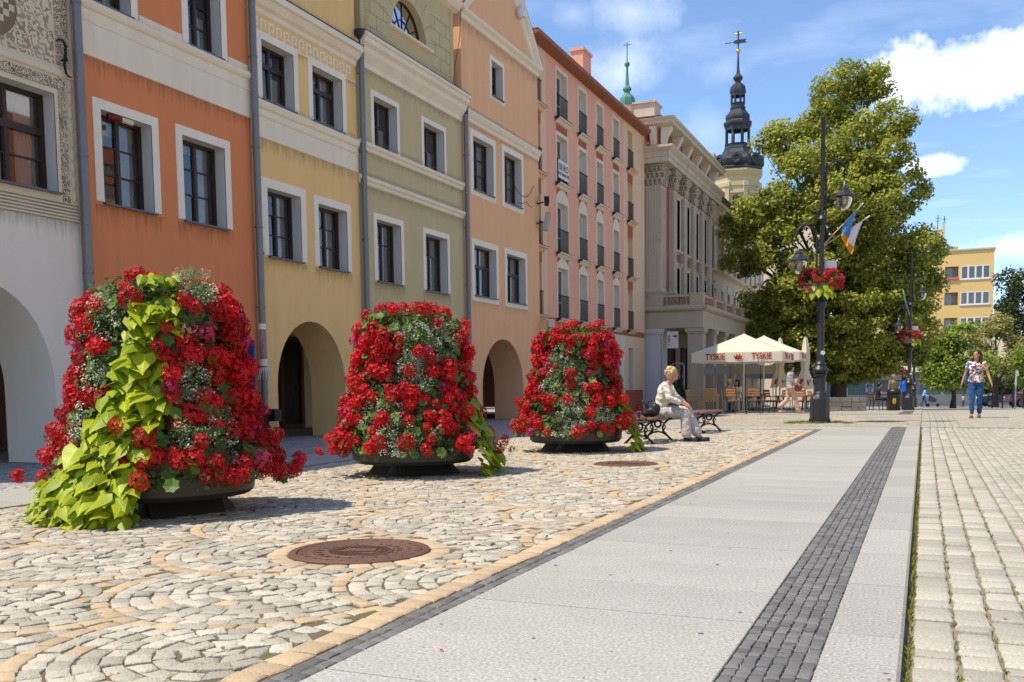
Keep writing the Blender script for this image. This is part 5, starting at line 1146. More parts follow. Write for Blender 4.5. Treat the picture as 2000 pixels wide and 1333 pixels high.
for z0, z1 in zst:
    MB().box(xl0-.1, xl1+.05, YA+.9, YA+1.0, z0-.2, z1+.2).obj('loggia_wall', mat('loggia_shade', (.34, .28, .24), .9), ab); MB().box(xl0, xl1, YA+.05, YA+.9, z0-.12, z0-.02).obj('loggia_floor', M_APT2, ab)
    lw = MB().box(xl0+.1, xl0+.75, YA+.85, YA+.9, z0, z1-.1).obj('loggia_window', M_WFRAME, ab); MB().box(xl0+.16, xl0+.7, YA+.84, YA+.85, z0+.05, z1-.15).obj('pane', M_GLASS, lw)
    n = 4; wd_ = (xw1-xw0)/n; mb = MB().box(xw0, xw1, YA-.03, YA+.1, z0, z0+.12).box(xw0, xw1, YA-.03, YA+.1, z1-.1, z1)
    for i in range(n+1): mb.box(xw0+i*wd_-.1 if i else xw0, xw0+i*wd_+.1 if i < n else xw1, YA-.031, YA+.1, z0+.12, z1-.1)
    wn = mb.obj('window_strip', M_WFRAME, ab)
    for i in range(n):
        MB().poly([(xw0+i*wd_, YA+.06, z0+.1), (xw0+(i+1)*wd_, YA+.06, z0+.1), (xw0+(i+1)*wd_, YA+.06, z1-.05), (xw0+i*wd_, YA+.06, z1-.05)]).obj('pane', M_GLASS, wn)
    MB().box(xw0-.2, xw1+.2, YA+.5, YA+.52, z0-.2, z1+.2).obj('curtain', mat('brownish_curtain', (.35, .26, .2), .9, .15, 2), wn)
    MB().box(xw0-.1, xw1+.1, YA-.1, YA, z0-.1, z0).obj('sill', M_WFRAME, wn)
fb = MB(); rr = random.Random(5)
for i in range(40): fb.ell((rr.uniform(xl0, xl1), YA-.12, zst[0][0]+rr.uniform(0, .2)), (.12, .1, .1), 6, 4)
tag(fb.obj('balcony_flowers', mat('balcony_pink', (.6, .15, .15), .7), ab), kind='stuff')
p = A_(1873, 598); MB().lathe([(.02, 0), (.3, .06), (.45, .16)], 14, (0, 0, 0)).obj('satellite_dish', M_WFRAME, ab).location = Vector((p[0], YA-.3, p[1]))-ORG[ab.name]
ab.children[-1].rotation_euler = (R(70), 0, R(15))
xs = A_(1843, 470)[0]; zz2 = A_(1825, 470)[1]; x00 = A_(1700, 470)[0]   # higher stair wing on the left
mb = MB().box(x00, xs, YA+1, YA+9, zt-1, zz2); mb.obj('stair_wing', M_APT2, ab); MB().box(x00-.1, xs+.1, YA+.9, YA+9.1, zz2, zz2+.15).obj('wing_roof', M_GST, ab)
x0, z1 = A_(1808, 479); x1, z0 = A_(1831, 500); wn = MB().box(x0, x1, YA+.94, YA+1.0, z0, z1).obj('window', M_WFRAME, ab); m_ = (x0+x1)/2
for a, b in ((x0+.1, m_-.05), (m_+.05, x1-.1)): MB().box(a, b, YA+.92, YA+.94, z0+.1, z1-.1).obj('pane', M_SILL, wn)
for px, py0, py1, w_ in ((1833, 460, 445, .8), (1861, 493, 480, 1.2)): x, z0 = A_(px, py0); z1 = A_(px, py1)[1]; MB().box(x-w_/2, x+w_/2, YA+2, YA+2.8, z0-1.5, z1).box(x-w_/2-.1, x+w_/2+.1, YA+1.9, YA+2.9, z1, z1+.15).obj('chimney', M_APT2, ab)
x, z = A_(1843, 482); MB().box(x-.2, x+.12, YA+.8, YA+1.6, z, A_(1843, 433)[1]).obj('flue', M_GST, ab)
for px, py0, py1 in ((1832, 445, 416), (1845, 435, 418)): x, z0 = A_(px, py0); MB().tube([(x, YA+2, z0), (x, YA+2, A_(px, py1)[1])], .05, 5).tube([(x-.3, YA+2, A_(px, py1+6)[1]), (x+.3, YA+2, A_(px, py1+6)[1])], .03, 4).tube([(x-.2, YA+2, A_(px, py1+12)[1]), (x+.2, YA+2, A_(px, py1+12)[1])], .03, 4).obj('antenna', M_IRON, ab)
YB = 100.0
cb_ = thing('cream_apartment_block', 'cream block with white-framed windows glimpsed behind the left side of the big tree', 'building', (-12, YB, 0))
def B_(px, py): p = on_y(px, py, YB); return p.x, p.z
x0, x1 = B_(1380, 500)[0], B_(1600, 500)[0]; ho = []
for px0, px1 in ((1432, 1445), (1454, 1490), (1510, 1540), (1560, 1590)):
    for py0, py1 in ((520, 492), (567, 541), (615, 590), (660, 636)): ho.append((B_(px0, py0)[0], B_(px1, py0)[0], B_(1450, py0)[1], B_(1450, py1)[1], None))
mb = wall_front(MB(), YB, x0, x1, -3, B_(1450, 440)[1], ho, 'y'); zt2 = B_(1450, 440)[1]; mb.poly([(x1, YB, 0), (x1, YB+10, 0), (x1, YB+10, zt2), (x1, YB, zt2)]).poly([(x0, YB, zt2), (x1, YB, zt2), (x1, YB+10, zt2), (x0, YB+10, zt2)]).obj('wall', mat('apartment_peach', (.76, .58, .38), .92, .06, .6), cb_)
for h in ho:
    m_ = (h[0]+h[1])/2; wn = MB().box(h[0], h[0]+.1, YB, YB+.12, h[2], h[3]).box(h[1]-.1, h[1], YB, YB+.12, h[2], h[3]).box(m_-.07, m_+.07, YB, YB+.12, h[2], h[3]).box(h[0]+.1, h[1]-.1, YB+.001, YB+.12, h[2], h[2]+.1).box(h[0]+.1, h[1]-.1, YB+.001, YB+.12, h[3]-.1, h[3]).obj('window', M_WFRAME, cb_)
    MB().poly([(h[0], YB+.08, h[2]), (h[1], YB+.08, h[2]), (h[1], YB+.08, h[3]), (h[0], YB+.08, h[3])]).obj('pane', M_GLASS, wn); MB().box(h[0]-.2, h[1]+.2, YB+.7, YB+.72, h[2]-.2, h[3]+.2).obj('room_dark', M_ROOM, wn)
YH = 112.0
sh = thing('shop_pavilion', 'low cream shop pavilion with glazed front and projecting canopy behind the benches', 'shop', (-2, YH, 0))
def H_(px, py): p = on_y(px, py, YH); return p.x, p.z
x0, x1 = H_(1560, 740)[0], H_(1990, 740)[0]; zt = H_(1700, 668)[1]; zc = H_(1700, 728)[1]
MB().box(x0, x1, YH+.4, YH+9, zc, zt).obj('upper_wall', M_APT2, sh); MB().box(x0, x1, YH-1.2, YH+.4, zc-.02, zc+.28).obj('canopy', M_CREAM, sh)
MB().box(x0, x1, YH+.4, YH+9, -3, -.55).obj('plinth', M_GST, sh)
bays = 9; wd_ = (x1-x0)/bays
M_SHOPG = mat('shop_glass_blue', (.20, .27, .27), .15, .1, .5, spec=.6)
for i in range(bays):
    a = x0+i*wd_
    bay = MB().box(a, a+.35, YH+.3, YH+.7, -.55, zc-.02).obj('pier', mat('mauve_pier', (.38, .33, .40), .8) if i % 2 else M_STONEC, sh)
    win_ = frame_box(MB(), 0, 0, 1, 0, 1, .05, .05) if False else None
    wn = MB().box(a+.35, a+wd_, YH+.45, YH+.55, zc-.85, zc-.02).obj('fascia_board', M_STONEC, sh)
    MB().box(a+.35, a+wd_, YH+.48, YH+.5, -.55, zc-.85).obj('shop_glazing', M_SHOPG, sh); MB().box(a+.35, a+wd_, YH+.44, YH+.52, zc-.9, zc-.85).obj('transom', M_REDBR, sh)
ps = thing('shop_poster', 'white advertising poster with a yellow and black picture in the shop front', 'poster', (H_(1696, 750)[0], YH+.3, 1.0))
xa, zb = H_(1690, 767); xb, za = H_(1706, 746); MB().box(xa, xb, YH+.38, YH+.42, zb, za).obj('sheet', M_WFRAME, ps)
cx_, cz_ = (xa+xb)/2, (za+zb)/2; MB().prism([(cx_+.3*math.cos(t), YH+.375, cz_+.1+.26*math.sin(t)) for t in [i*math.pi/8 for i in range(16)]], (0, -.01, 0)).obj('black_shape', M_IRON, ps); MB().prism([(cx_+.22*math.cos(t)+.05, YH+.36, cz_-.02+.2*math.sin(t)) for t in [i*math.pi/8 for i in range(16)]], (0, -.01, 0)).obj('yellow_shape', mat('poster_yellow', (.75, .5, .05), .6), ps)

# ------------------------------------------------------------------ row of houses across the street (outside the picture; it lights and is mirrored by the windows)
for i, (y0, y1, h, c) in enumerate(((-14, -2, 11, (.72, .58, .36)), (-2, 12, 12.5, (.70, .50, .34)), (12, 26, 11, (.74, .66, .48)), (26, 40, 12, (.68, .44, .30)))):
    o = thing('opposite_house', ['ochre house front', 'salmon house front', 'cream house front', 'brick-pink house front'][i]+' across the street, outside the picture on the right', 'house', (19, (y0+y1)/2, 0), 'houses across the street')
    m = mat('opposite_%d' % i, c, .92, .06, 1); ho = []
    n = 5; wd_ = (y1-y0)/n
    for k in range(n):
        for z in (1.0, 4.4, 7.4): ho.append((y0+(k+.3)*wd_, y0+(k+.7)*wd_, z, z+1.8, None))
    wall_front(MB(), 19, y0, y1-.02, 0, h, ho).obj('wall', m, o)
    MB().box(19.0, 19.4, y0, y1-.02, h, h+.4).obj('cornice', M_CREAM, o)
    for q in ho: MB().box(19.25, 19.27, q[0]-.1, q[1]+.1, q[2]-.1, q[3]+.1).obj('window', M_SILL, o)
    MB().prism([(18.7, y0, h+.4), (24, y0, h+3.6), (29, y0, h+.4)], (0, y1-y0-.02, 0)).obj('roof', M_TILE, o)
# ------------------------------------------------------------------ trees
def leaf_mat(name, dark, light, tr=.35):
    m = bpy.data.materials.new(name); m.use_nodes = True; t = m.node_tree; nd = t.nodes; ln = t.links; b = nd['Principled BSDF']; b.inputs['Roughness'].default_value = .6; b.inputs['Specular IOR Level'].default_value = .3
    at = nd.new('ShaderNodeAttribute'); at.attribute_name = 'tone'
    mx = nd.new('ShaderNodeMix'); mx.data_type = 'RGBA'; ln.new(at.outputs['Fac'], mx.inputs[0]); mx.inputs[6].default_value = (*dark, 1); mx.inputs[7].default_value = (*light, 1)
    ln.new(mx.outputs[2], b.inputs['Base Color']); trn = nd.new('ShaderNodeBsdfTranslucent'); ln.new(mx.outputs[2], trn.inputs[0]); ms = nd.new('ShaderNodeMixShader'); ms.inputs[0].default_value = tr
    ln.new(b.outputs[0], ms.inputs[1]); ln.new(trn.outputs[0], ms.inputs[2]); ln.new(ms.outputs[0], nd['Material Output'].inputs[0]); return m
def leaf_cloud(name, cent, rad, tones, per, size, m, parent, seed, flat=.75):
    """leaves as small folded rhombs scattered through clumps; cent (n,3), rad (n,), tones (n,)"""
    g = np.random.default_rng(seed); n = len(cent)*per
    c = np.repeat(np.array(cent), per, 0); r_ = np.repeat(np.array(rad), per); tn = np.repeat(np.array(tones), per)
    d = g.normal(size=(n, 3)); d /= np.linalg.norm(d, axis=1)[:, None]
    pos = c + d*(r_*g.random(n)**.45)[:, None]*np.array([1, 1, flat])
    nrm = d*.8 + g.normal(size=(n, 3))*.55 + np.array([0, 0, .55]); nrm /= np.linalg.norm(nrm, axis=1)[:, None]
    t = g.normal(size=(n, 3)); t[:, 2] -= .6; t -= nrm*(t*nrm).sum(1)[:, None]; t /= np.linalg.norm(t, axis=1)[:, None]
    b = np.cross(nrm, t); s_ = size*g.uniform(.65, 1.25, n)[:, None]
    v = np.stack([pos-t*s_*.55, pos-b*s_*.36+nrm*s_*.10, pos+t*s_*.6, pos+b*s_*.36+nrm*s_*.10], 1).reshape(-1, 3)
    org = np.array(ORG[parent.name]); v = v-org
    me = bpy.data.meshes.new(name); me.vertices.add(n*4); me.vertices.foreach_set('co', v.ravel()); me.loops.add(n*4); me.loops.foreach_set('vertex_index', np.arange(n*4)); me.polygons.add(n)
    me.polygons.foreach_set('loop_start', np.arange(n)*4); me.polygons.foreach_set('loop_total', np.full(n, 4)); me.update(); me.validate()
    a = me.attributes.new('tone', 'FLOAT', 'FACE'); a.data.foreach_set('value', np.clip(tn+g.normal(size=n)*.16, 0, 1)); me.materials.append(m)
    return link(name, me, parent)
M_BARK = mat('bark', (.085, .065, .048), .95, .3, 4, bump=.6, bscale=14)
def tree(name, label, base, Y, lobes, leafm, seed, clump=.5, per=62, leaf=.125, dens=1.0, trunk_r=.3, tone0=.5, hole=0.0, low=None):
    """lobes: (px, py, rx, ry, dy) give direction and apparent size; the distance is the tree's own"""
    g = np.random.default_rng(seed); t = thing(name, label, 'tree', tuple(base)); cent = []; rad = []; tones = []; L_ = []
    for px, py, rx, ry, dy in lobes:
        y = Y+dy; c = on_y(px, py, y); sc = (c-Vector((0, 0, 1))).dot(FWD)/F_PX; a, b = max(rx*sc-clump*.4, .3), max(ry*sc-clump*.4, .3); dp = (a+b)/2*.95; L_.append((c, a, b))
        n = int(dens*4*math.pi*((a+b)/2)**2/(clump*clump*1.5))
        for i in range(n):
            d = g.normal(size=3); d /= np.linalg.norm(d); k = g.uniform(.80, 1.06) if i % 4 else g.uniform(.35, .75)
            p = np.array(c)+d*np.array([a, dp, b])*k
            nz_ = mnoise.noise(Vector(p)*.55+Vector((seed, 0, 0)))
            if nz_ < -.28+hole: continue
            if low is not None and p[2] < low: continue
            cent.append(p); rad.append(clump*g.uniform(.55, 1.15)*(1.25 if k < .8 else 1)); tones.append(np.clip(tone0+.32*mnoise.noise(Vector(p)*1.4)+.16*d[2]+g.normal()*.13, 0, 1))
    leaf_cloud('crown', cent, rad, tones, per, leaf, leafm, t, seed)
    mb = MB(); base = Vector(base); top = max(L_, key=lambda q: q[0].z)[0]; fork = base+Vector((0, 0, (top.z-base.z)*.28))
    mb.tube([base+Vector((0, 0, -.15)), base+Vector((0, 0, .3)), base+(fork-base)*.5+Vector((.05, 0, 0)), fork, fork+(top-fork)*.5, top], [trunk_r*1.5, trunk_r*1.1, trunk_r*.9, trunk_r*.8, trunk_r*.4, .03], 10)
    mb.obj('trunk', M_BARK, t, 60); mb = MB()
    for c, a, b in L_:
        st = base+(fork-base)*g.uniform(.75, 1.0); mid = st.lerp(c, .5)+Vector((0, 0, .3)); mb.tube([st, mid, c], [trunk_r*.45, trunk_r*.25, .03], 6)
        for k in range(3): e = c+Vector((g.uniform(-a, a), g.uniform(-a, a), g.uniform(-b, b)))*.8; mb.tube([mid, e], [trunk_r*.16, .012], 5)
    mb.obj('limbs', M_BARK, t, 60); return t
LIN = leaf_mat('linden_leaves', (.036, .062, .010), (.47, .48, .075))
Yt = 54.0; bt = on_y(1637, 780, Yt); bt.z = gz(Yt)
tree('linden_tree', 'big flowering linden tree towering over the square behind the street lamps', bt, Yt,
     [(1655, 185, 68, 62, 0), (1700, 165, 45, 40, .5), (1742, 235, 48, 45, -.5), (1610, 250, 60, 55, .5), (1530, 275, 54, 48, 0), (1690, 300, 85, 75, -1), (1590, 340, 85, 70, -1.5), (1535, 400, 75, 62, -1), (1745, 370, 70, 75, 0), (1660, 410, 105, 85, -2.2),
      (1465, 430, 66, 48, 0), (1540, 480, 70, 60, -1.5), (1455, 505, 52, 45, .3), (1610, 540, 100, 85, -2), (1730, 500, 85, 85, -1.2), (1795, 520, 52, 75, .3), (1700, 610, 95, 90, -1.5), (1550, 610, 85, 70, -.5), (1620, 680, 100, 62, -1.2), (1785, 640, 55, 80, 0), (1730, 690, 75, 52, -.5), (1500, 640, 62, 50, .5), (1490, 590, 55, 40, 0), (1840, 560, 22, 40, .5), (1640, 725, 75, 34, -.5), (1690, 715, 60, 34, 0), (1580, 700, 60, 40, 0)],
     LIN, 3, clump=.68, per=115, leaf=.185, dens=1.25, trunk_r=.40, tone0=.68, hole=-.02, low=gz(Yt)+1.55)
Y2 = 66.0; p = on_paving(1862, 791); b2 = on_y(1862, 760, Y2); b2.z = gz(Y2)
tree('light_green_tree', 'small light green tree behind the walking woman in jeans', b2, Y2, [(1865, 690, 52, 48, 0), (1840, 725, 45, 38, -.6), (1890, 665, 48, 38, 0), (1905, 715, 45, 45, -.5), (1830, 690, 36, 34, .4), (1870, 740, 58, 30, -.4), (1845, 752, 40, 20, -.4), (1815, 720, 28, 32, 0)],
     leaf_mat('acacia_leaves', (.09, .16, .02), (.36, .44, .07)), 5, clump=.62, per=85, leaf=.18, dens=1.1, trunk_r=.16, tone0=.55, hole=.05, low=gz(Y2)+.7)
Y3 = 74.0; b3 = on_y(1945, 760, Y3); b3.z = gz(Y3)
tree('yellowish_tree', 'yellow-green flowering tree at the right, above the parked cars', b3, Y3, [(1935, 665, 45, 42, 0), (1955, 700, 42, 44, -.5), (1925, 715, 40, 40, -.6), (1970, 725, 40, 32, 0), (1945, 640, 30, 28, .3), (1985, 690, 30, 36, .4)],
     leaf_mat('blossom_leaves', (.12, .13, .025), (.50, .46, .15)), 6, clump=.65, per=85, leaf=.19, dens=1.1, trunk_r=.18, tone0=.55, hole=.05, low=gz(Y3)+1.6)
Y4 = 92.0; b4 = on_y(1985, 760, Y4); b4.z = gz(Y4)
tree('dark_tree', 'tall dark green tree at the right edge beside the yellow apartment block', b4, Y4, [(1975, 560, 32, 46, 0), (1990, 600, 45, 50, 0), (1965, 630, 28, 45, 0), (2010, 570, 40, 50, 0), (1985, 660, 40, 45, 0), (2035, 620, 50, 70, 0), (2000, 715, 40, 40, -2)],
     leaf_mat('dark_leaves', (.03, .05, .012), (.13, .15, .035)), 8, clump=.8, per=60, leaf=.22, dens=.9, trunk_r=.25, tone0=.45, hole=.1)
# hedge and shadowy shrubs under the right-hand trees
def shrub(name, label, Y, lobes, m, seed, clump=.4, per=45, leaf=.12, tone0=.4):
    g = np.random.default_rng(seed); c0 = on_y(lobes[0][0], lobes[0][1], Y); c0.z = gz(Y); t = thing(name, label, 'shrub', tuple(c0)); cent = []; rad = []; tn = []
    for px, py, rx, ry in lobes:
        c = on_y(px, py, Y); sc = (c-Vector((0, 0, 1))).dot(FWD)/F_PX; a, b = rx*sc, ry*sc
        for i in range(int(4*math.pi*((a+b)/2)**2/(clump*clump*.9))+6):
            d = g.normal(size=3); d /= np.linalg.norm(d); cent.append(np.array(c)+d*np.array([a, a, b])*g.uniform(.6, 1)); rad.append(clump*g.uniform(.6, 1.1)); tn.append(np.clip(tone0+g.normal()*.2, 0, 1))
    leaf_cloud('foliage', cent, rad, tn, per, leaf, m, t, seed); mb = MB()
    for k in range(4): mb.tube([c0, c0+Vector((g.uniform(-.3, .3), g.uniform(-.3, .3), .8))], [.04, .015], 5)
    mb.obj('stems', M_BARK, t); return t
shrub('hedge_shrub', 'dark shrub mass below the trees beside the shop pavilion at right', 80, [(1950, 755, 34, 14), (1985, 752, 20, 14)], bpy.data.materials['dark_leaves'], 21, .5, 45, .16, .25)
shrub('edge_bush', 'bright green bush at the right edge of the photo', 70, [(1998, 715, 16, 40)], bpy.data.materials['acacia_leaves'], 22, .5, 50, .16, .5)
# ------------------------------------------------------------------ flower towers
M_TUB = mat('dark_tub_metal', (.055, .052, .049), .42, .25, 6, metal=.4, spec=.4, stain=((.12, .105, .09), 5, .66, .1)); M_TIER = mat('grey_tier_plastic', (.30, .275, .23), .7, .15, 5)
M_REDF = mat('geranium_red', (.54, .005, .009), .55, .25, 40, rnd=.6, trans=.2); M_MAG = mat('geranium_magenta', (.55, .03, .10), .55, .25, 40, rnd=.5, trans=.25); M_DRY = mat('dry_blossom', (.30, .17, .10), .9, .3, 40, rnd=.5)
M_LIME2 = mat('green_vine_leaf', (.33, .43, .02), .45, .15, 20, rnd=.4, trans=.4); M_LIME = mat('lime_vine_leaf', (.46, .52, .022), .45, .12, 20, rnd=.35, trans=.42, spec=.35); M_GLEAF = mat('geranium_leaf', (.12, .21, .035), .55, .2, 25, rnd=.6, trans=.3)
M_SPRAY = mat('white_blossom', (.78, .77, .64), .8, .1, 9); M_STEM = mat('green_stem', (.16, .19, .06), .7)
FOL = leaf_mat('planter_foliage', (.03, .06, .012), (.15, .22, .06), .3); SPR = leaf_mat('spray_leaves', (.16, .25, .07), (.90, .90, .74), .3)
def veined(m):                                               # pale ribs and slight quilting on the vine leaves, in each leaf's own coordinates
    t = m.node_tree; nd = t.nodes; ln = t.links; b = nd['Principled BSDF']; tcn = nd.new('ShaderNodeTexCoord'); sp_ = nd.new('ShaderNodeSeparateXYZ'); ln.new(tcn.outputs['Object'], sp_.inputs[0])
    def M(op, a, b_=None):
        n = nd.new('ShaderNodeMath'); n.operation = op
        for i, x in enumerate((a, b_)):
            if x is None: continue
            if isinstance(x, (int, float)): n.inputs[i].default_value = x
            else: ln.new(x, n.inputs[i])
        return n.outputs[0]
    ax = M('ABSOLUTE', sp_.outputs[0]); w_ = M('FRACT', M('MULTIPLY', M('SUBTRACT', sp_.outputs[1], M('MULTIPLY', ax, .8)), 5.5)); rib = M('MAXIMUM', M('LESS_THAN', w_, .13), M('LESS_THAN', ax, .025))
    src = b.inputs['Base Color'].links[0].from_socket; mx = nd.new('ShaderNodeVectorMath'); mx.operation = 'SCALE'; ln.new(src, mx.inputs[0]); ln.new(M('ADD', M('MULTIPLY', rib, .38), M('SUBTRACT', 1.02, M('MULTIPLY', ax, .45))), mx.inputs['Scale'])
    for l_ in [l_ for l_ in ln if l_.from_socket == src and l_.to_node != mx]: to = l_.to_socket; ln.remove(l_); ln.new(mx.outputs[0], to)
    bp = nd.new('ShaderNodeBump'); bp.inputs['Strength'].default_value = .5; bp.inputs['Distance'].default_value = .01; ln.new(M('SUBTRACT', w_, rib), bp.inputs['Height']); ln.new(bp.outputs[0], b.inputs['Normal'])
veined(M_LIME); veined(M_LIME2)
def basis(n, down):                                          # rotation with z = n and y = down-ish
    n = n.normalized(); y = (down-n*down.dot(n)); y = y.normalized() if y.length > 1e-4 else n.orthogonal().normalized(); x = y.cross(n); return Matrix((x, y, n)).transposed()
def head_mesh(seed, m, r_=.06, nf=30, loose=0.0):
    rr = random.Random(seed); mb = MB()
    for k in range(nf):
        z = 1-1.45*(k+.5)/nf; a = k*2.39996+rr.random()*.4; q = math.sqrt(max(0, 1-z*z)); n = Vector((q*math.cos(a), q*math.sin(a), z)); c = n*r_*rr.uniform(.85-loose, 1.12+loose*.6)
        n = (n+Vector((rr.uniform(-.4, .4), rr.uniform(-.4, .4), rr.uniform(-.4, .4)))).normalized(); B = basis(n, Vector((rr.uniform(-1, 1), rr.uniform(-1, 1), 0))); f = r_*rr.uniform(.30, .42)
        for p in range(5):
            t = p*2*math.pi/5; u0 = Vector((math.cos(t-.5), math.sin(t-.5), .28))*f*.75; u1 = Vector((math.cos(t), math.sin(t), .12+rr.uniform(-.1, .3)))*f*1.05; u2 = Vector((math.cos(t+.5), math.sin(t+.5), .28))*f*.75
            mb.poly([c, c+B @ u0, c+B @ u1, c+B @ u2])
    return mb.mesh('flower_head', m)
HEADS = [head_mesh(i, M_REDF) for i in range(6)]; MAGS = [head_mesh(20+i, M_MAG, .06, 24, .2) for i in range(2)]; DRYS = [head_mesh(30+i, M_DRY, .05, 16, .35) for i in range(2)]
def vine_mesh(seed):
    rr = random.Random(seed); half = [(0, -.02), (.32, -.16), (.5, .06), (.47, .3), (.30, .58), (.12, .84), (0, 1.02)]; mb = MB(); fold = rr.uniform(.05, .42); curl = rr.uniform(-.38, -.05)
    memo = {}
    def P(x, y):
        if (x, y) not in memo: memo[(x, y)] = (x, y, abs(x)*fold-1.0*x*x+curl*y*y+rr.uniform(-.02, .02))
        return memo[(x, y)]
    mid = [(0, y) for y in (-.02, .1, .3, .55, .8, 1.02)]
    for sgn in (1, -1):
        h = [(sgn*x, y) for x, y in half]; ms_ = [P(0, y) for _, y in mid]; hs_ = [P(*q) for q in h]
        for a, b, c, d in ((0, 1, 1, 0), (1, 2, 2, 1), (2, 3, 3, 2), (3, 4, 4, 3), (4, 5, 5, 4)):
            q = [ms_[a], ms_[b], hs_[b], hs_[a]] if sgn > 0 else [ms_[a], hs_[a], hs_[b], ms_[b]]
            if a == 0: q = [ms_[0], ms_[1], hs_[2], hs_[1]] if sgn > 0 else [ms_[0], hs_[1], hs_[2], ms_[1]]
            elif a == 1: q = [ms_[1], ms_[2], hs_[3], hs_[2]] if sgn > 0 else [ms_[1], hs_[2], hs_[3], ms_[2]]
            elif a == 2: q = [ms_[2], ms_[3], hs_[4], hs_[3]] if sgn > 0 else [ms_[2], hs_[3], hs_[4], ms_[3]]
            elif a == 3: q = [ms_[3], ms_[4], hs_[5], hs_[4]] if sgn > 0 else [ms_[3], hs_[4], hs_[5], ms_[4]]
            else: q = [ms_[4], ms_[5], hs_[5]] if sgn > 0 else [ms_[4], hs_[5], ms_[5]]
            mb.poly(q)
    me = mb.mesh('vine_leaf', M_LIME); bm = bmesh.new(); bm.from_mesh(me); bmesh.ops.remove_doubles(bm, verts=bm.verts, dist=.05 if False else 1e-4); bm.to_mesh(me); bm.free(); me.polygons.foreach_set('use_smooth', [True]*len(me.polygons)); return me
VINES = [vine_mesh(i) for i in range(6)]
for me_ in VINES[4:]: me_.materials[0] = M_LIME2
def ger_leaf(seed):
    rr = random.Random(seed); mb = MB(); n = 14; pts = []
    for i in range(n): a = 2*math.pi*i/n; r_ = .5*(1+.12*math.cos(a*7)); pts.append((r_*math.cos(a), r_*math.sin(a), .12+rr.uniform(-.05, .05)))
    for i in range(n): mb.poly([(0, 0, 0), pts[i], pts[(i+1) % n]])
    return mb.mesh('leaf', M_GLEAF)
GLS = [ger_leaf(i) for i in range(4)]
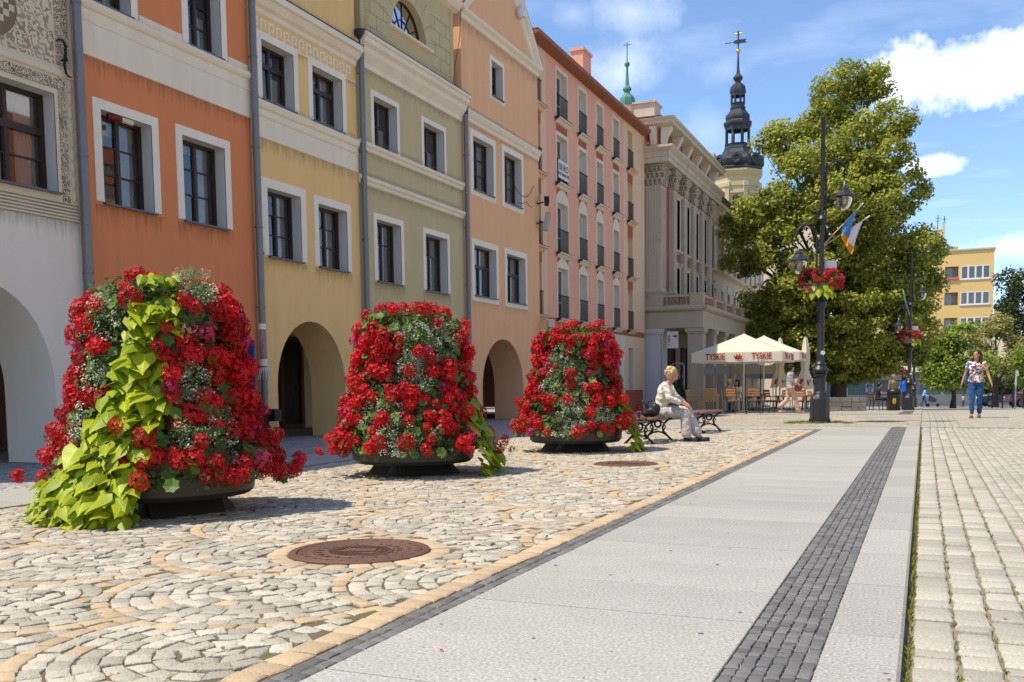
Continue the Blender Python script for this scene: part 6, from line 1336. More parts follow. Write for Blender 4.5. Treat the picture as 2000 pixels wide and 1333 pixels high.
def flower_tower(base, label, vine, sprays, seed, nheads=238, nleaf=270, patch_bare=()):
    rr = random.Random(seed); base = Vector(base); t = thing('flower_tower', label, 'flower planter', tuple(base), 'flower towers on the cobbles')
    tow = Vector((-base.x, -base.y, 0)).normalized(); rgt = Vector((-tow.y, tow.x, 0))    # towards the camera, and the viewer's right
    def radius(h): return .54+.34*(1-h)**2.5-(.16*((h-.84)/.16)**2 if h > .84 else 0)
    def pos(phi, h, k=1.0): return (tow*math.cos(phi)+rgt*math.sin(phi))*(radius(h)*k)+Vector((0, 0, .30+1.52*h))
    O = base; px = 0
    # stand, tub and tiers
    for a in (0, 1):
        ax = Matrix.Rotation(math.atan2(tow.y, tow.x)+a*math.pi/2+R(20), 3, 'Z'); p = [Vector((-.46, -.3, 0)), Vector((.46, -.3, 0)), Vector((.36, -.3, .13)), Vector((-.36, -.3, .13))]
        MB().prism([ax @ q+Vector((0, 0, .001))+O for q in p], ax @ Vector((0, .6, 0))).obj('foot', M_TUB, t)
    MB().lathe([(.60, .135), (.66, .14), (.70, .18), (.71, .31), (.725, .315), (.725, .335), (.67, .335), (.65, .29)], 24, O).obj('tub', M_TUB, t, 30)
    for k, (r0, z0, z1) in enumerate(((.52, .3, .62), (.50, .66, 1.0), (.48, 1.04, 1.36), (.45, 1.40, 1.66))): MB().lathe([(r0-.06, z0), (r0, z0+.03), (r0+.03, z1-.04), (r0+.045, z1), (r0-.02, z1), (r0-.05, z1-.04), (.05, z1-.04)], 20, O).obj('tier', M_TIER, t, 30)
    pts = []
    def ok(p, d): return all((p-q).length > d for q in pts)
    def front(phi): return abs(phi) < math.pi/2
    def zone(phi, h, sl): return any(front(phi) and math.hypot((math.sin(phi)-s_)*.85, (h-hh)*1.6) < rad for s_, hh, rad in sl)
    n = tries = 0
    while n < nheads and tries < 9000:
        tries += 1
        phi = rr.uniform(-math.pi, math.pi) if rr.random() < .35 else rr.uniform(-1.75, 1.75); h = rr.random()**1.05
        if vine(phi, h) and rr.random() < .96: continue
        if zone(phi, h, sprays) and rr.random() < .74: continue
        if zone(phi, h, patch_bare) and rr.random() < .85: continue
        if h > .93: p = (tow*math.cos(phi)+rgt*math.sin(phi))*rr.uniform(0, .5)+Vector((0, 0, 1.80+rr.uniform(-.03, .10)))
        else: p = pos(phi, h, rr.uniform(.98, 1.14)+(.12 if rr.random() < .06 else 0))
        if not ok(p, .062): continue
        pts.append(p); n += 1; nrm = Vector((p.x, p.y, .30+.5*max(0, h-.6)))+Vector((rr.uniform(-.3, .3),)*3); q = rr.random()
        me = rr.choice(HEADS) if q < .88 else rr.choice(MAGS) if q < .95 else rr.choice(DRYS)
        o = link('flower_head', me, t, p, (basis(nrm, Vector((rr.uniform(-1, 1), rr.uniform(-1, 1), -1)))).to_euler(), rr.uniform(.8, 1.42)); px += 1
    n = 0; vp = []; tries = 0
    while n < (290 if seed == 41 else 120) and tries < 20000:                         # trailing lime vine, each leaf its own
        tries += 1; phi = rr.uniform(-1.9, 1.9); h = rr.uniform(-.16, 1.02)
        if not vine(phi, h): continue
        hh = min(max(h, 0), 1); p = (tow*math.cos(phi)+rgt*math.sin(phi))*(radius(hh)*rr.uniform(.99, 1.14)+(max(0, .25-h)*.05 if seed != 41 else max(0, .25-h)*.16))+Vector((0, 0, .24+1.58*h))
        if h > .93: p = (tow*math.cos(phi)+rgt*math.sin(phi))*rr.uniform(.1, .55)+Vector((0, 0, 1.84+rr.uniform(-.02, .06)))
        if p.z < .05: p.z = rr.uniform(.03, .1)
        if not all((p-q).length > .047 for q in vp): continue
        vp.append(p); n += 1; out_ = Vector((p.x, p.y, 0)).normalized(); nrm = out_*.62+Vector((0, 0, .72))+Vector((rr.uniform(-.45, .45), rr.uniform(-.45, .45), rr.uniform(-.25, .35)))
        dn = Vector((0, 0, -1))+out_*.55+rgt*rr.uniform(-.7, .7)
        link('vine_leaf', rr.choice(VINES), t, p, basis(nrm, dn).to_euler(), rr.choice((.08, .09, .10, .11, .12, .13, .145, .18))*rr.uniform(.9, 1.1))
    if seed == 41:                                           # the leaves below the topmost layer, joined
        vv, ff = [], []
        for _ in range(900):
            phi = rr.uniform(-1.5, .9); h = rr.uniform(-.12, .98)
            if not vine(phi, h): continue
            hh = min(max(h, 0), 1); p = (tow*math.cos(phi)+rgt*math.sin(phi))*(radius(hh)*rr.uniform(.92, 1.06)+max(0, .25-h)*.13)+Vector((0, 0, max(.04, .24+1.58*h)))
            out_ = Vector((p.x, p.y, 0)).normalized(); B = basis(out_*.62+Vector((rr.uniform(-.5, .5), rr.uniform(-.5, .5), rr.uniform(.3, 1))), Vector((0, 0, -1))+out_*.5+rgt*rr.uniform(-.8, .8))*rr.uniform(.07, .13); me_ = rr.choice(VINES); n0 = len(vv)
            vv += [tuple(B @ v.co+p) for v in me_.vertices]; ff += [[n0+i for i in q.vertices] for q in me_.polygons]
        mv = bpy.data.meshes.new('vine_leaves'); mv.from_pydata(vv, [], ff); mv.materials.append(M_LIME2); mv.polygons.foreach_set('use_smooth', [True]*len(ff)); tag(link('vine_leaves', mv, t), kind='stuff')
    n = 0
    while n < nleaf:
        phi = rr.uniform(-math.pi, math.pi) if rr.random() < .35 else rr.uniform(-1.7, 1.7); h = rr.uniform(-.03, .98)
        if vine(phi, h) and rr.random() < .8: continue
        p = pos(phi, max(h, 0), rr.uniform(.95, 1.11)); p.z += min(h, 0)*1.58; n += 1
        nrm = Vector((p.x, p.y, 0)).normalized()*.8+Vector((rr.uniform(-.5, .5), rr.uniform(-.5, .5), rr.uniform(.1, .9))); link('leaf', rr.choice(GLS), t, p, basis(nrm, Vector((rr.uniform(-1, 1), rr.uniform(-1, 1), -1))).to_euler(), rr.uniform(.07, .125))
    cent, rad, tn = [], [], []                               # fine filling foliage
    for _ in range(760):
        phi = rr.uniform(-math.pi, math.pi); h = rr.uniform(0, 1); p = pos(phi, h, rr.uniform(.82, 1.03)); cent.append(p+O); rad.append(rr.uniform(.06, .11)); tn.append(rr.uniform(.2, .9))
    for _ in range(50): p = Vector((rr.uniform(-.4, .4), rr.uniform(-.4, .4), 1.78)); cent.append(p+O); rad.append(.1); tn.append(rr.random())
    tag(leaf_cloud('foliage', cent, rad, tn, 16, .046, FOL, t, seed, 1.0), kind='stuff')
    cent, rad, tn = [], [], []
    for s_, hh, rad_ in list(sprays)+[(None, None, .3)]*3:
        for _ in range(int(190*rad_)+5):
            if s_ is None: phi = rr.uniform(1.8, 4.5); h = rr.random()
            else:
                a = rr.uniform(0, 6.283); q = math.sqrt(rr.random())*rad_; s2 = max(-.99, min(.99, s_+q*math.cos(a)/.85)); phi = math.asin(s2); h = min(1.03, max(0, hh+q*math.sin(a)/1.6))
            p = pos(phi, min(h, .93), rr.uniform(1.0, 1.13)); p.z += max(0, h-.93)*1.9+rr.uniform(-.02, .03); cent.append(p+O); rad.append(rr.uniform(.03, .075)); tn.append(rr.choice((.05, .1, .25, .3, .8, 1)))
    tag(leaf_cloud('white_blossom_spray', cent, rad, tn, 20, .017, SPR, t, seed+1, 1.0), kind='stuff')
    # long stems with heads leaning out near the bottom
    for k in range(7):
        phi = rr.choice((-1, 1))*rr.uniform(.9, 1.6); h = rr.uniform(.02, .3); a = pos(phi, h, .95); b = pos(phi, h, rr.uniform(1.18, 1.34))+Vector((0, 0, rr.uniform(-.1, .03)))
        MB().tube([a+O, (a+b)/2+Vector((0, 0, .02))+O, b+O], [.004, .003, .003], 5).obj('stem', M_STEM, t); link('flower_head', rr.choice(HEADS+DRYS), t, b, basis(b-a, Vector((0, 0, -1))).to_euler(), rr.uniform(.75, 1.1))
    return t
def vine1(phi, h):
    s_ = math.sin(phi); return abs(phi) < math.pi/2 and abs(s_-(-.62+.64*max(0, h))) < (.37-.10*h if h > .2 else .35) and not (.62 < h < .80 and s_ > -.12 and s_ > -.30+.2*h)
def vine2(phi, h): return h < .40 and .92+.25*h < phi < 1.6
def vine3(phi, h): return h < .58 and 1.05+.2*h < phi < 1.6
P1 = (-5.745, 6.0, 0); P2 = (-5.42, 9.55, 0); P3 = (-4.86, 13.55, 0)
flower_tower(P1, 'nearest tower of red geraniums with a broad lime-green vine trailing down its left', vine1, [(-.72, .84, .20), (-.80, .55, .18), (.40, 1.0, .12), (.66, .95, .12), (.35, .50, .16), (.55, .28, .16), (-.85, .3, .13), (.2, .22, .12)], 41)
flower_tower(P2, 'middle tower of red geraniums, white blossom on its front, lime vine at its right', vine2, [(.05, .74, .28), (.58, .80, .26), (-.05, .60, .18), (-.45, .24, .26), (-.2, .08, .22), (.15, .5, .15)], 42, patch_bare=[(-.1, .85, .12)])
flower_tower(P3, 'farthest tower of red geraniums beside the bench, with lime vine on its right edge', vine3, [(-.35, .68, .28), (0, .36, .28), (-.55, .45, .2), (-.1, .10, .24), (.5, .15, .15)], 43)
# ------------------------------------------------------------------ street lamps with flower baskets and flags
M_LAMP = mat('lamp_dark_grey', (.036, .038, .045), .42, .15, 6, metal=.35, spec=.45)
M_GLOBE = glass_mat('lamp_globe', (.80, .78, .70), .8, .08, .10)
KL = (Vector((-2.33, 24.18, 0))-Vector((0, 0, 1))).dot(FWD)/F_PX
def LX(px, py): return (px-1601-7*(826-py)/576)*KL, (826-py)*KL
def lamp_post():
    t = thing('street_lamp', 'x', 'street lamp', (0, 0, 0), 'two-armed street lamps in a row')
    b = MB().lathe([(.235, 0), (.235, .58), (.215, .62), (.19, .66)], 8, (0, 0, 0), R(22.5)); b.obj('base', M_LAMP, t)
    for k in range(8):
        a = k*math.pi/4+R(22.5); MB().cbox((.225*math.cos(a), .225*math.sin(a), .05), (.05, .06, .1), Matrix.Rotation(a, 3, 'Z')).obj('foot', M_LAMP, t)
    MB().lathe([(.19, .66), (.165, .69), (.17, .72), (.13, .76), (.125, 1.12), (.15, 1.14), (.16, 1.18), (.13, 1.2), (.185, 1.25), (.19, 1.30), (.15, 1.36), (.12, 1.40), (.14, 1.43), (.10, 1.48), (.085, 1.55), (.078, 2.75), (.115, 2.80), (.13, 2.86), (.12, 2.93), (.07, 2.98), (.055, 3.05)], 20).obj('shaft', M_LAMP, t, 35)
    MB().lathe([(.055, 3.05), (.052, 4.80), (.095, 4.84), (.115, 4.90), (.09, 4.96), (.05, 5.0), (.05, 7.24), (.06, 7.26), (.06, 7.30), (.02, 7.34)], 14).obj('upper_shaft', M_LAMP, t, 35)
    def arm(side, pts, hook, lx, lz):
        MB().tube([(x, 0, z) for x, z in pts], .024, 8).obj('arm', M_LAMP, t, 50); MB().tube([(x, 0, z) for x, z in hook], .014, 6).obj('scroll', M_LAMP, t, 50)
        lp = MB().lathe([(.03, .26), (.05, .24), (.06, .20), (.10, .17), (.105, .13), (.15, .09), (.20, .03), (.335, -.01), (.34, -.03), (.31, -.03), (.19, -.0), (.17, -.03)], 20, (lx, 0, lz)).obj('lantern', M_LAMP, t, 35)
        MB().lathe([(.18, -.03), (.175, -.12), (.14, -.24), (.08, -.32), (.0, -.345)], 16, (lx, 0, lz)).obj('globe', M_GLOBE, lp, 60)
        MB().tube([(lx, 0, lz+.26), (lx, 0, lz+.36)], .012, 6).ell((lx, 0, lz-.1), (.05, .05, .09)).obj('bulb_fitting', M_WFRAME, lp, 50)
    arm(1, [LX(1613, 440), LX(1613, 350), LX(1617, 335), LX(1627, 326), LX(1640, 327), LX(1650, 337), LX(1654, 350), LX(1650, 357), LX(1645, 352)], [LX(1610, 295), LX(1618, 310), LX(1630, 322), LX(1640, 327)], *[(LX(1648, 380))[0], LX(1648, 392)[1]])
    arm(-1, [LX(1595, 545), LX(1596, 470), LX(1590, 455), LX(1578, 446), LX(1566, 447), LX(1557, 458), LX(1556, 472), LX(1561, 480), LX(1568, 474)], [LX(1604, 405), LX(1602, 415), LX(1594, 428), LX(1580, 437), LX(1567, 440), LX(1565, 433)], *[(LX(1561, 500))[0], LX(1561, 512)[1]])
    for x, z0, z1 in ((LX(1613, 440)[0], LX(1613, 440)[1], LX(1613, 380)[1]), (LX(1595, 545)[0], LX(1595, 545)[1], LX(1595, 480)[1])):
        for z in (z0+.05, z1): MB().tube([(x, 0, z), (0, 0, z)], .018, 6).obj('arm_clamp', M_LAMP, t)
    MB().ell((LX(1596, 393)[0]-.02, 0, LX(1596, 393)[1]), (.05, .05, .05)).obj('finial_ball', M_LAMP, t, 60)
    z = LX(1600, 522)[1]; MB().box(.07, .36, -.02, .02, z-.09, z+.10).obj('sign_plate', mat('pale_plate', (.5, .53, .57), .4), t)
    MB().lathe([(.081, 2.0), (.083, 2.01)], 12) if False else None
    MB().tube([(.03, -.08, 1.70), (.03, -.095, 1.70)], .055, 14).obj('round_sticker', M_WFRAME, t); return t
lamp0 = lamp_post()
def fill_basket(seed, vine_on=True):
    t = thing('flower_basket', 'x', 'flower basket', (0, 0, 0), 'flower baskets on the lamp posts'); rr = random.Random(seed)
    MB().lathe([(.10, -.22), (.22, -.20), (.34, -.06), (.38, .02), (.34, .02), (.10, .0)], 18).obj('bowl', mat('basket_grey', (.20, .20, .19), .7), t, 40)
    cent, rad, tn = [], [], []
    for k in range(95):
        a = rr.uniform(0, 2*math.pi); e = rr.uniform(-.55, 1.25); r_ = .50*math.cos(e*.75); p = Vector((r_*math.cos(a), r_*math.sin(a), .05+.30*math.sin(e)))
        link('flower_head', rr.choice(HEADS if rr.random() < .6 else MAGS), t, p, basis(Vector((p.x, p.y, .25)), Vector((rr.uniform(-1, 1), 0, -1))).to_euler(), rr.uniform(.6, 1.0))
        cent.append(p*.86); rad.append(.09); tn.append(rr.random()*.8)
    tag(leaf_cloud('foliage', cent, rad, tn, 18, .05, FOL, t, seed, 1), kind='stuff')
    if vine_on:
        for k in range(14):
            a = R(-100)+rr.uniform(-.7, .7); r_ = .42+rr.uniform(0, .12); p = Vector((r_*math.cos(a), r_*math.sin(a), rr.uniform(-.28, .02))); link('vine_leaf', rr.choice(VINES), t, p, basis(Vector((p.x, p.y, .2)), Vector((0, 0, -1))).to_euler(), rr.uniform(.12, .2))
    return t
bk0 = fill_basket(71)
def flag(cols, l_=.86, h=.62, ang=48):
    """pole leaning up to the right with a cloth hanging from its upper part, in the lamp's own plane"""
    t = thing('flag', 'x', 'flag', (0, 0, 0), 'flags on the lamp posts'); d = Vector((math.cos(R(ang)), 0, math.sin(R(ang))))
    MB().tube([(0, 0, 0), d*1.25], .014, 8).obj('pole', mat('flag_pole_wood', (.5, .38, .2), .6), t); MB().tube([d*1.2, d*1.42], .016, 8).obj('pole_tip', M_WFRAME, t)
    nu, nv = 10, 12; rr = random.Random(len(cols)); k = len(cols)
    for ci, m in enumerate(cols):
        mb = MB(); rows_ = []
        for j in range(nv*ci//k, nv*(ci+1)//k+1):
            row = []
            for i in range(nu+1):
                u, v = i/nu, j/nv; p = d*(.72+.5*u*(1-.55*v)); row.append((p.x+.02*math.sin(u*9+v*3)-.05*v, .05*math.sin(u*7+v*4)*(.3+v), p.z-v*(.28+.42*u)))
            rows_.append(row)
        mb.grid(rows_, False); mb.obj('cloth', m, t, 60)
    return t
M_FB = mat('flag_blue', (.10, .28, .62), .8, .05, trans=.3); M_FW = mat('flag_white', (.75, .75, .76), .8, .05, trans=.3); M_FO = mat('flag_orange', (.75, .32, .04), .8, .05, trans=.3); M_FT = mat('flag_turquoise', (.04, .42, .62), .8, trans=.3)
fl0 = flag([M_FB, M_FB, M_FB, M_FB, M_FO], ang=46); fl1 = flag([M_FW, M_FW, M_FW, M_FO], ang=32)
BZ = LX(1603, 560)[1]; FZ = LX(1610, 487)[1]
spots = [(-2.33, 24.18, 'nearest street lamp with two lanterns and two flags, right of the café umbrellas', 0), None, None, None]
for k, (px, sc) in enumerate(((1775, .503), (1784, .335), (1762, .232))):
    y = 24.18/sc; c = on_y(px, 790, y); spots[k+1] = (c.x, y, ['street lamp with turquoise flag beside the litter bin', 'third street lamp, partly hidden behind the lamp by the bin', 'farthest street lamp, small, in front of the shop front'][k], k+1)
ROTL = YAW
for x, y, lab, k in spots:
    o = lamp0 if k == 0 else copy_tree(lamp0); o.location = (x, y, gz(y)); o.rotation_euler = (0, 0, ROTL); o['label'] = lab
    b = bk0 if k == 0 else copy_tree(bk0); b.location = (x, y, gz(y)+BZ); b.rotation_euler = (0, 0, ROTL+.6*k); b['label'] = ['red and pink flower basket on the nearest street lamp', 'red flower basket on the lamp beside the litter bin', 'pink-red flower basket on the third lamp', 'small flower basket on the farthest lamp by the shop'][k]
    if k < 3:
        f = fl0 if k == 0 else flag([M_FT, M_FT, M_FT] if k == 1 else [M_FW, M_FW], ang=75 if k == 1 else -60)
        f.location = (x, y, gz(y)+FZ); f.rotation_euler = (0, 0, ROTL if k == 0 else ROTL+math.pi*.92); f['label'] = ['blue and orange flag held by the nearest street lamp', 'turquoise flag hanging on the second street lamp', 'white flag on the third street lamp'][k]
fl1.location = (-2.33, 24.25, FZ); fl1.rotation_euler = (0, 0, ROTL+.12); fl1['label'] = 'white and orange flag, lower of the two on the nearest lamp'

# ------------------------------------------------------------------ iron benches
M_SLAT = mat('bench_slat_wood', (.20, .095, .055), .6, .25, 12, spec=.35)
def bench():
    t = thing('bench', 'x', 'bench', (0, 0, 0), 'backless scroll-iron benches')
    for y in (.18, 1.38):
        mb = MB()
        for s_ in (-1, 1):
            mb.tube([(s_*.23, y, .02), (s_*.19, y, .06), (s_*.10, y, .16), (s_*.085, y, .22), (s_*.12, y, .30), (s_*.19, y, .36), (s_*.255, y, .395)], [.024, .02, .018, .018, .018, .018, .02], 8)
            mb.tube([(s_*.10, y, .16), (s_*.14, y, .235), (s_*.105, y, .30), (s_*.03, y, .345)], .013, 6); mb.ell((s_*.235, y, .015), (.04, .03, .016), 8, 6)
        mb.tube([(-.15, y, .095), (-.08, y, .135), (0, y, .15), (.08, y, .135), (.15, y, .095)], .017, 6)
        mb.tube([(.058*math.cos(a*math.pi/8), y, .285+.058*math.sin(a*math.pi/8)) for a in range(17)], .019, 6, False); mb.box(-.25, .25, y-.018, y+.018, .385, .402)
        mb.obj('leg_frame', M_IRON, t, 50)
    MB().tube([(0, .18, .19), (0, 1.38, .19)], .012, 6).obj('stretcher', M_IRON, t)
    for i in range(5): x = -.27+i*.114; MB().grid([[(x, 0, z0), (x+.084, 0, z0), (x+.084, 1.56, z0), (x, 1.56, z0)] if k in (0, 1) else [(x+.006, .006, z0), (x+.078, .006, z0), (x+.078, 1.554, z0), (x+.006, 1.554, z0)] for k, z0 in enumerate((.403, .430, .437))], True, True, True).obj('slat', M_SLAT, t)
    return t
bn = bench(); b1 = on_ground(1246, 868); bn.location = (b1.x, b1.y-.1, 0); bn['label'] = 'backless iron bench the woman in cream sits on, beside the third flower tower'
bn2 = copy_tree(bn); b2_ = on_ground(1347, 848); bn2.location = (b2_.x, b2_.y, 0); bn2.rotation_euler = (0, 0, R(-4)); bn2['label'] = 'empty backless iron bench behind the seated woman'
B1 = bn.location.copy()
cp = thing('paper_cup', 'brown paper coffee cup standing on the bench beside the seated woman', 'cup', (B1.x-.02, B1.y+.22, .437))
MB().lathe([(.028, .437), (.036, .53), (.037, .53)], 14, (B1.x-.02, B1.y+.22, 0)).obj('cup', mat('cup_brown', (.10, .05, .035), .6), cp, 40); MB().lathe([(.039, .528), (.039, .54), (.03, .545), (.002, .545)], 14, (B1.x-.02, B1.y+.22, 0)).obj('lid', M_WFRAME, cp, 40)

# ------------------------------------------------------------------ café: umbrellas, chairs, tables
M_CANV = mat('cream_canvas', (.80, .74, .60), .85, .04, 1.5, trans=.28); M_PCRM = mat('cream_pole', (.66, .58, .42), .6)
def umbrella(side, z_low, z_val, z_top, letters=True, canv=None):
    canv = canv or M_CANV; t = thing('café_umbrella'.replace('é', 'e'), 'x', 'umbrella', (0, 0, 0), 'open cafe umbrellas'); h = side/2
    MB().tube([(0, 0, 0), (0, 0, z_top+.02)], .032, 10).obj('pole', M_PCRM, t, 40); MB().lathe([(.32, 0), (.32, .06), (.06, .09), (.05, .3)], 4, (0, 0, 0), R(45)).obj('base', M_GST2, t)
    cs = [(-h, -h), (h, -h), (h, h), (-h, h)]; n = 6
    for k in range(4):
        a, b = cs[k], cs[(k+1) % 4]; mb = MB(); rows_ = []
        for j in range(n+1):
            u = j/n; row = []
            for i in range(9):
                v = i/8; x, y = (a[0]+(b[0]-a[0])*v)*(1-u), (a[1]+(b[1]-a[1])*v)*(1-u); sag = -.05*math.sin(math.pi*v)*math.sin(math.pi*min(1, (1-u)*1.0))-.03*math.sin(math.pi*u); row.append((x, y, z_val+(z_top-z_val)*u+sag))
            rows_.append(row)
        mb.grid(rows_, False).obj('canopy_panel', canv, t, 60)
        MB().tube([(a[0]*.98, a[1]*.98, z_val-.03), (0, 0, z_top-.05)], .014, 5).obj('rib', M_PCRM, t)
        mb = MB(); m_ = 16; ex = Vector((b[0]-a[0], b[1]-a[1], 0)).normalized(); nx_ = Vector((ex.y, -ex.x, 0))
        mb.grid([[(a[0]+(b[0]-a[0])*i/m_+nx_.x*(.012*math.sin(i*1.9)+w2)*q, a[1]+(b[1]-a[1])*i/m_+nx_.y*(.012*math.sin(i*1.9)+w2)*q, z) for i in range(m_+1)] for q, z, w2 in ((0, z_val, 0), (1, (z_val+z_low)/2, .01), (1.3, z_low, .012))], False); vl = mb.obj('valance', canv, t, 60)
        if letters:
            rz = math.atan2(ex.y, ex.x); zc = (z_val+z_low)/2-.085
            for f in (.27, .78):
                p = Vector((a[0]+(b[0]-a[0])*f, a[1]+(b[1]-a[1])*f, zc))+nx_*.032; o = link('lettering', text_mesh('TYSKIE', .315, MR, .003, 'CENTER', .006), vl, p, (R(90), 0, rz), (.72, 1, 1))
            p = Vector((a[0]+(b[0]-a[0])*.525, a[1]+(b[1]-a[1])*.525, zc))+nx_*.03; M3 = Matrix.Rotation(rz, 3, 'Z')
            cr = [(-.11, 0), (.11, 0), (.17, .16), (.09, .10), (.05, .21), (0, .11), (-.05, .21), (-.09, .10), (-.17, .16)]
            MB().prism([p+M3 @ Vector((x, 0, z)) for x, z in cr], nx_*.004).obj('crown_mark', MR, vl)
    return t
Yu = 36.2; xl = on_y(1349, 700, Yu-1.75).x; xr = on_y(1527, 700, Yu-1.75).x; sd = xr-xl; cu_ = ((xl+xr)/2, Yu)
zg = gz(Yu); zlo = on_y(1440, 707, Yu-1.75).z; zva = on_y(1440, 688, Yu-1.75).z; ztp = on_y(1458, 652, Yu).z
u1 = umbrella(sd, zlo-zg, zva-zg, ztp-zg); u1.location = (cu_[0], Yu, zg); u1['label'] = 'front open cream cafe umbrella with red lettering on its valance'
Yv = 40.4; c = on_y(1492, 700, Yv); zg2 = gz(Yv); u2 = copy_tree(u1); u2.location = (c.x, Yv, on_y(1492, 656, Yv).z-(ztp-zg)); u2['label'] = 'rear open cream cafe umbrella, partly behind the front one'
for px, Yp, lab, cl in ((1470, 62, 'pale blue-grey umbrella seen far back under the cafe umbrellas', (.42, .48, .56)), (1510, 66, 'grey umbrella far back, right of the pale blue one', (.50, .50, .50)), (1590, 60, 'whitish umbrella far back, behind the folded umbrellas', (.6, .58, .55))):
    u = umbrella(3.4, 2.0, 2.3, 3.0, False, mat('canvas_%d' % px, cl, .85, .05, trans=.2)); c = on_y(px, 750, Yp); u.location = (c.x, Yp, gz(Yp)); u['label'] = lab; u['group'] = 'distant umbrellas'
def closed_umbrella(px, Yp, py_top, py_low, lab):
    c = on_y(px, 760, Yp); z0 = gz(Yp); t = thing('folded_umbrella', lab, 'umbrella', (c.x, Yp, z0), 'folded cafe umbrellas'); zt, zl = on_y(px, py_top, Yp).z, on_y(px, py_low, Yp).z
    MB().tube([(c.x, Yp, z0), (c.x, Yp, zt+.05)], .03, 8).obj('pole', M_PCRM, t, 40); MB().lathe([(.3, 0), (.3, .06), (.05, .1)], 12, (c.x, Yp, z0)).obj('base', M_GST2, t)
    mb = MB(); n = 20; rows_ = []; rr = random.Random(px)
    for j in range(9):
        v = j/8; r0 = .06+.22*v**.8-.08*math.exp(-((v-.62)/.12)**2)+.10*max(0, v-.7); rows_.append([(c.x+r0*(1+.28*math.cos(i*math.pi*2/n*5+v*1.5))*math.cos(2*math.pi*i/n), Yp+r0*(1+.28*math.cos(i*math.pi*2/n*5+v*1.5))*math.sin(2*math.pi*i/n), zt+(zl-zt)*v+(.05*math.cos(i*2.1) if j == 8 else 0)) for i in range(n)])
    mb.grid(rows_, True, True).obj('folded_cloth', M_CANV, t, 50)
    mb = MB()
    for k in range(5):
        a = R(-150)+k*.42+ROTL; r_ = .245; z = zl+(zt-zl)*rr.uniform(.10, .17); p = Vector((c.x+r_*math.cos(a), Yp+r_*math.sin(a), z)); mb.cbox(p, (.05, .05, rr.uniform(.1, .22)), Matrix.Rotation(a, 3, 'Z') @ Matrix.Rotation(rr.uniform(-.5, .5), 3, 'X'))
    tag(mb.obj('red_print', MR, t), kind='stuff')
closed_umbrella(1523, 41.5, 662, 757, 'left folded cream umbrella behind the woman walking past the cafe')
closed_umbrella(1572, 41, 660, 760, 'right folded cream umbrella, between the walking woman and the nearest lamp')
M_WOOD = mat('light_beech', (.52, .32, .15), .55, .15, 10); M_WICK = mat('tan_wicker', (.46, .29, .14), .8, .2, 60, bump=.5, bscale=90); M_CHM = mat('grey_chair_metal', (.06, .062, .068), .45, .1, metal=.5); M_CHW = mat('reddish_chair_wood', (.40, .17, .07), .5, .2, 12)
def armchair():
    t = thing('armchair', 'x', 'chair', (0, 0, 0), 'tan cafe armchairs')
    for sx in (-1, 1):
        MB().tube([(sx*.25, -.24, 0), (sx*.25, -.24, .62)], .022, 8).obj('leg', M_WOOD, t); MB().tube([(sx*.25, .26, 0), (sx*.24, .24, .45), (sx*.23, .30, .86)], .022, 8).obj('leg', M_WOOD, t)
        MB().tube([(sx*.26, -.28, .615), (sx*.265, 0, .65), (sx*.25, .27, .64)], .022, 8).obj('arm', M_WOOD, t)
    MB().box(-.23, .23, -.24, .24, .40, .45).obj('seat', M_WICK, t); MB().prism([(-.22, .25, .46), (.22, .25, .46), (.22, .31, .86), (-.22, .31, .86)], (0, .03, 0)).obj('backrest', M_WICK, t)
    MB().box(-.25, .25, -.25, -.225, .38, .42).obj('apron', M_WOOD, t); MB().tube([(-.23, .325, .87), (.23, .325, .87)], .02, 8).obj('top_rail', M_WOOD, t); return t
def metal_chair():
    t = thing('metal_chair', 'x', 'chair', (0, 0, 0), 'dark metal cafe chairs')
    for sx in (-1, 1):
        MB().tube([(sx*.22, -.25, 0), (sx*.21, -.2, .45)], .014, 8).obj('leg', M_CHM, t); MB().tube([(sx*.22, .28, 0), (sx*.21, .19, .45), (sx*.20, .27, .86)], .014, 8).obj('leg', M_CHM, t)
    for i in range(4): MB().box(-.21, .21, -.21+i*.105, -.12+i*.105, .45, .47).obj('seat_slat', M_CHW, t)
    for i in range(3): MB().box(-.2, .2, .235+i*.015, .25+i*.015, .60+i*.09, .67+i*.09).obj('back_slat', M_CHW, t)
    MB().tube([(-.2, .27, .86), (.2, .27, .86)], .014, 8).obj('top_rail', M_CHM, t); return t
def table():
    t = thing('cafe_table', 'x', 'table', (0, 0, 0), 'cafe tables')
    MB().box(-.4, .4, -.4, .4, .70, .735).obj('tabletop', M_WOOD, t); MB().tube([(0, 0, .04), (0, 0, .70)], .04, 10).obj('column', M_CHM, t)
    MB().box(-.3, .3, -.03, .03, 0, .04).box(-.03, .03, -.3, .3, .001, .041).obj('foot', M_CHM, t); return t
protoA, protoM, protoT = armchair(), metal_chair(), table(); used = set()
def put(proto, px, py, rz, lab, dy=0):
    p = on_paving(px, py); y = p.y+dy; o = copy_tree(proto) if proto.name in used else proto; used.add(proto.name)
    o.location = (p.x, y, gz(y)); o.rotation_euler = (0, 0, R(rz)); o['label'] = lab; return o
put(protoA, 1358, 806, 80, 'tan armchair at the left end of the cafe seating, seen from the side')
put(protoA, 1388, 808, 185, 'tan armchair with its square back to the camera')
put(protoA, 1424, 806, 100, 'tan armchair right of the one seen from behind')
put(protoA, 1402, 800, 10, 'tan armchair behind the front cafe table'); put(protoA, 1376, 799, -30, 'tan armchair farther back by the corner pillar')
put(protoM, 1437, 809, 150, 'dark metal chair beside the front cafe table, turned to the left')
put(protoM, 1474, 809, 180, 'dark metal chair with reddish slats, back to the camera'); put(protoM, 1455, 803, -60, 'dark metal chair behind the one with its back turned')
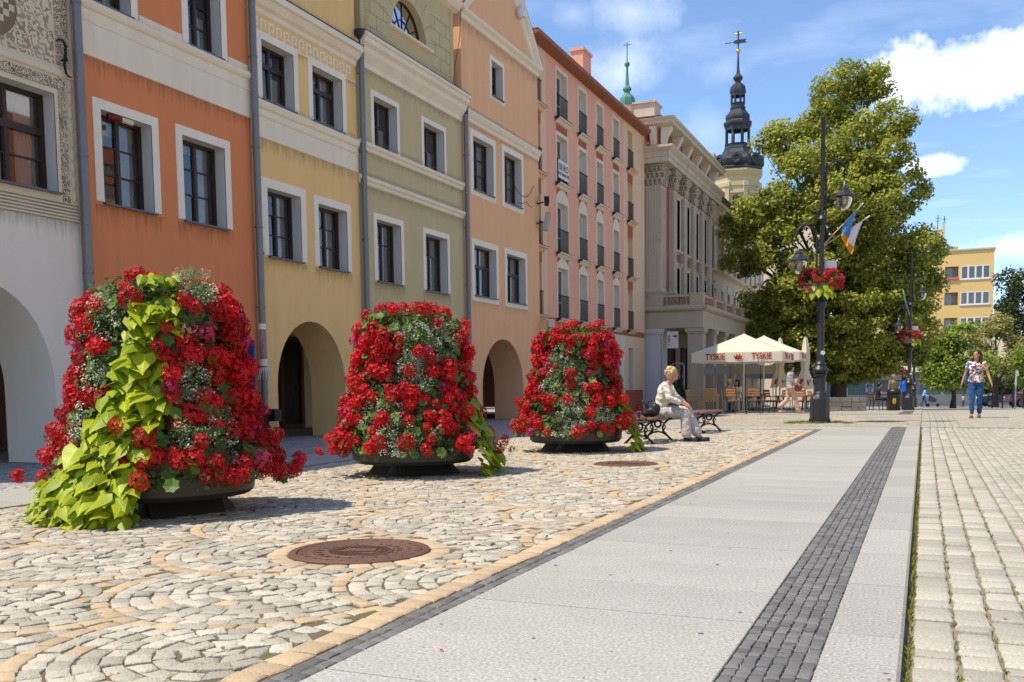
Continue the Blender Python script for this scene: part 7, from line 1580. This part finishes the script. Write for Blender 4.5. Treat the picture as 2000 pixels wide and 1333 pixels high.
put(protoM, 1508, 806, 130, 'dark metal chair left of the walking woman'); put(protoM, 1535, 805, 200, 'dark metal chair right behind the walking woman'); put(protoM, 1565, 805, 175, 'dark metal chair between the walking woman and the lamp')
put(protoM, 1592, 803, 120, 'dark metal chair half hidden by the nearest lamp'); put(protoM, 1628, 800, 95, 'dark metal chair just right of the nearest lamp base'); put(protoM, 1490, 800, 20, 'dark metal chair in the second row of the cafe')
put(protoT, 1405, 803, 0, 'front-left wooden cafe table between the armchairs'); put(protoT, 1450, 801, 5, 'wooden cafe table where the two seated women sit', 1.0); put(protoT, 1482, 802, 0, 'wooden cafe table under the rear umbrella pole'); put(protoT, 1530, 801, 0, 'wooden cafe table behind the walking woman'); put(protoT, 1575, 801, 8, 'wooden cafe table left of the nearest lamp')
nb_ = thing('napkin_holder', 'white napkin holder standing on a cafe table', 'napkins', (0, 0, 0)); MB().prism([(-.05, -.03, 0), (.05, -.03, 0), (.03, -.03, .16), (-.03, -.03, .16)], (0, .06, 0)).obj('napkins', M_WFRAME, nb_); p = on_paving(1463, 801); nb_.location = (p.x-.05, p.y, gz(p.y)+.735)
tp = thing('napkin_table', 'wooden cafe table with a napkin holder, behind the dark slatted chair', 'table', (0, 0, 0)); bpy.data.objects.remove(tp)
o = put(protoT, 1463, 801, 3, 'wooden cafe table with the white napkin holder')
# picnic tables in the background row
def picnic(px, py, lab):
    p = on_paving(px, py); t = thing('picnic_table', lab, 'table', (p.x, p.y, gz(p.y)), 'wooden picnic tables'); O = Vector((p.x, p.y, gz(p.y)))
    for i in range(4): MB().cbox(O+Vector((0, -.3+i*.2, .74)), (1.7, .18, .04)).obj('table_board', M_CHW, t)
    for s_ in (-1, 1):
        MB().cbox(O+Vector((0, s_*.75, .45)), (1.7, .28, .045)).obj('seat_board', M_CHW, t); MB().prism([O+Vector((s_*.6-.04, -.8, 0)), O+Vector((s_*.6-.04, -.7, 0)), O+Vector((s_*.6-.04, -.15, .72)), O+Vector((s_*.6-.04, -.25, .72))], (.08, 0, 0)).prism([O+Vector((s_*.6-.03, .8, 0)), O+Vector((s_*.6-.03, .7, 0)), O+Vector((s_*.6-.03, .15, .72)), O+Vector((s_*.6-.03, .25, .72))], (.08, 0, 0)).obj('leg', M_CHW, t)
picnic(1500, 799, 'reddish picnic table in the back row under the umbrellas'); picnic(1590, 799, 'reddish picnic table behind the nearest lamp')
# banner under the portico and back-row screens
bn_ = thing('cafe_awning', 'grey cafe awning strip with dark lettering under the portico front', 'awning', (-8.3, 41.5, 2.2))
za, zb = on_y(1440, 715, 41.5).z, on_y(1440, 732, 41.5).z; x0, x1 = on_y(1368, 720, 41.5).x, on_y(1516, 720, 41.5).x
MB().box(x0, x1, 41.48, 41.52, zb, za).obj('cloth', mat('awning_grey', (.36, .34, .30), .85, .08), bn_)
for f, s_ in ((.12, 'Pub'), (.62, 'Cafe')): pass
for i in range(6): x = x0+(x1-x0)*i/5; MB().tube([(x, 41.5, gz(41.5)), (x, 41.5, za)], .025, 6).obj('post', M_CHM, bn_)
# potted conifers, low wall, litter bin
CON = leaf_mat('conifer', (.012, .03, .01), (.05, .09, .03), .1)
for px, lab in ((1310, 'left dark potted conifer by the arched gate'), (1327, 'right dark potted conifer by the arched gate')):
    Yc = 39.6; c = on_y(px, 780, Yc); z = gz(Yc); t = thing('potted_conifer', lab, 'potted plant', (c.x, Yc, z), 'potted conifers'); MB().lathe([(.2, 0), (.27, .42), (.28, .45), (.24, .45), (.2, .4)], 14, (c.x, Yc, z)).obj('pot', mat('clay_grey', (.22, .2, .18), .8), t, 40)
    g = random.Random(px); cent = []; rad = []; tn = []
    for k in range(70): h = g.random(); r_ = .27*(1-h)**.8; a = g.uniform(0, 6.28); cent.append((c.x+r_*math.cos(a), Yc+r_*math.sin(a), z+.5+h*.85)); rad.append(.09); tn.append(g.random())
    tag(leaf_cloud('foliage', cent, rad, tn, 30, .05, CON, t, px, 1), kind='stuff')
lw = thing('low_stone_wall', 'low grey stone wall round the foot of the big linden', 'wall', (-3, 42.2, gz(42.2)))
pa, pb = on_y(1606, 798, 44.0), on_y(1691, 798, 44.0); M_LW = mat('rough_wall_stone', (.20, .185, .16), .9, .2, 4, rnd=.5, bump=.6, bscale=18); rr = random.Random(9); h_ = .60
MB().box(pa.x+.02, pb.x-.02, pa.y+.03, pa.y+.42, gz(pa.y)-.1, gz(pa.y)+h_-.02).obj('core', mat('wall_mortar', (.13, .12, .10), .95), lw)
for r_ in range(3):
    x = pa.x-rr.uniform(0, .2); 
    while x < pb.x:
        l_ = rr.uniform(.28, .55); x1 = min(x+l_, pb.x); z0 = gz(pa.y)+r_*.2; MB().box(max(x, pa.x)+.008, x1-.008, pa.y+rr.uniform(-.015, .01), pa.y+.45, z0+.006, z0+.194).obj('stone', M_LW, lw); x += l_
bi = thing('litter_bin', 'black domed litter bin with a yellow emblem beside the second street lamp', 'litter bin', (0, 0, 0)); p = on_y(1746, 796, 46.3); O = Vector((p.x, p.y, gz(p.y))); bi.location = O
M_BIN = mat('bin_black', (.015, .015, .016), .4, .1, spec=.45)
MB().lathe([(.25, 0), (.27, .03), (.30, .55), (.31, .60), (.30, .63), (.31, .66), (.31, .74)], 18).obj('body', M_BIN, bi, 40)
mb = MB().lathe([(.31, .80), (.31, .86), (.27, .94), (.18, .99), (.0, 1.01)], 18); mb.obj('dome', M_BIN, bi, 40)
for k in range(4): a = R(45)+k*math.pi/2+ROTL; MB().cbox((.3*math.cos(a), .3*math.sin(a), .77), (.03, .12, .09), Matrix.Rotation(a, 3, 'Z')).obj('opening_post', M_BIN, bi)
MB().lathe([(.24, .7), (.24, .86)], 14).obj('inner_drum', M_IRON, bi)
a = R(-90)+ROTL-.35; d = Vector((math.cos(a), math.sin(a), 0)); u = Vector((-d.y, d.x, 0)); c = d*.305+Vector((0, 0, .42))
em = MB().prism([c-u*.07+Vector((0, 0, .12)), c-u*.07-Vector((0, 0, .06)), c-Vector((0, 0, .13)), c+u*.07-Vector((0, 0, .06)), c+u*.07+Vector((0, 0, .12))], d*.012).obj('emblem', mat('emblem_yellow', (.7, .45, .04), .5), bi, fix=True)
MB().tube([c+d*.014+u*.03+Vector((0, 0, .05)), c+d*.014-u*.03+Vector((0, 0, .03)), c+d*.014+u*.03-Vector((0, 0, .02)), c+d*.014-u*.02-Vector((0, 0, .06))], .01, 6).obj('emblem_mark', M_IRON, em)
db = thing('park_bench', 'dark park bench in the tree shade left of the litter bin', 'bench', (0, 0, 0)); p = on_y(1712, 797, 47.5); db.location = (p.x, p.y, gz(p.y)); db.rotation_euler = (0, 0, R(100))
for x in (-.6, .6): MB().tube([(x, -.2, 0), (x, -.18, .43), (x, .2, .43), (x, .3, .85)], .022, 6).tube([(x, .24, 0), (x, .2, .43)], .022, 6).obj('leg_frame', M_IRON, db)
for i in range(4): MB().box(-.8, .8, -.2+i*.1, -.11+i*.1, .43, .455).obj('seat_slat', M_SLAT, db)
for i in range(3): MB().box(-.8, .8, .215+i*.03, .24+i*.03, .52+i*.12, .61+i*.12).obj('back_slat', M_SLAT, db)
# railing, sign pole and parked cars at the far right
Yr = 60.0; rl = thing('railing', 'thin dark pedestrian railing at the far right of the square', 'railing', (6, Yr, gz(Yr))); xa, xb = on_y(1918, 780, Yr).x, on_y(2040, 780, Yr).x; z = gz(Yr); n = 6
for i in range(n+1): x = xa+(xb-xa)*i/n; MB().tube([(x, Yr, z), (x, Yr, z+1.05)], .04, 6).obj('post', M_CHM, rl)
for dz in (.35, .65, .95): MB().tube([(xa, Yr, z+dz), (xb, Yr, z+dz)], .018, 6).obj('rail', M_CHM, rl)
sp_ = thing('sign_pole', 'pale grey sign pole with small plates at the far right', 'sign', (0, 0, 0)); c = on_y(1983, 780, 57); sp_.location = (c.x, 57, gz(57)); hp = on_y(1983, 722, 57).z-gz(57)
MB().tube([(0, 0, 0), (0, 0, hp)], .035, 8).obj('pole', mat('galvanised', (.42, .43, .43), .5, metal=.4), sp_); MB().cbox((0, -.06, hp-.55), (.1, .03, .6), Matrix.Rotation(.7, 3, 'Z')).obj('plate', M_WFRAME, sp_); MB().cbox((.05, -.06, hp-.2), (.3, .03, .25), Matrix.Rotation(1.1, 3, 'Z')).obj('plate', M_WFRAME, sp_)
def car(px, py, Yc, rz, paint, lab):
    c = on_y(px, py, Yc); t = thing('parked_car', lab, 'car', (0, 0, 0), 'parked cars'); t.location = (c.x, Yc, gz(Yc)); t.rotation_euler = (0, 0, R(rz))
    side = [(-2.0, .35), (-2.05, .62), (-1.9, .82), (-1.15, .92), (-.55, 1.38), (.75, 1.42), (1.45, 1.0), (2.0, .9), (2.08, .6), (2.02, .32)]
    MB().grid([[(x, y*(.86 if z > 1.1 else 1), z) for x, z in side] for y in (-.84, -.80, .80, .84)] if False else [[(x, -.84*(.86 if z > 1.1 else 1), z) for x, z in side], [(x, .84*(.86 if z > 1.1 else 1), z) for x, z in side]], True, True, True).obj('body', mat('paint_'+lab[:4], paint, .25, .03, spec=.5, coat=.6), t, 30)
    for sx in (-1.3, 1.3):
        for sy in (-.8, .8):
            w_ = MB().tube([(sx, sy-.1, .31), (sx, sy+.1, .31)], .31, 16).obj('wheel', mat('tyre', (.02, .02, .02), .9), t, 40); MB().tube([(sx, sy-.11, .31), (sx, sy+.11, .31)], .18, 12).obj('rim', M_PIPE, w_, 40)
    mg = mat('car_glass', (.02, .025, .03), .08, 0, spec=.6)
    MB().poly([(-1.08, -.76, .95), (-.52, -.73, 1.35), (.70, -.73, 1.38), (1.30, -.76, 1.02)]).obj('side_window', mg, t).location.y = -.07; MB().poly([(-1.08, .76, .95), (1.30, .76, 1.02), (.70, .73, 1.38), (-.52, .73, 1.35)]).obj('side_window', mg, t).location.y = .07
    MB().poly([(-1.16, -.7, .94), (-1.16, .7, .94), (-.58, .62, 1.38), (-.58, -.62, 1.38)]).obj('windscreen', mg, t).location = (-.03, 0, .02); MB().poly([(1.47, .7, 1.0), (1.47, -.7, 1.0), (.78, -.62, 1.42), (.78, .62, 1.42)]).obj('rear_window', mg, t).location = (.03, 0, .02)
    for sy in (-.6, .6): MB().ell((-1.98, sy, .68), (.08, .17, .08)).obj('headlight', M_WFRAME, t, 60); MB().cbox((2.04, sy, .75), (.06, .24, .14)).obj('tail_light', MR, t)
car(1965, 775, 84, 8, (.03, .05, .10), 'blue-grey parked car under the yellowish tree'); car(2026, 785, 76, 12, (.30, .01, .012), 'red parked car cut by the right edge of the photo')
# ------------------------------------------------------------------ people
def cap(mb, a, b, ra, rb, n=12):
    a, b = Vector(a), Vector(b); mb.tube([a, b], [ra, rb], n); mb.ell(a, (ra,)*3, n, 8); mb.ell(b, (rb,)*3, n, 8); return mb
FOLDS = bpy.data.textures.new('folds', 'CLOUDS'); FOLDS.noise_scale = .075; FOLDS.noise_depth = 2
LOCKS = bpy.data.textures.new('locks', 'CLOUDS'); LOCKS.noise_scale = .022; LOCKS.noise_depth = 1
def fuse(mb, name, m, parent, vox, it=5):
    me = mb.mesh(name, m); o = bpy.data.objects.new(name, me)
    r_ = o.modifiers.new('r', 'REMESH'); r_.mode = 'VOXEL'; r_.voxel_size = vox; s_ = o.modifiers.new('s', 'SMOOTH'); s_.factor = .5; s_.iterations = it
    if name in ('top', 'trousers', 'hair'):
        d_ = o.modifiers.new('d', 'DISPLACE'); d_.texture = LOCKS if name == 'hair' else FOLDS; d_.strength = .020 if name == 'hair' else .034; d_.mid_level = .45; d_.texture_coords = 'LOCAL'
    me2 = evaluated(o); bpy.data.objects.remove(o); bpy.data.meshes.remove(me)
    me2.materials.clear(); me2.materials.append(m); me2.polygons.foreach_set('use_smooth', [True]*len(me2.polygons)); me2.name = name; return link(name, me2, parent)
M_SKIN = mat('skin', (.49, .245, .16), .55, .06, 12, spec=.35); M_LIP = mat('lips', (.40, .12, .10), .5); M_EYE = mat('eye_dark', (.03, .02, .02), .3)
V3 = Vector
def person(label, loc, rz, J, top, bottom, hair, shoe, sleeve=.5, vox=.010, head_yaw=0, head_pitch=0, hem=None, hair_style='short', leg_w=1.0, fingers=True, pant_len=1.0, scale=1.0, curl=.5, group=None, leg_flare=1.0):
    """J: joint positions in local coordinates, facing +X. top/bottom/hair/shoe are materials."""
    t = thing('person', label, 'person', (0, 0, 0), group); t.location = loc; t.rotation_euler = (0, 0, R(rz)); t.scale = (scale,)*3
    J = {k: V3(v) for k, v in J.items()}; HR = Matrix.Rotation(R(head_yaw), 3, 'Z') @ Matrix.Rotation(R(head_pitch), 3, 'Y'); hc = J['head']
    def hd(x, y, z): return hc+HR @ V3((x, y, z))
    b = MB(); pel, ch = J['pelvis'], J['chest']
    b.ell(pel, (.105, .155, .11), 16, 10); b.ell(pel.lerp(ch, .45), (.095, .125, .14), 16, 10); b.ell(ch, (.11, .155, .15), 16, 10); cap(b, ch+V3((0, 0, .10)), hc+V3((0, 0, -.09)), .055, .05)
    b.ell(hd(0, 0, .015), (.092, .073, .112), 18, 14, HR); b.ell(hd(.028, 0, -.05), (.062, .055, .062), 14, 10, HR); b.ell(hd(.098, 0, -.012), (.018, .012, .022), 8, 6, HR); b.ell(hd(.085, 0, .03), (.014, .045, .012), 8, 6, HR); b.ell(hd(.078, 0, -.085), (.02, .022, .018), 8, 6, HR); b.ell(hd(.088, 0, -.052), (.012, .022, .012), 8, 6, HR)
    for s_ in (-1, 1): b.ell(hd(0, s_*.074, -.005), (.018, .009, .028), 8, 6, HR)
    for sd, s_ in (('R', -1), ('L', 1)):
        sh, el, wr = J['sh'+sd], J['el'+sd], J['wr'+sd]; cap(b, ch.lerp(sh, .6), sh, .06, .052); cap(b, sh, el, .047, .036); cap(b, el, wr, .036, .023)
        hp, kn, an, toe = J['hip'+sd], J['kn'+sd], J['an'+sd], J['toe'+sd]; cap(b, hp, kn, .078, .052); cap(b, kn, kn.lerp(an, .35), .05, .052); cap(b, kn.lerp(an, .35), an, .052, .032); cap(b, an, an.lerp(toe, .85)+V3((0, 0, -.02)), .034, .026)
        d = (J['hand'+sd]-wr).normalized() if 'hand'+sd in J else (wr-el).normalized(); up = V3(J.get('palm'+sd, (0, s_, .2))); side = d.cross(up).normalized(); up = side.cross(d).normalized()
        pc = wr+d*.05; b.ell(pc, (.043, .034, .017), 10, 8, Matrix((d, side, up)).transposed())
        if fingers:
            for k, (l_, w_) in enumerate(((.068, -.026), (.078, -.009), (.072, .008), (.056, .024))):
                p0 = wr+d*.083+side*w_; p1 = p0+(d-up*curl*.6).normalized()*l_*.5; p2 = p1+(d-up*curl*1.7).normalized()*l_*.5; b.tube([p0-d*.02, p0, p1, p2], [.0095, .0095, .0088, .007], 8); b.ell(p2, (.007,)*3, 6, 5)
            th = side*(-1); p0 = wr+d*.03+th*.026; p1 = p0+(d*.7+th*.7-up*.3).normalized()*.035; p2 = p1+(d*.9+th*.2-up*.4).normalized()*.03; b.tube([p0-th*.015, p0, p1, p2], [.011, .011, .0095, .0075], 8); b.ell(p2, (.0075,)*3, 6, 5)
    fuse(b, 'body', M_SKIN, t, vox, 3)
    c = MB(); g = .020; hz = hem if hem is not None else pel-V3((0, 0, .06))        # upper garment
    c.ell(pel+V3((0, 0, .02)), (.118, .168, .12), 16, 10); c.ell(pel.lerp(ch, .3), (.117, .155, .15), 16, 10); c.ell(pel.lerp(ch, .65), (.120, .158, .15), 16, 10); c.ell(ch, (.128, .175, .165), 16, 10); cap(c, ch+V3((0, 0, .07)), ch+V3((.0, 0, .125)), .085, .068)
    if hem is not None: c.ell(V3(hem), (.135, .19, .11), 16, 10)
    for sd in 'RL':
        sh, el, wr = J['sh'+sd], J['el'+sd], J['wr'+sd]; cap(c, ch.lerp(sh, .55), sh, .078, .060)
        if sleeve > 0: cap(c, sh, sh.lerp(el, min(1, sleeve*2)), .060, .053)
        if sleeve > .5: cap(c, el, el.lerp(wr, (sleeve-.5)*2), .056, .046)
    fuse(c, 'top', top, t, vox, 4)
    l_ = MB(); l_.ell(pel-V3((0, 0, .02)), (.118, .168, .105), 16, 10)
    for sd in 'RL':
        hp, kn, an = J['hip'+sd], J['kn'+sd], J['an'+sd]; cap(l_, hp, kn, .092*leg_w, .066*leg_w); cap(l_, kn, kn.lerp(an, pant_len), .066*leg_w, .052*leg_w*leg_flare)
    fuse(l_, 'trousers', bottom, t, vox, 4)
    for sd in 'RL':
        an, toe = J['an'+sd], J['toe'+sd]; dv = (toe-an); dv.z = 0; dn = dv.normalized() if dv.length > .01 else V3((1, 0, 0)); s2 = V3((-dn.y, dn.x, 0)); k = MB(); low = toe.z
        k.grid([[V3((an.x, an.y, z))+dn*x+s2*w_*q for x, w_ in ((-.055, .022), (-.03, .036), (.05, .036), (.12, .045), (.17, .038), (.195, .012), (.195, -.012), (.17, -.038), (.12, -.045), (.05, -.036), (-.03, -.036), (-.055, -.022))] for z, q in ((low-.020, .92), (low-.004, 1.06), (low+.02, 1.0), (low+.04, .78), (low+.05, .45))], True, True, True)
        sn = k.obj('shoe', shoe, t, 40)
    h = MB()
    h.ell(hd(-.015, 0, .05), (.098, .088, .085), 16, 10, HR); h.ell(hd(-.04, 0, 0), (.075, .084, .095), 14, 10, HR)
    rr = random.Random(len(label))
    if hair_style == 'long':
        for y in (-.07, -.035, 0, .035, .07): cap(h, hd(-.05, y, .03), hd(-.075+abs(y)*.5, y*1.45, -.20), .045, .03)
    else:
        for k in range(26): a = rr.uniform(-2.4, 2.4)+math.pi; e = rr.uniform(-.5, 1.2); h.ell(hd(.095*math.cos(e)*math.cos(a)-.02, .088*math.cos(e)*math.sin(a), .035+.09*math.sin(e)), (.026, .026, .026), 8, 6)
    fuse(h, 'hair', hair, t, max(vox, .010), 1)
    for s_ in (-1, 1): MB().ell(hd(.083, s_*.03, .012), (.008, .012, .006), 8, 6, HR).obj('eye', M_EYE, t, 60)
    MB().ell(hd(.096, 0, -.05), (.007, .02, .005), 8, 6, HR).obj('mouth', M_LIP, t, 60)
    return t
def walk(stride=.28, h=1.0, arms=.16, lean=.03, back_lift=.12):
    return W(pelvis=(0, 0, .93), chest=(lean, 0, 1.27), head=(lean*2+.01, 0, 1.585), shR=(lean, -.175, 1.38), shL=(lean, .175, 1.38), elR=(lean+arms*.4, -.235, 1.10), wrR=(lean+arms, -.25, .86), elL=(lean-arms*.8, .235, 1.10), wrL=(lean-arms*.6, .25, .86),
             hipR=(0, -.085, .90), hipL=(0, .085, .90), knR=(stride*.6, -.085, .50), anR=(stride, -.08, .085), toeR=(stride+.15, -.08, .022), knL=(-stride*.15, .085, .49), anL=(-stride, .08, .085+back_lift), toeL=(-stride+.13, .08, .022+back_lift*.2))
M_CRMJ = mat('cream_jacket', (.72, .67, .54), .9, .06, 6, bump=.2, bscale=60); M_LTRO = mat('pale_trousers', (.50, .455, .42), .9, .06, 5, bump=.2, bscale=40); M_BLON = mat('blond_hair', (.55, .40, .20), .6, .4, 45, bump=.6, bscale=120); M_DKSH = mat('dark_shoe', (.02, .022, .03), .5); M_DKHR = mat('dark_hair', (.035, .014, .012), .5, .3, 45, bump=.6, bscale=120)
# seated woman
seat = W(pelvis=(-.03, 0, .53), chest=(.07, 0, .845), head=(.20, 0, 1.165), shR=(.11, -.165, .965), shL=(.11, .165, .965), elR=(.20, -.225, .745), wrR=(.41, -.12, .645), handR=(.49, -.09, .61), elL=(.25, .20, .74), wrL=(.42, .02, .665), handL=(.50, -.03, .63), palmR=(.2, -.3, 1), palmL=(.2, .3, 1),
         hipR=(0, -.085, .505), hipL=(0, .085, .505), knR=(.42, -.075, .50), anR=(.47, -.09, .10), toeR=(.62, -.09, .022), knL=(.45, .07, .545), anL=(.64, .05, .105), toeL=(.79, .05, .024), )
SWP = Vector((B1.x+.16, B1.y+.98, 0))
sw = person('woman in a cream jacket and pale trousers sitting on the bench, looking away', SWP, 3, seat, M_CRMJ, M_LTRO, M_BLON, M_DKSH, sleeve=.84, head_yaw=14, head_pitch=-2, hem=(-.05, 0, .50), leg_w=1.12, leg_flare=1.55, pant_len=.86, vox=.009)
hb = thing('handbag', 'black handbag lying on the bench against the seated woman', 'handbag', (SWP.x-.06, SWP.y-.40, .437)); O = Vector(hb.location)
fuse(MB().ell(O+V3((0, 0, .09))-O, (.15, .09, .09), 14, 10).ell(V3((.06, 0, .14)), (.10, .07, .10), 12, 8).ell(V3((-.06, 0, .06)), (.12, .09, .06), 12, 8), 'bag', mat('black_leather', (.022, .02, .024), .45, .1, bump=.3, bscale=40), hb, .012, 3)
MB().tube([O+V3((.10, 0, .18)), O+V3((.06, -.02, .29)), O+V3((-.04, -.02, .26)), O+V3((-.12, 0, .12))], .010, 8).tube([O+V3((-.02, -.06, .16)), O+V3((-.10, -.09, .24)), O+V3((-.16, -.06, .29)), O+V3((-.19, -.04, .27))], .012, 8).obj('handle', MATS['black_leather'], hb, 50)
# walking woman in jeans
def pattern_mat(name, kind, cols, scale):
    m = bpy.data.materials.new(name); m.use_nodes = True; t = m.node_tree; b = t.nodes['Principled BSDF']; b.inputs['Roughness'].default_value = .85; tcn = t.nodes.new('ShaderNodeTexCoord')
    if kind == 'floral':
        v = t.nodes.new('ShaderNodeTexVoronoi'); v.inputs['Scale'].default_value = scale; t.links.new(tcn.outputs['Object'], v.inputs['Vector']); sx = t.nodes.new('ShaderNodeSeparateColor'); t.links.new(v.outputs['Color'], sx.inputs[0]); cr = t.nodes.new('ShaderNodeValToRGB'); cr.color_ramp.interpolation = 'CONSTANT'; t.links.new(sx.outputs[0], cr.inputs[0])
        while len(cr.color_ramp.elements) < len(cols): cr.color_ramp.elements.new(.5)
        for i, c in enumerate(cols): cr.color_ramp.elements[i].position = i/len(cols); cr.color_ramp.elements[i].color = (*c, 1)
        t.links.new(cr.outputs[0], b.inputs['Base Color'])
    else:
        c = t.nodes.new('ShaderNodeTexChecker'); c.inputs['Scale'].default_value = scale; c.inputs[1].default_value = (*cols[0], 1); c.inputs[2].default_value = (*cols[1], 1); t.links.new(tcn.outputs['Object'], c.inputs['Vector']); t.links.new(c.outputs[0], b.inputs['Base Color'])
    return m
M_FLOR = pattern_mat('floral_print', 'floral', [(.75, .72, .66), (.03, .04, .22), (.70, .68, .6), (.35, .05, .30), (.72, .70, .62), (.08, .30, .5), (.6, .45, .08), (.15, .04, .12), (.72, .7, .64), (.25, .4, .08), (.55, .12, .1)], 22)
M_JEAN = mat('blue_denim', (.022, .085, .22), .9, .2, 9, streak=.15)
wp = on_ground(1905, 817, -.03); JW = walk(.10, arms=.05, back_lift=.03)
JW.update(elR=(-.02, -.255, 1.12), wrR=(.04, -.32, .90), elL=(.02, .26, 1.12), wrL=(.10, .34, .90), toeL=(.06, .08, .03), anL=(-.08, .08, .10))
ww = person('woman in floral blouse and blue jeans walking towards the camera', (wp.x, wp.y, -.028), -97, JW, M_FLOR, M_JEAN, M_DKHR, mat('tan_sandal', (.25, .12, .07), .6), sleeve=.26, head_yaw=-22, head_pitch=-8, hair_style='long', pant_len=.86, leg_w=.98, scale=1.065, hem=(0, 0, .95))
bg_ = thing('shoulder_bag', 'blue shoulder bag under the arm of the woman in jeans', 'bag', (wp.x, wp.y, 0)); dv = Matrix.Rotation(R(-97), 3, 'Z')
def wl(x, y, z): return dv @ V3((x, y, z))*1.065
fuse(MB().ell(wl(-.04, -.245, .98), (.05, .13, .17), 12, 10, dv @ Matrix.Rotation(R(90), 3, 'Z')), 'bag', mat('bag_blue', (.05, .14, .30), .7), bg_, .014, 2)
MB().tube([V3((wp.x, wp.y, 0))+q for q in (wl(-.06, -.25, 1.1), wl(-.05, -.21, 1.35), wl(0, -.19, 1.46), wl(.04, -.22, 1.3), wl(-.0, -.25, 1.1))], .012, 6).obj('strap', MATS['bag_blue'], bg_)
# woman walking past the café
cpn = on_paving(1549, 808); JC = walk(.30, arms=.20, back_lift=.17, lean=.02); JC.update(elR=(.02, -.22, 1.10), wrR=(.22, -.20, 1.0), elL=(.05, .22, 1.10), wrL=(.24, .18, .98))
cw = person('woman in blue checked top and beige trousers striding past the cafe', (cpn.x-.12, cpn.y, gz(cpn.y)), 25, JC, pattern_mat('blue_check', 'check', [(.10, .14, .22), (.55, .55, .55)], 42), mat('beige_pink_trousers', (.55, .37, .28), .9, .06), M_DKHR, mat('pale_sandal', (.55, .42, .34), .6), sleeve=.08, head_yaw=10, leg_w=1.1, leg_flare=1.5, pant_len=.93, scale=.985)
hb2 = thing('shoulder_purse', 'brown-red purse held by the woman striding past the cafe', 'handbag', (cpn.x, cpn.y, 0)); d2 = Matrix.Rotation(R(25), 3, 'Z'); o2 = V3((cpn.x-.12, cpn.y, gz(cpn.y)))
fuse(MB().ell(o2+d2 @ V3((.24, -.16, .88))-V3((cpn.x, cpn.y, 0)), (.15, .05, .12), 12, 10, d2), 'bag', mat('purse_brown', (.22, .05, .04), .5), hb2, .016, 2); MB().tube([o2+d2 @ V3((.12, -.17, .95)), o2+d2 @ V3((.1, -.16, 1.25)), o2+d2 @ V3((.05, -.13, 1.42))], .010, 6).obj('strap', MATS['purse_brown'], hb2)
# café guests and people farther off
sit = W(pelvis=(-.03, 0, .54), chest=(.0, 0, .86), head=(.05, 0, 1.18), shR=(.02, -.165, .98), shL=(.02, .165, .98), elR=(.12, -.22, .77), wrR=(.32, -.14, .80), elL=(.12, .22, .77), wrL=(.32, .14, .80), hipR=(0, -.085, .51), hipL=(0, .085, .51), knR=(.42, -.1, .50), anR=(.42, -.1, .10), toeR=(.56, -.1, .022), knL=(.42, .1, .50), anL=(.42, .1, .10), toeL=(.56, .1, .022))
def far(label, px, Yp, rz, J, top, bottom, hair, sc=1.0, **k):
    c = on_y(px, 770, Yp); return person(label, (c.x, Yp, gz(Yp)), rz, J, top, bottom, hair, M_DKSH, vox=.022, fingers=False, scale=sc, **k)
far('cafe guest with yellow-blond hair and grey top, seen from behind', 1424, 37.2, 60, sit, mat('grey_top', (.36, .34, .33), .9), M_LTRO, mat('yellow_hair', (.60, .38, .08), .6), sleeve=.4)
far('dark-haired cafe guest with sunglasses and cream top facing the camera', 1440, 38.4, -110, sit, M_CRMJ, M_JEAN, M_DKHR, sleeve=.4, hair_style='long')
st = walk(.05, arms=.03, back_lift=0); st.update(toeL=(.10, .08, .022), anL=(-.03, .08, .085))
far('man in a khaki checked shirt standing behind the litter bin', 1744, 49, -60, st, mat('khaki_shirt', (.26, .23, .12), .9), mat('dark_trousers', (.05, .05, .06), .9), mat('grey_hair', (.25, .2, .16), .7), sleeve=.3)
far('person in a bright blue shirt standing behind the second lamp', 1766, 50.8, 100, st, mat('bright_blue', (.01, .12, .55), .85), MATS['dark_trousers'], M_DKHR, .97, sleeve=.3)
db_o = on_y(1712, 797, 47.5)
far('person in dark clothes with a hat sitting on the shaded bench', 1716, db_o.y-.05, 10, sit, mat('black_cloth', (.03, .025, .028), .9), MATS['black_cloth'], M_DKHR, sleeve=.15, hem=(-.04, 0, .52))
pw = dict(walk(.22, arms=.1)); pw.update(elR=(.12, -.2, 1.08), wrR=(.38, -.15, 1.0), elL=(.12, .2, 1.08), wrL=(.38, .15, 1.0), chest=(.10, 0, 1.25), head=(.2, 0, 1.54), shR=(.12, -.17, 1.36), shL=(.12, .17, 1.36))
Yq = 84; far('woman in a light blue top pushing a stroller', 1804, Yq, 10, pw, mat('light_blue_top', (.20, .42, .68), .9), M_JEAN, M_DKHR, .95, sleeve=.3)
c = on_y(1821, 780, Yq-.2); stl = thing('stroller', 'dark blue and white baby stroller pushed across the far square', 'stroller', (c.x, Yq-.2, gz(Yq))); O = Vector(stl.location)
MB().prism([O+V3((-.3, -.22, .45)), O+V3((.25, -.22, .35)), O+V3((.35, -.22, .6)), O+V3((-.25, -.22, .95))], (0, .44, 0)).obj('seat', mat('stroller_blue', (.03, .05, .12), .8), stl); MB().tube([O+V3((-.55, 0, 1.0)), O+V3((-.2, 0, .75)), O+V3((.35, 0, .2))], .03, 6).tube([O+V3((-.25, 0, .15)), O+V3((.1, 0, .6))], .03, 6).obj('frame', M_WFRAME, stl)
for x in (-.3, .4):
    for y in (-.25, .25): MB().tube([O+V3((x, y-.03, .13)), O+V3((x, y+.03, .13))], .13, 12).obj('wheel', MATS['tyre'], stl)
far('toddler in white shirt walking on the far square', 1882, 80, -150, st, M_FW, mat('dark_trousers', (.05, .05, .06)), M_DKHR, .55, sleeve=.3)
bpy.data.scenes.remove(BENCH)
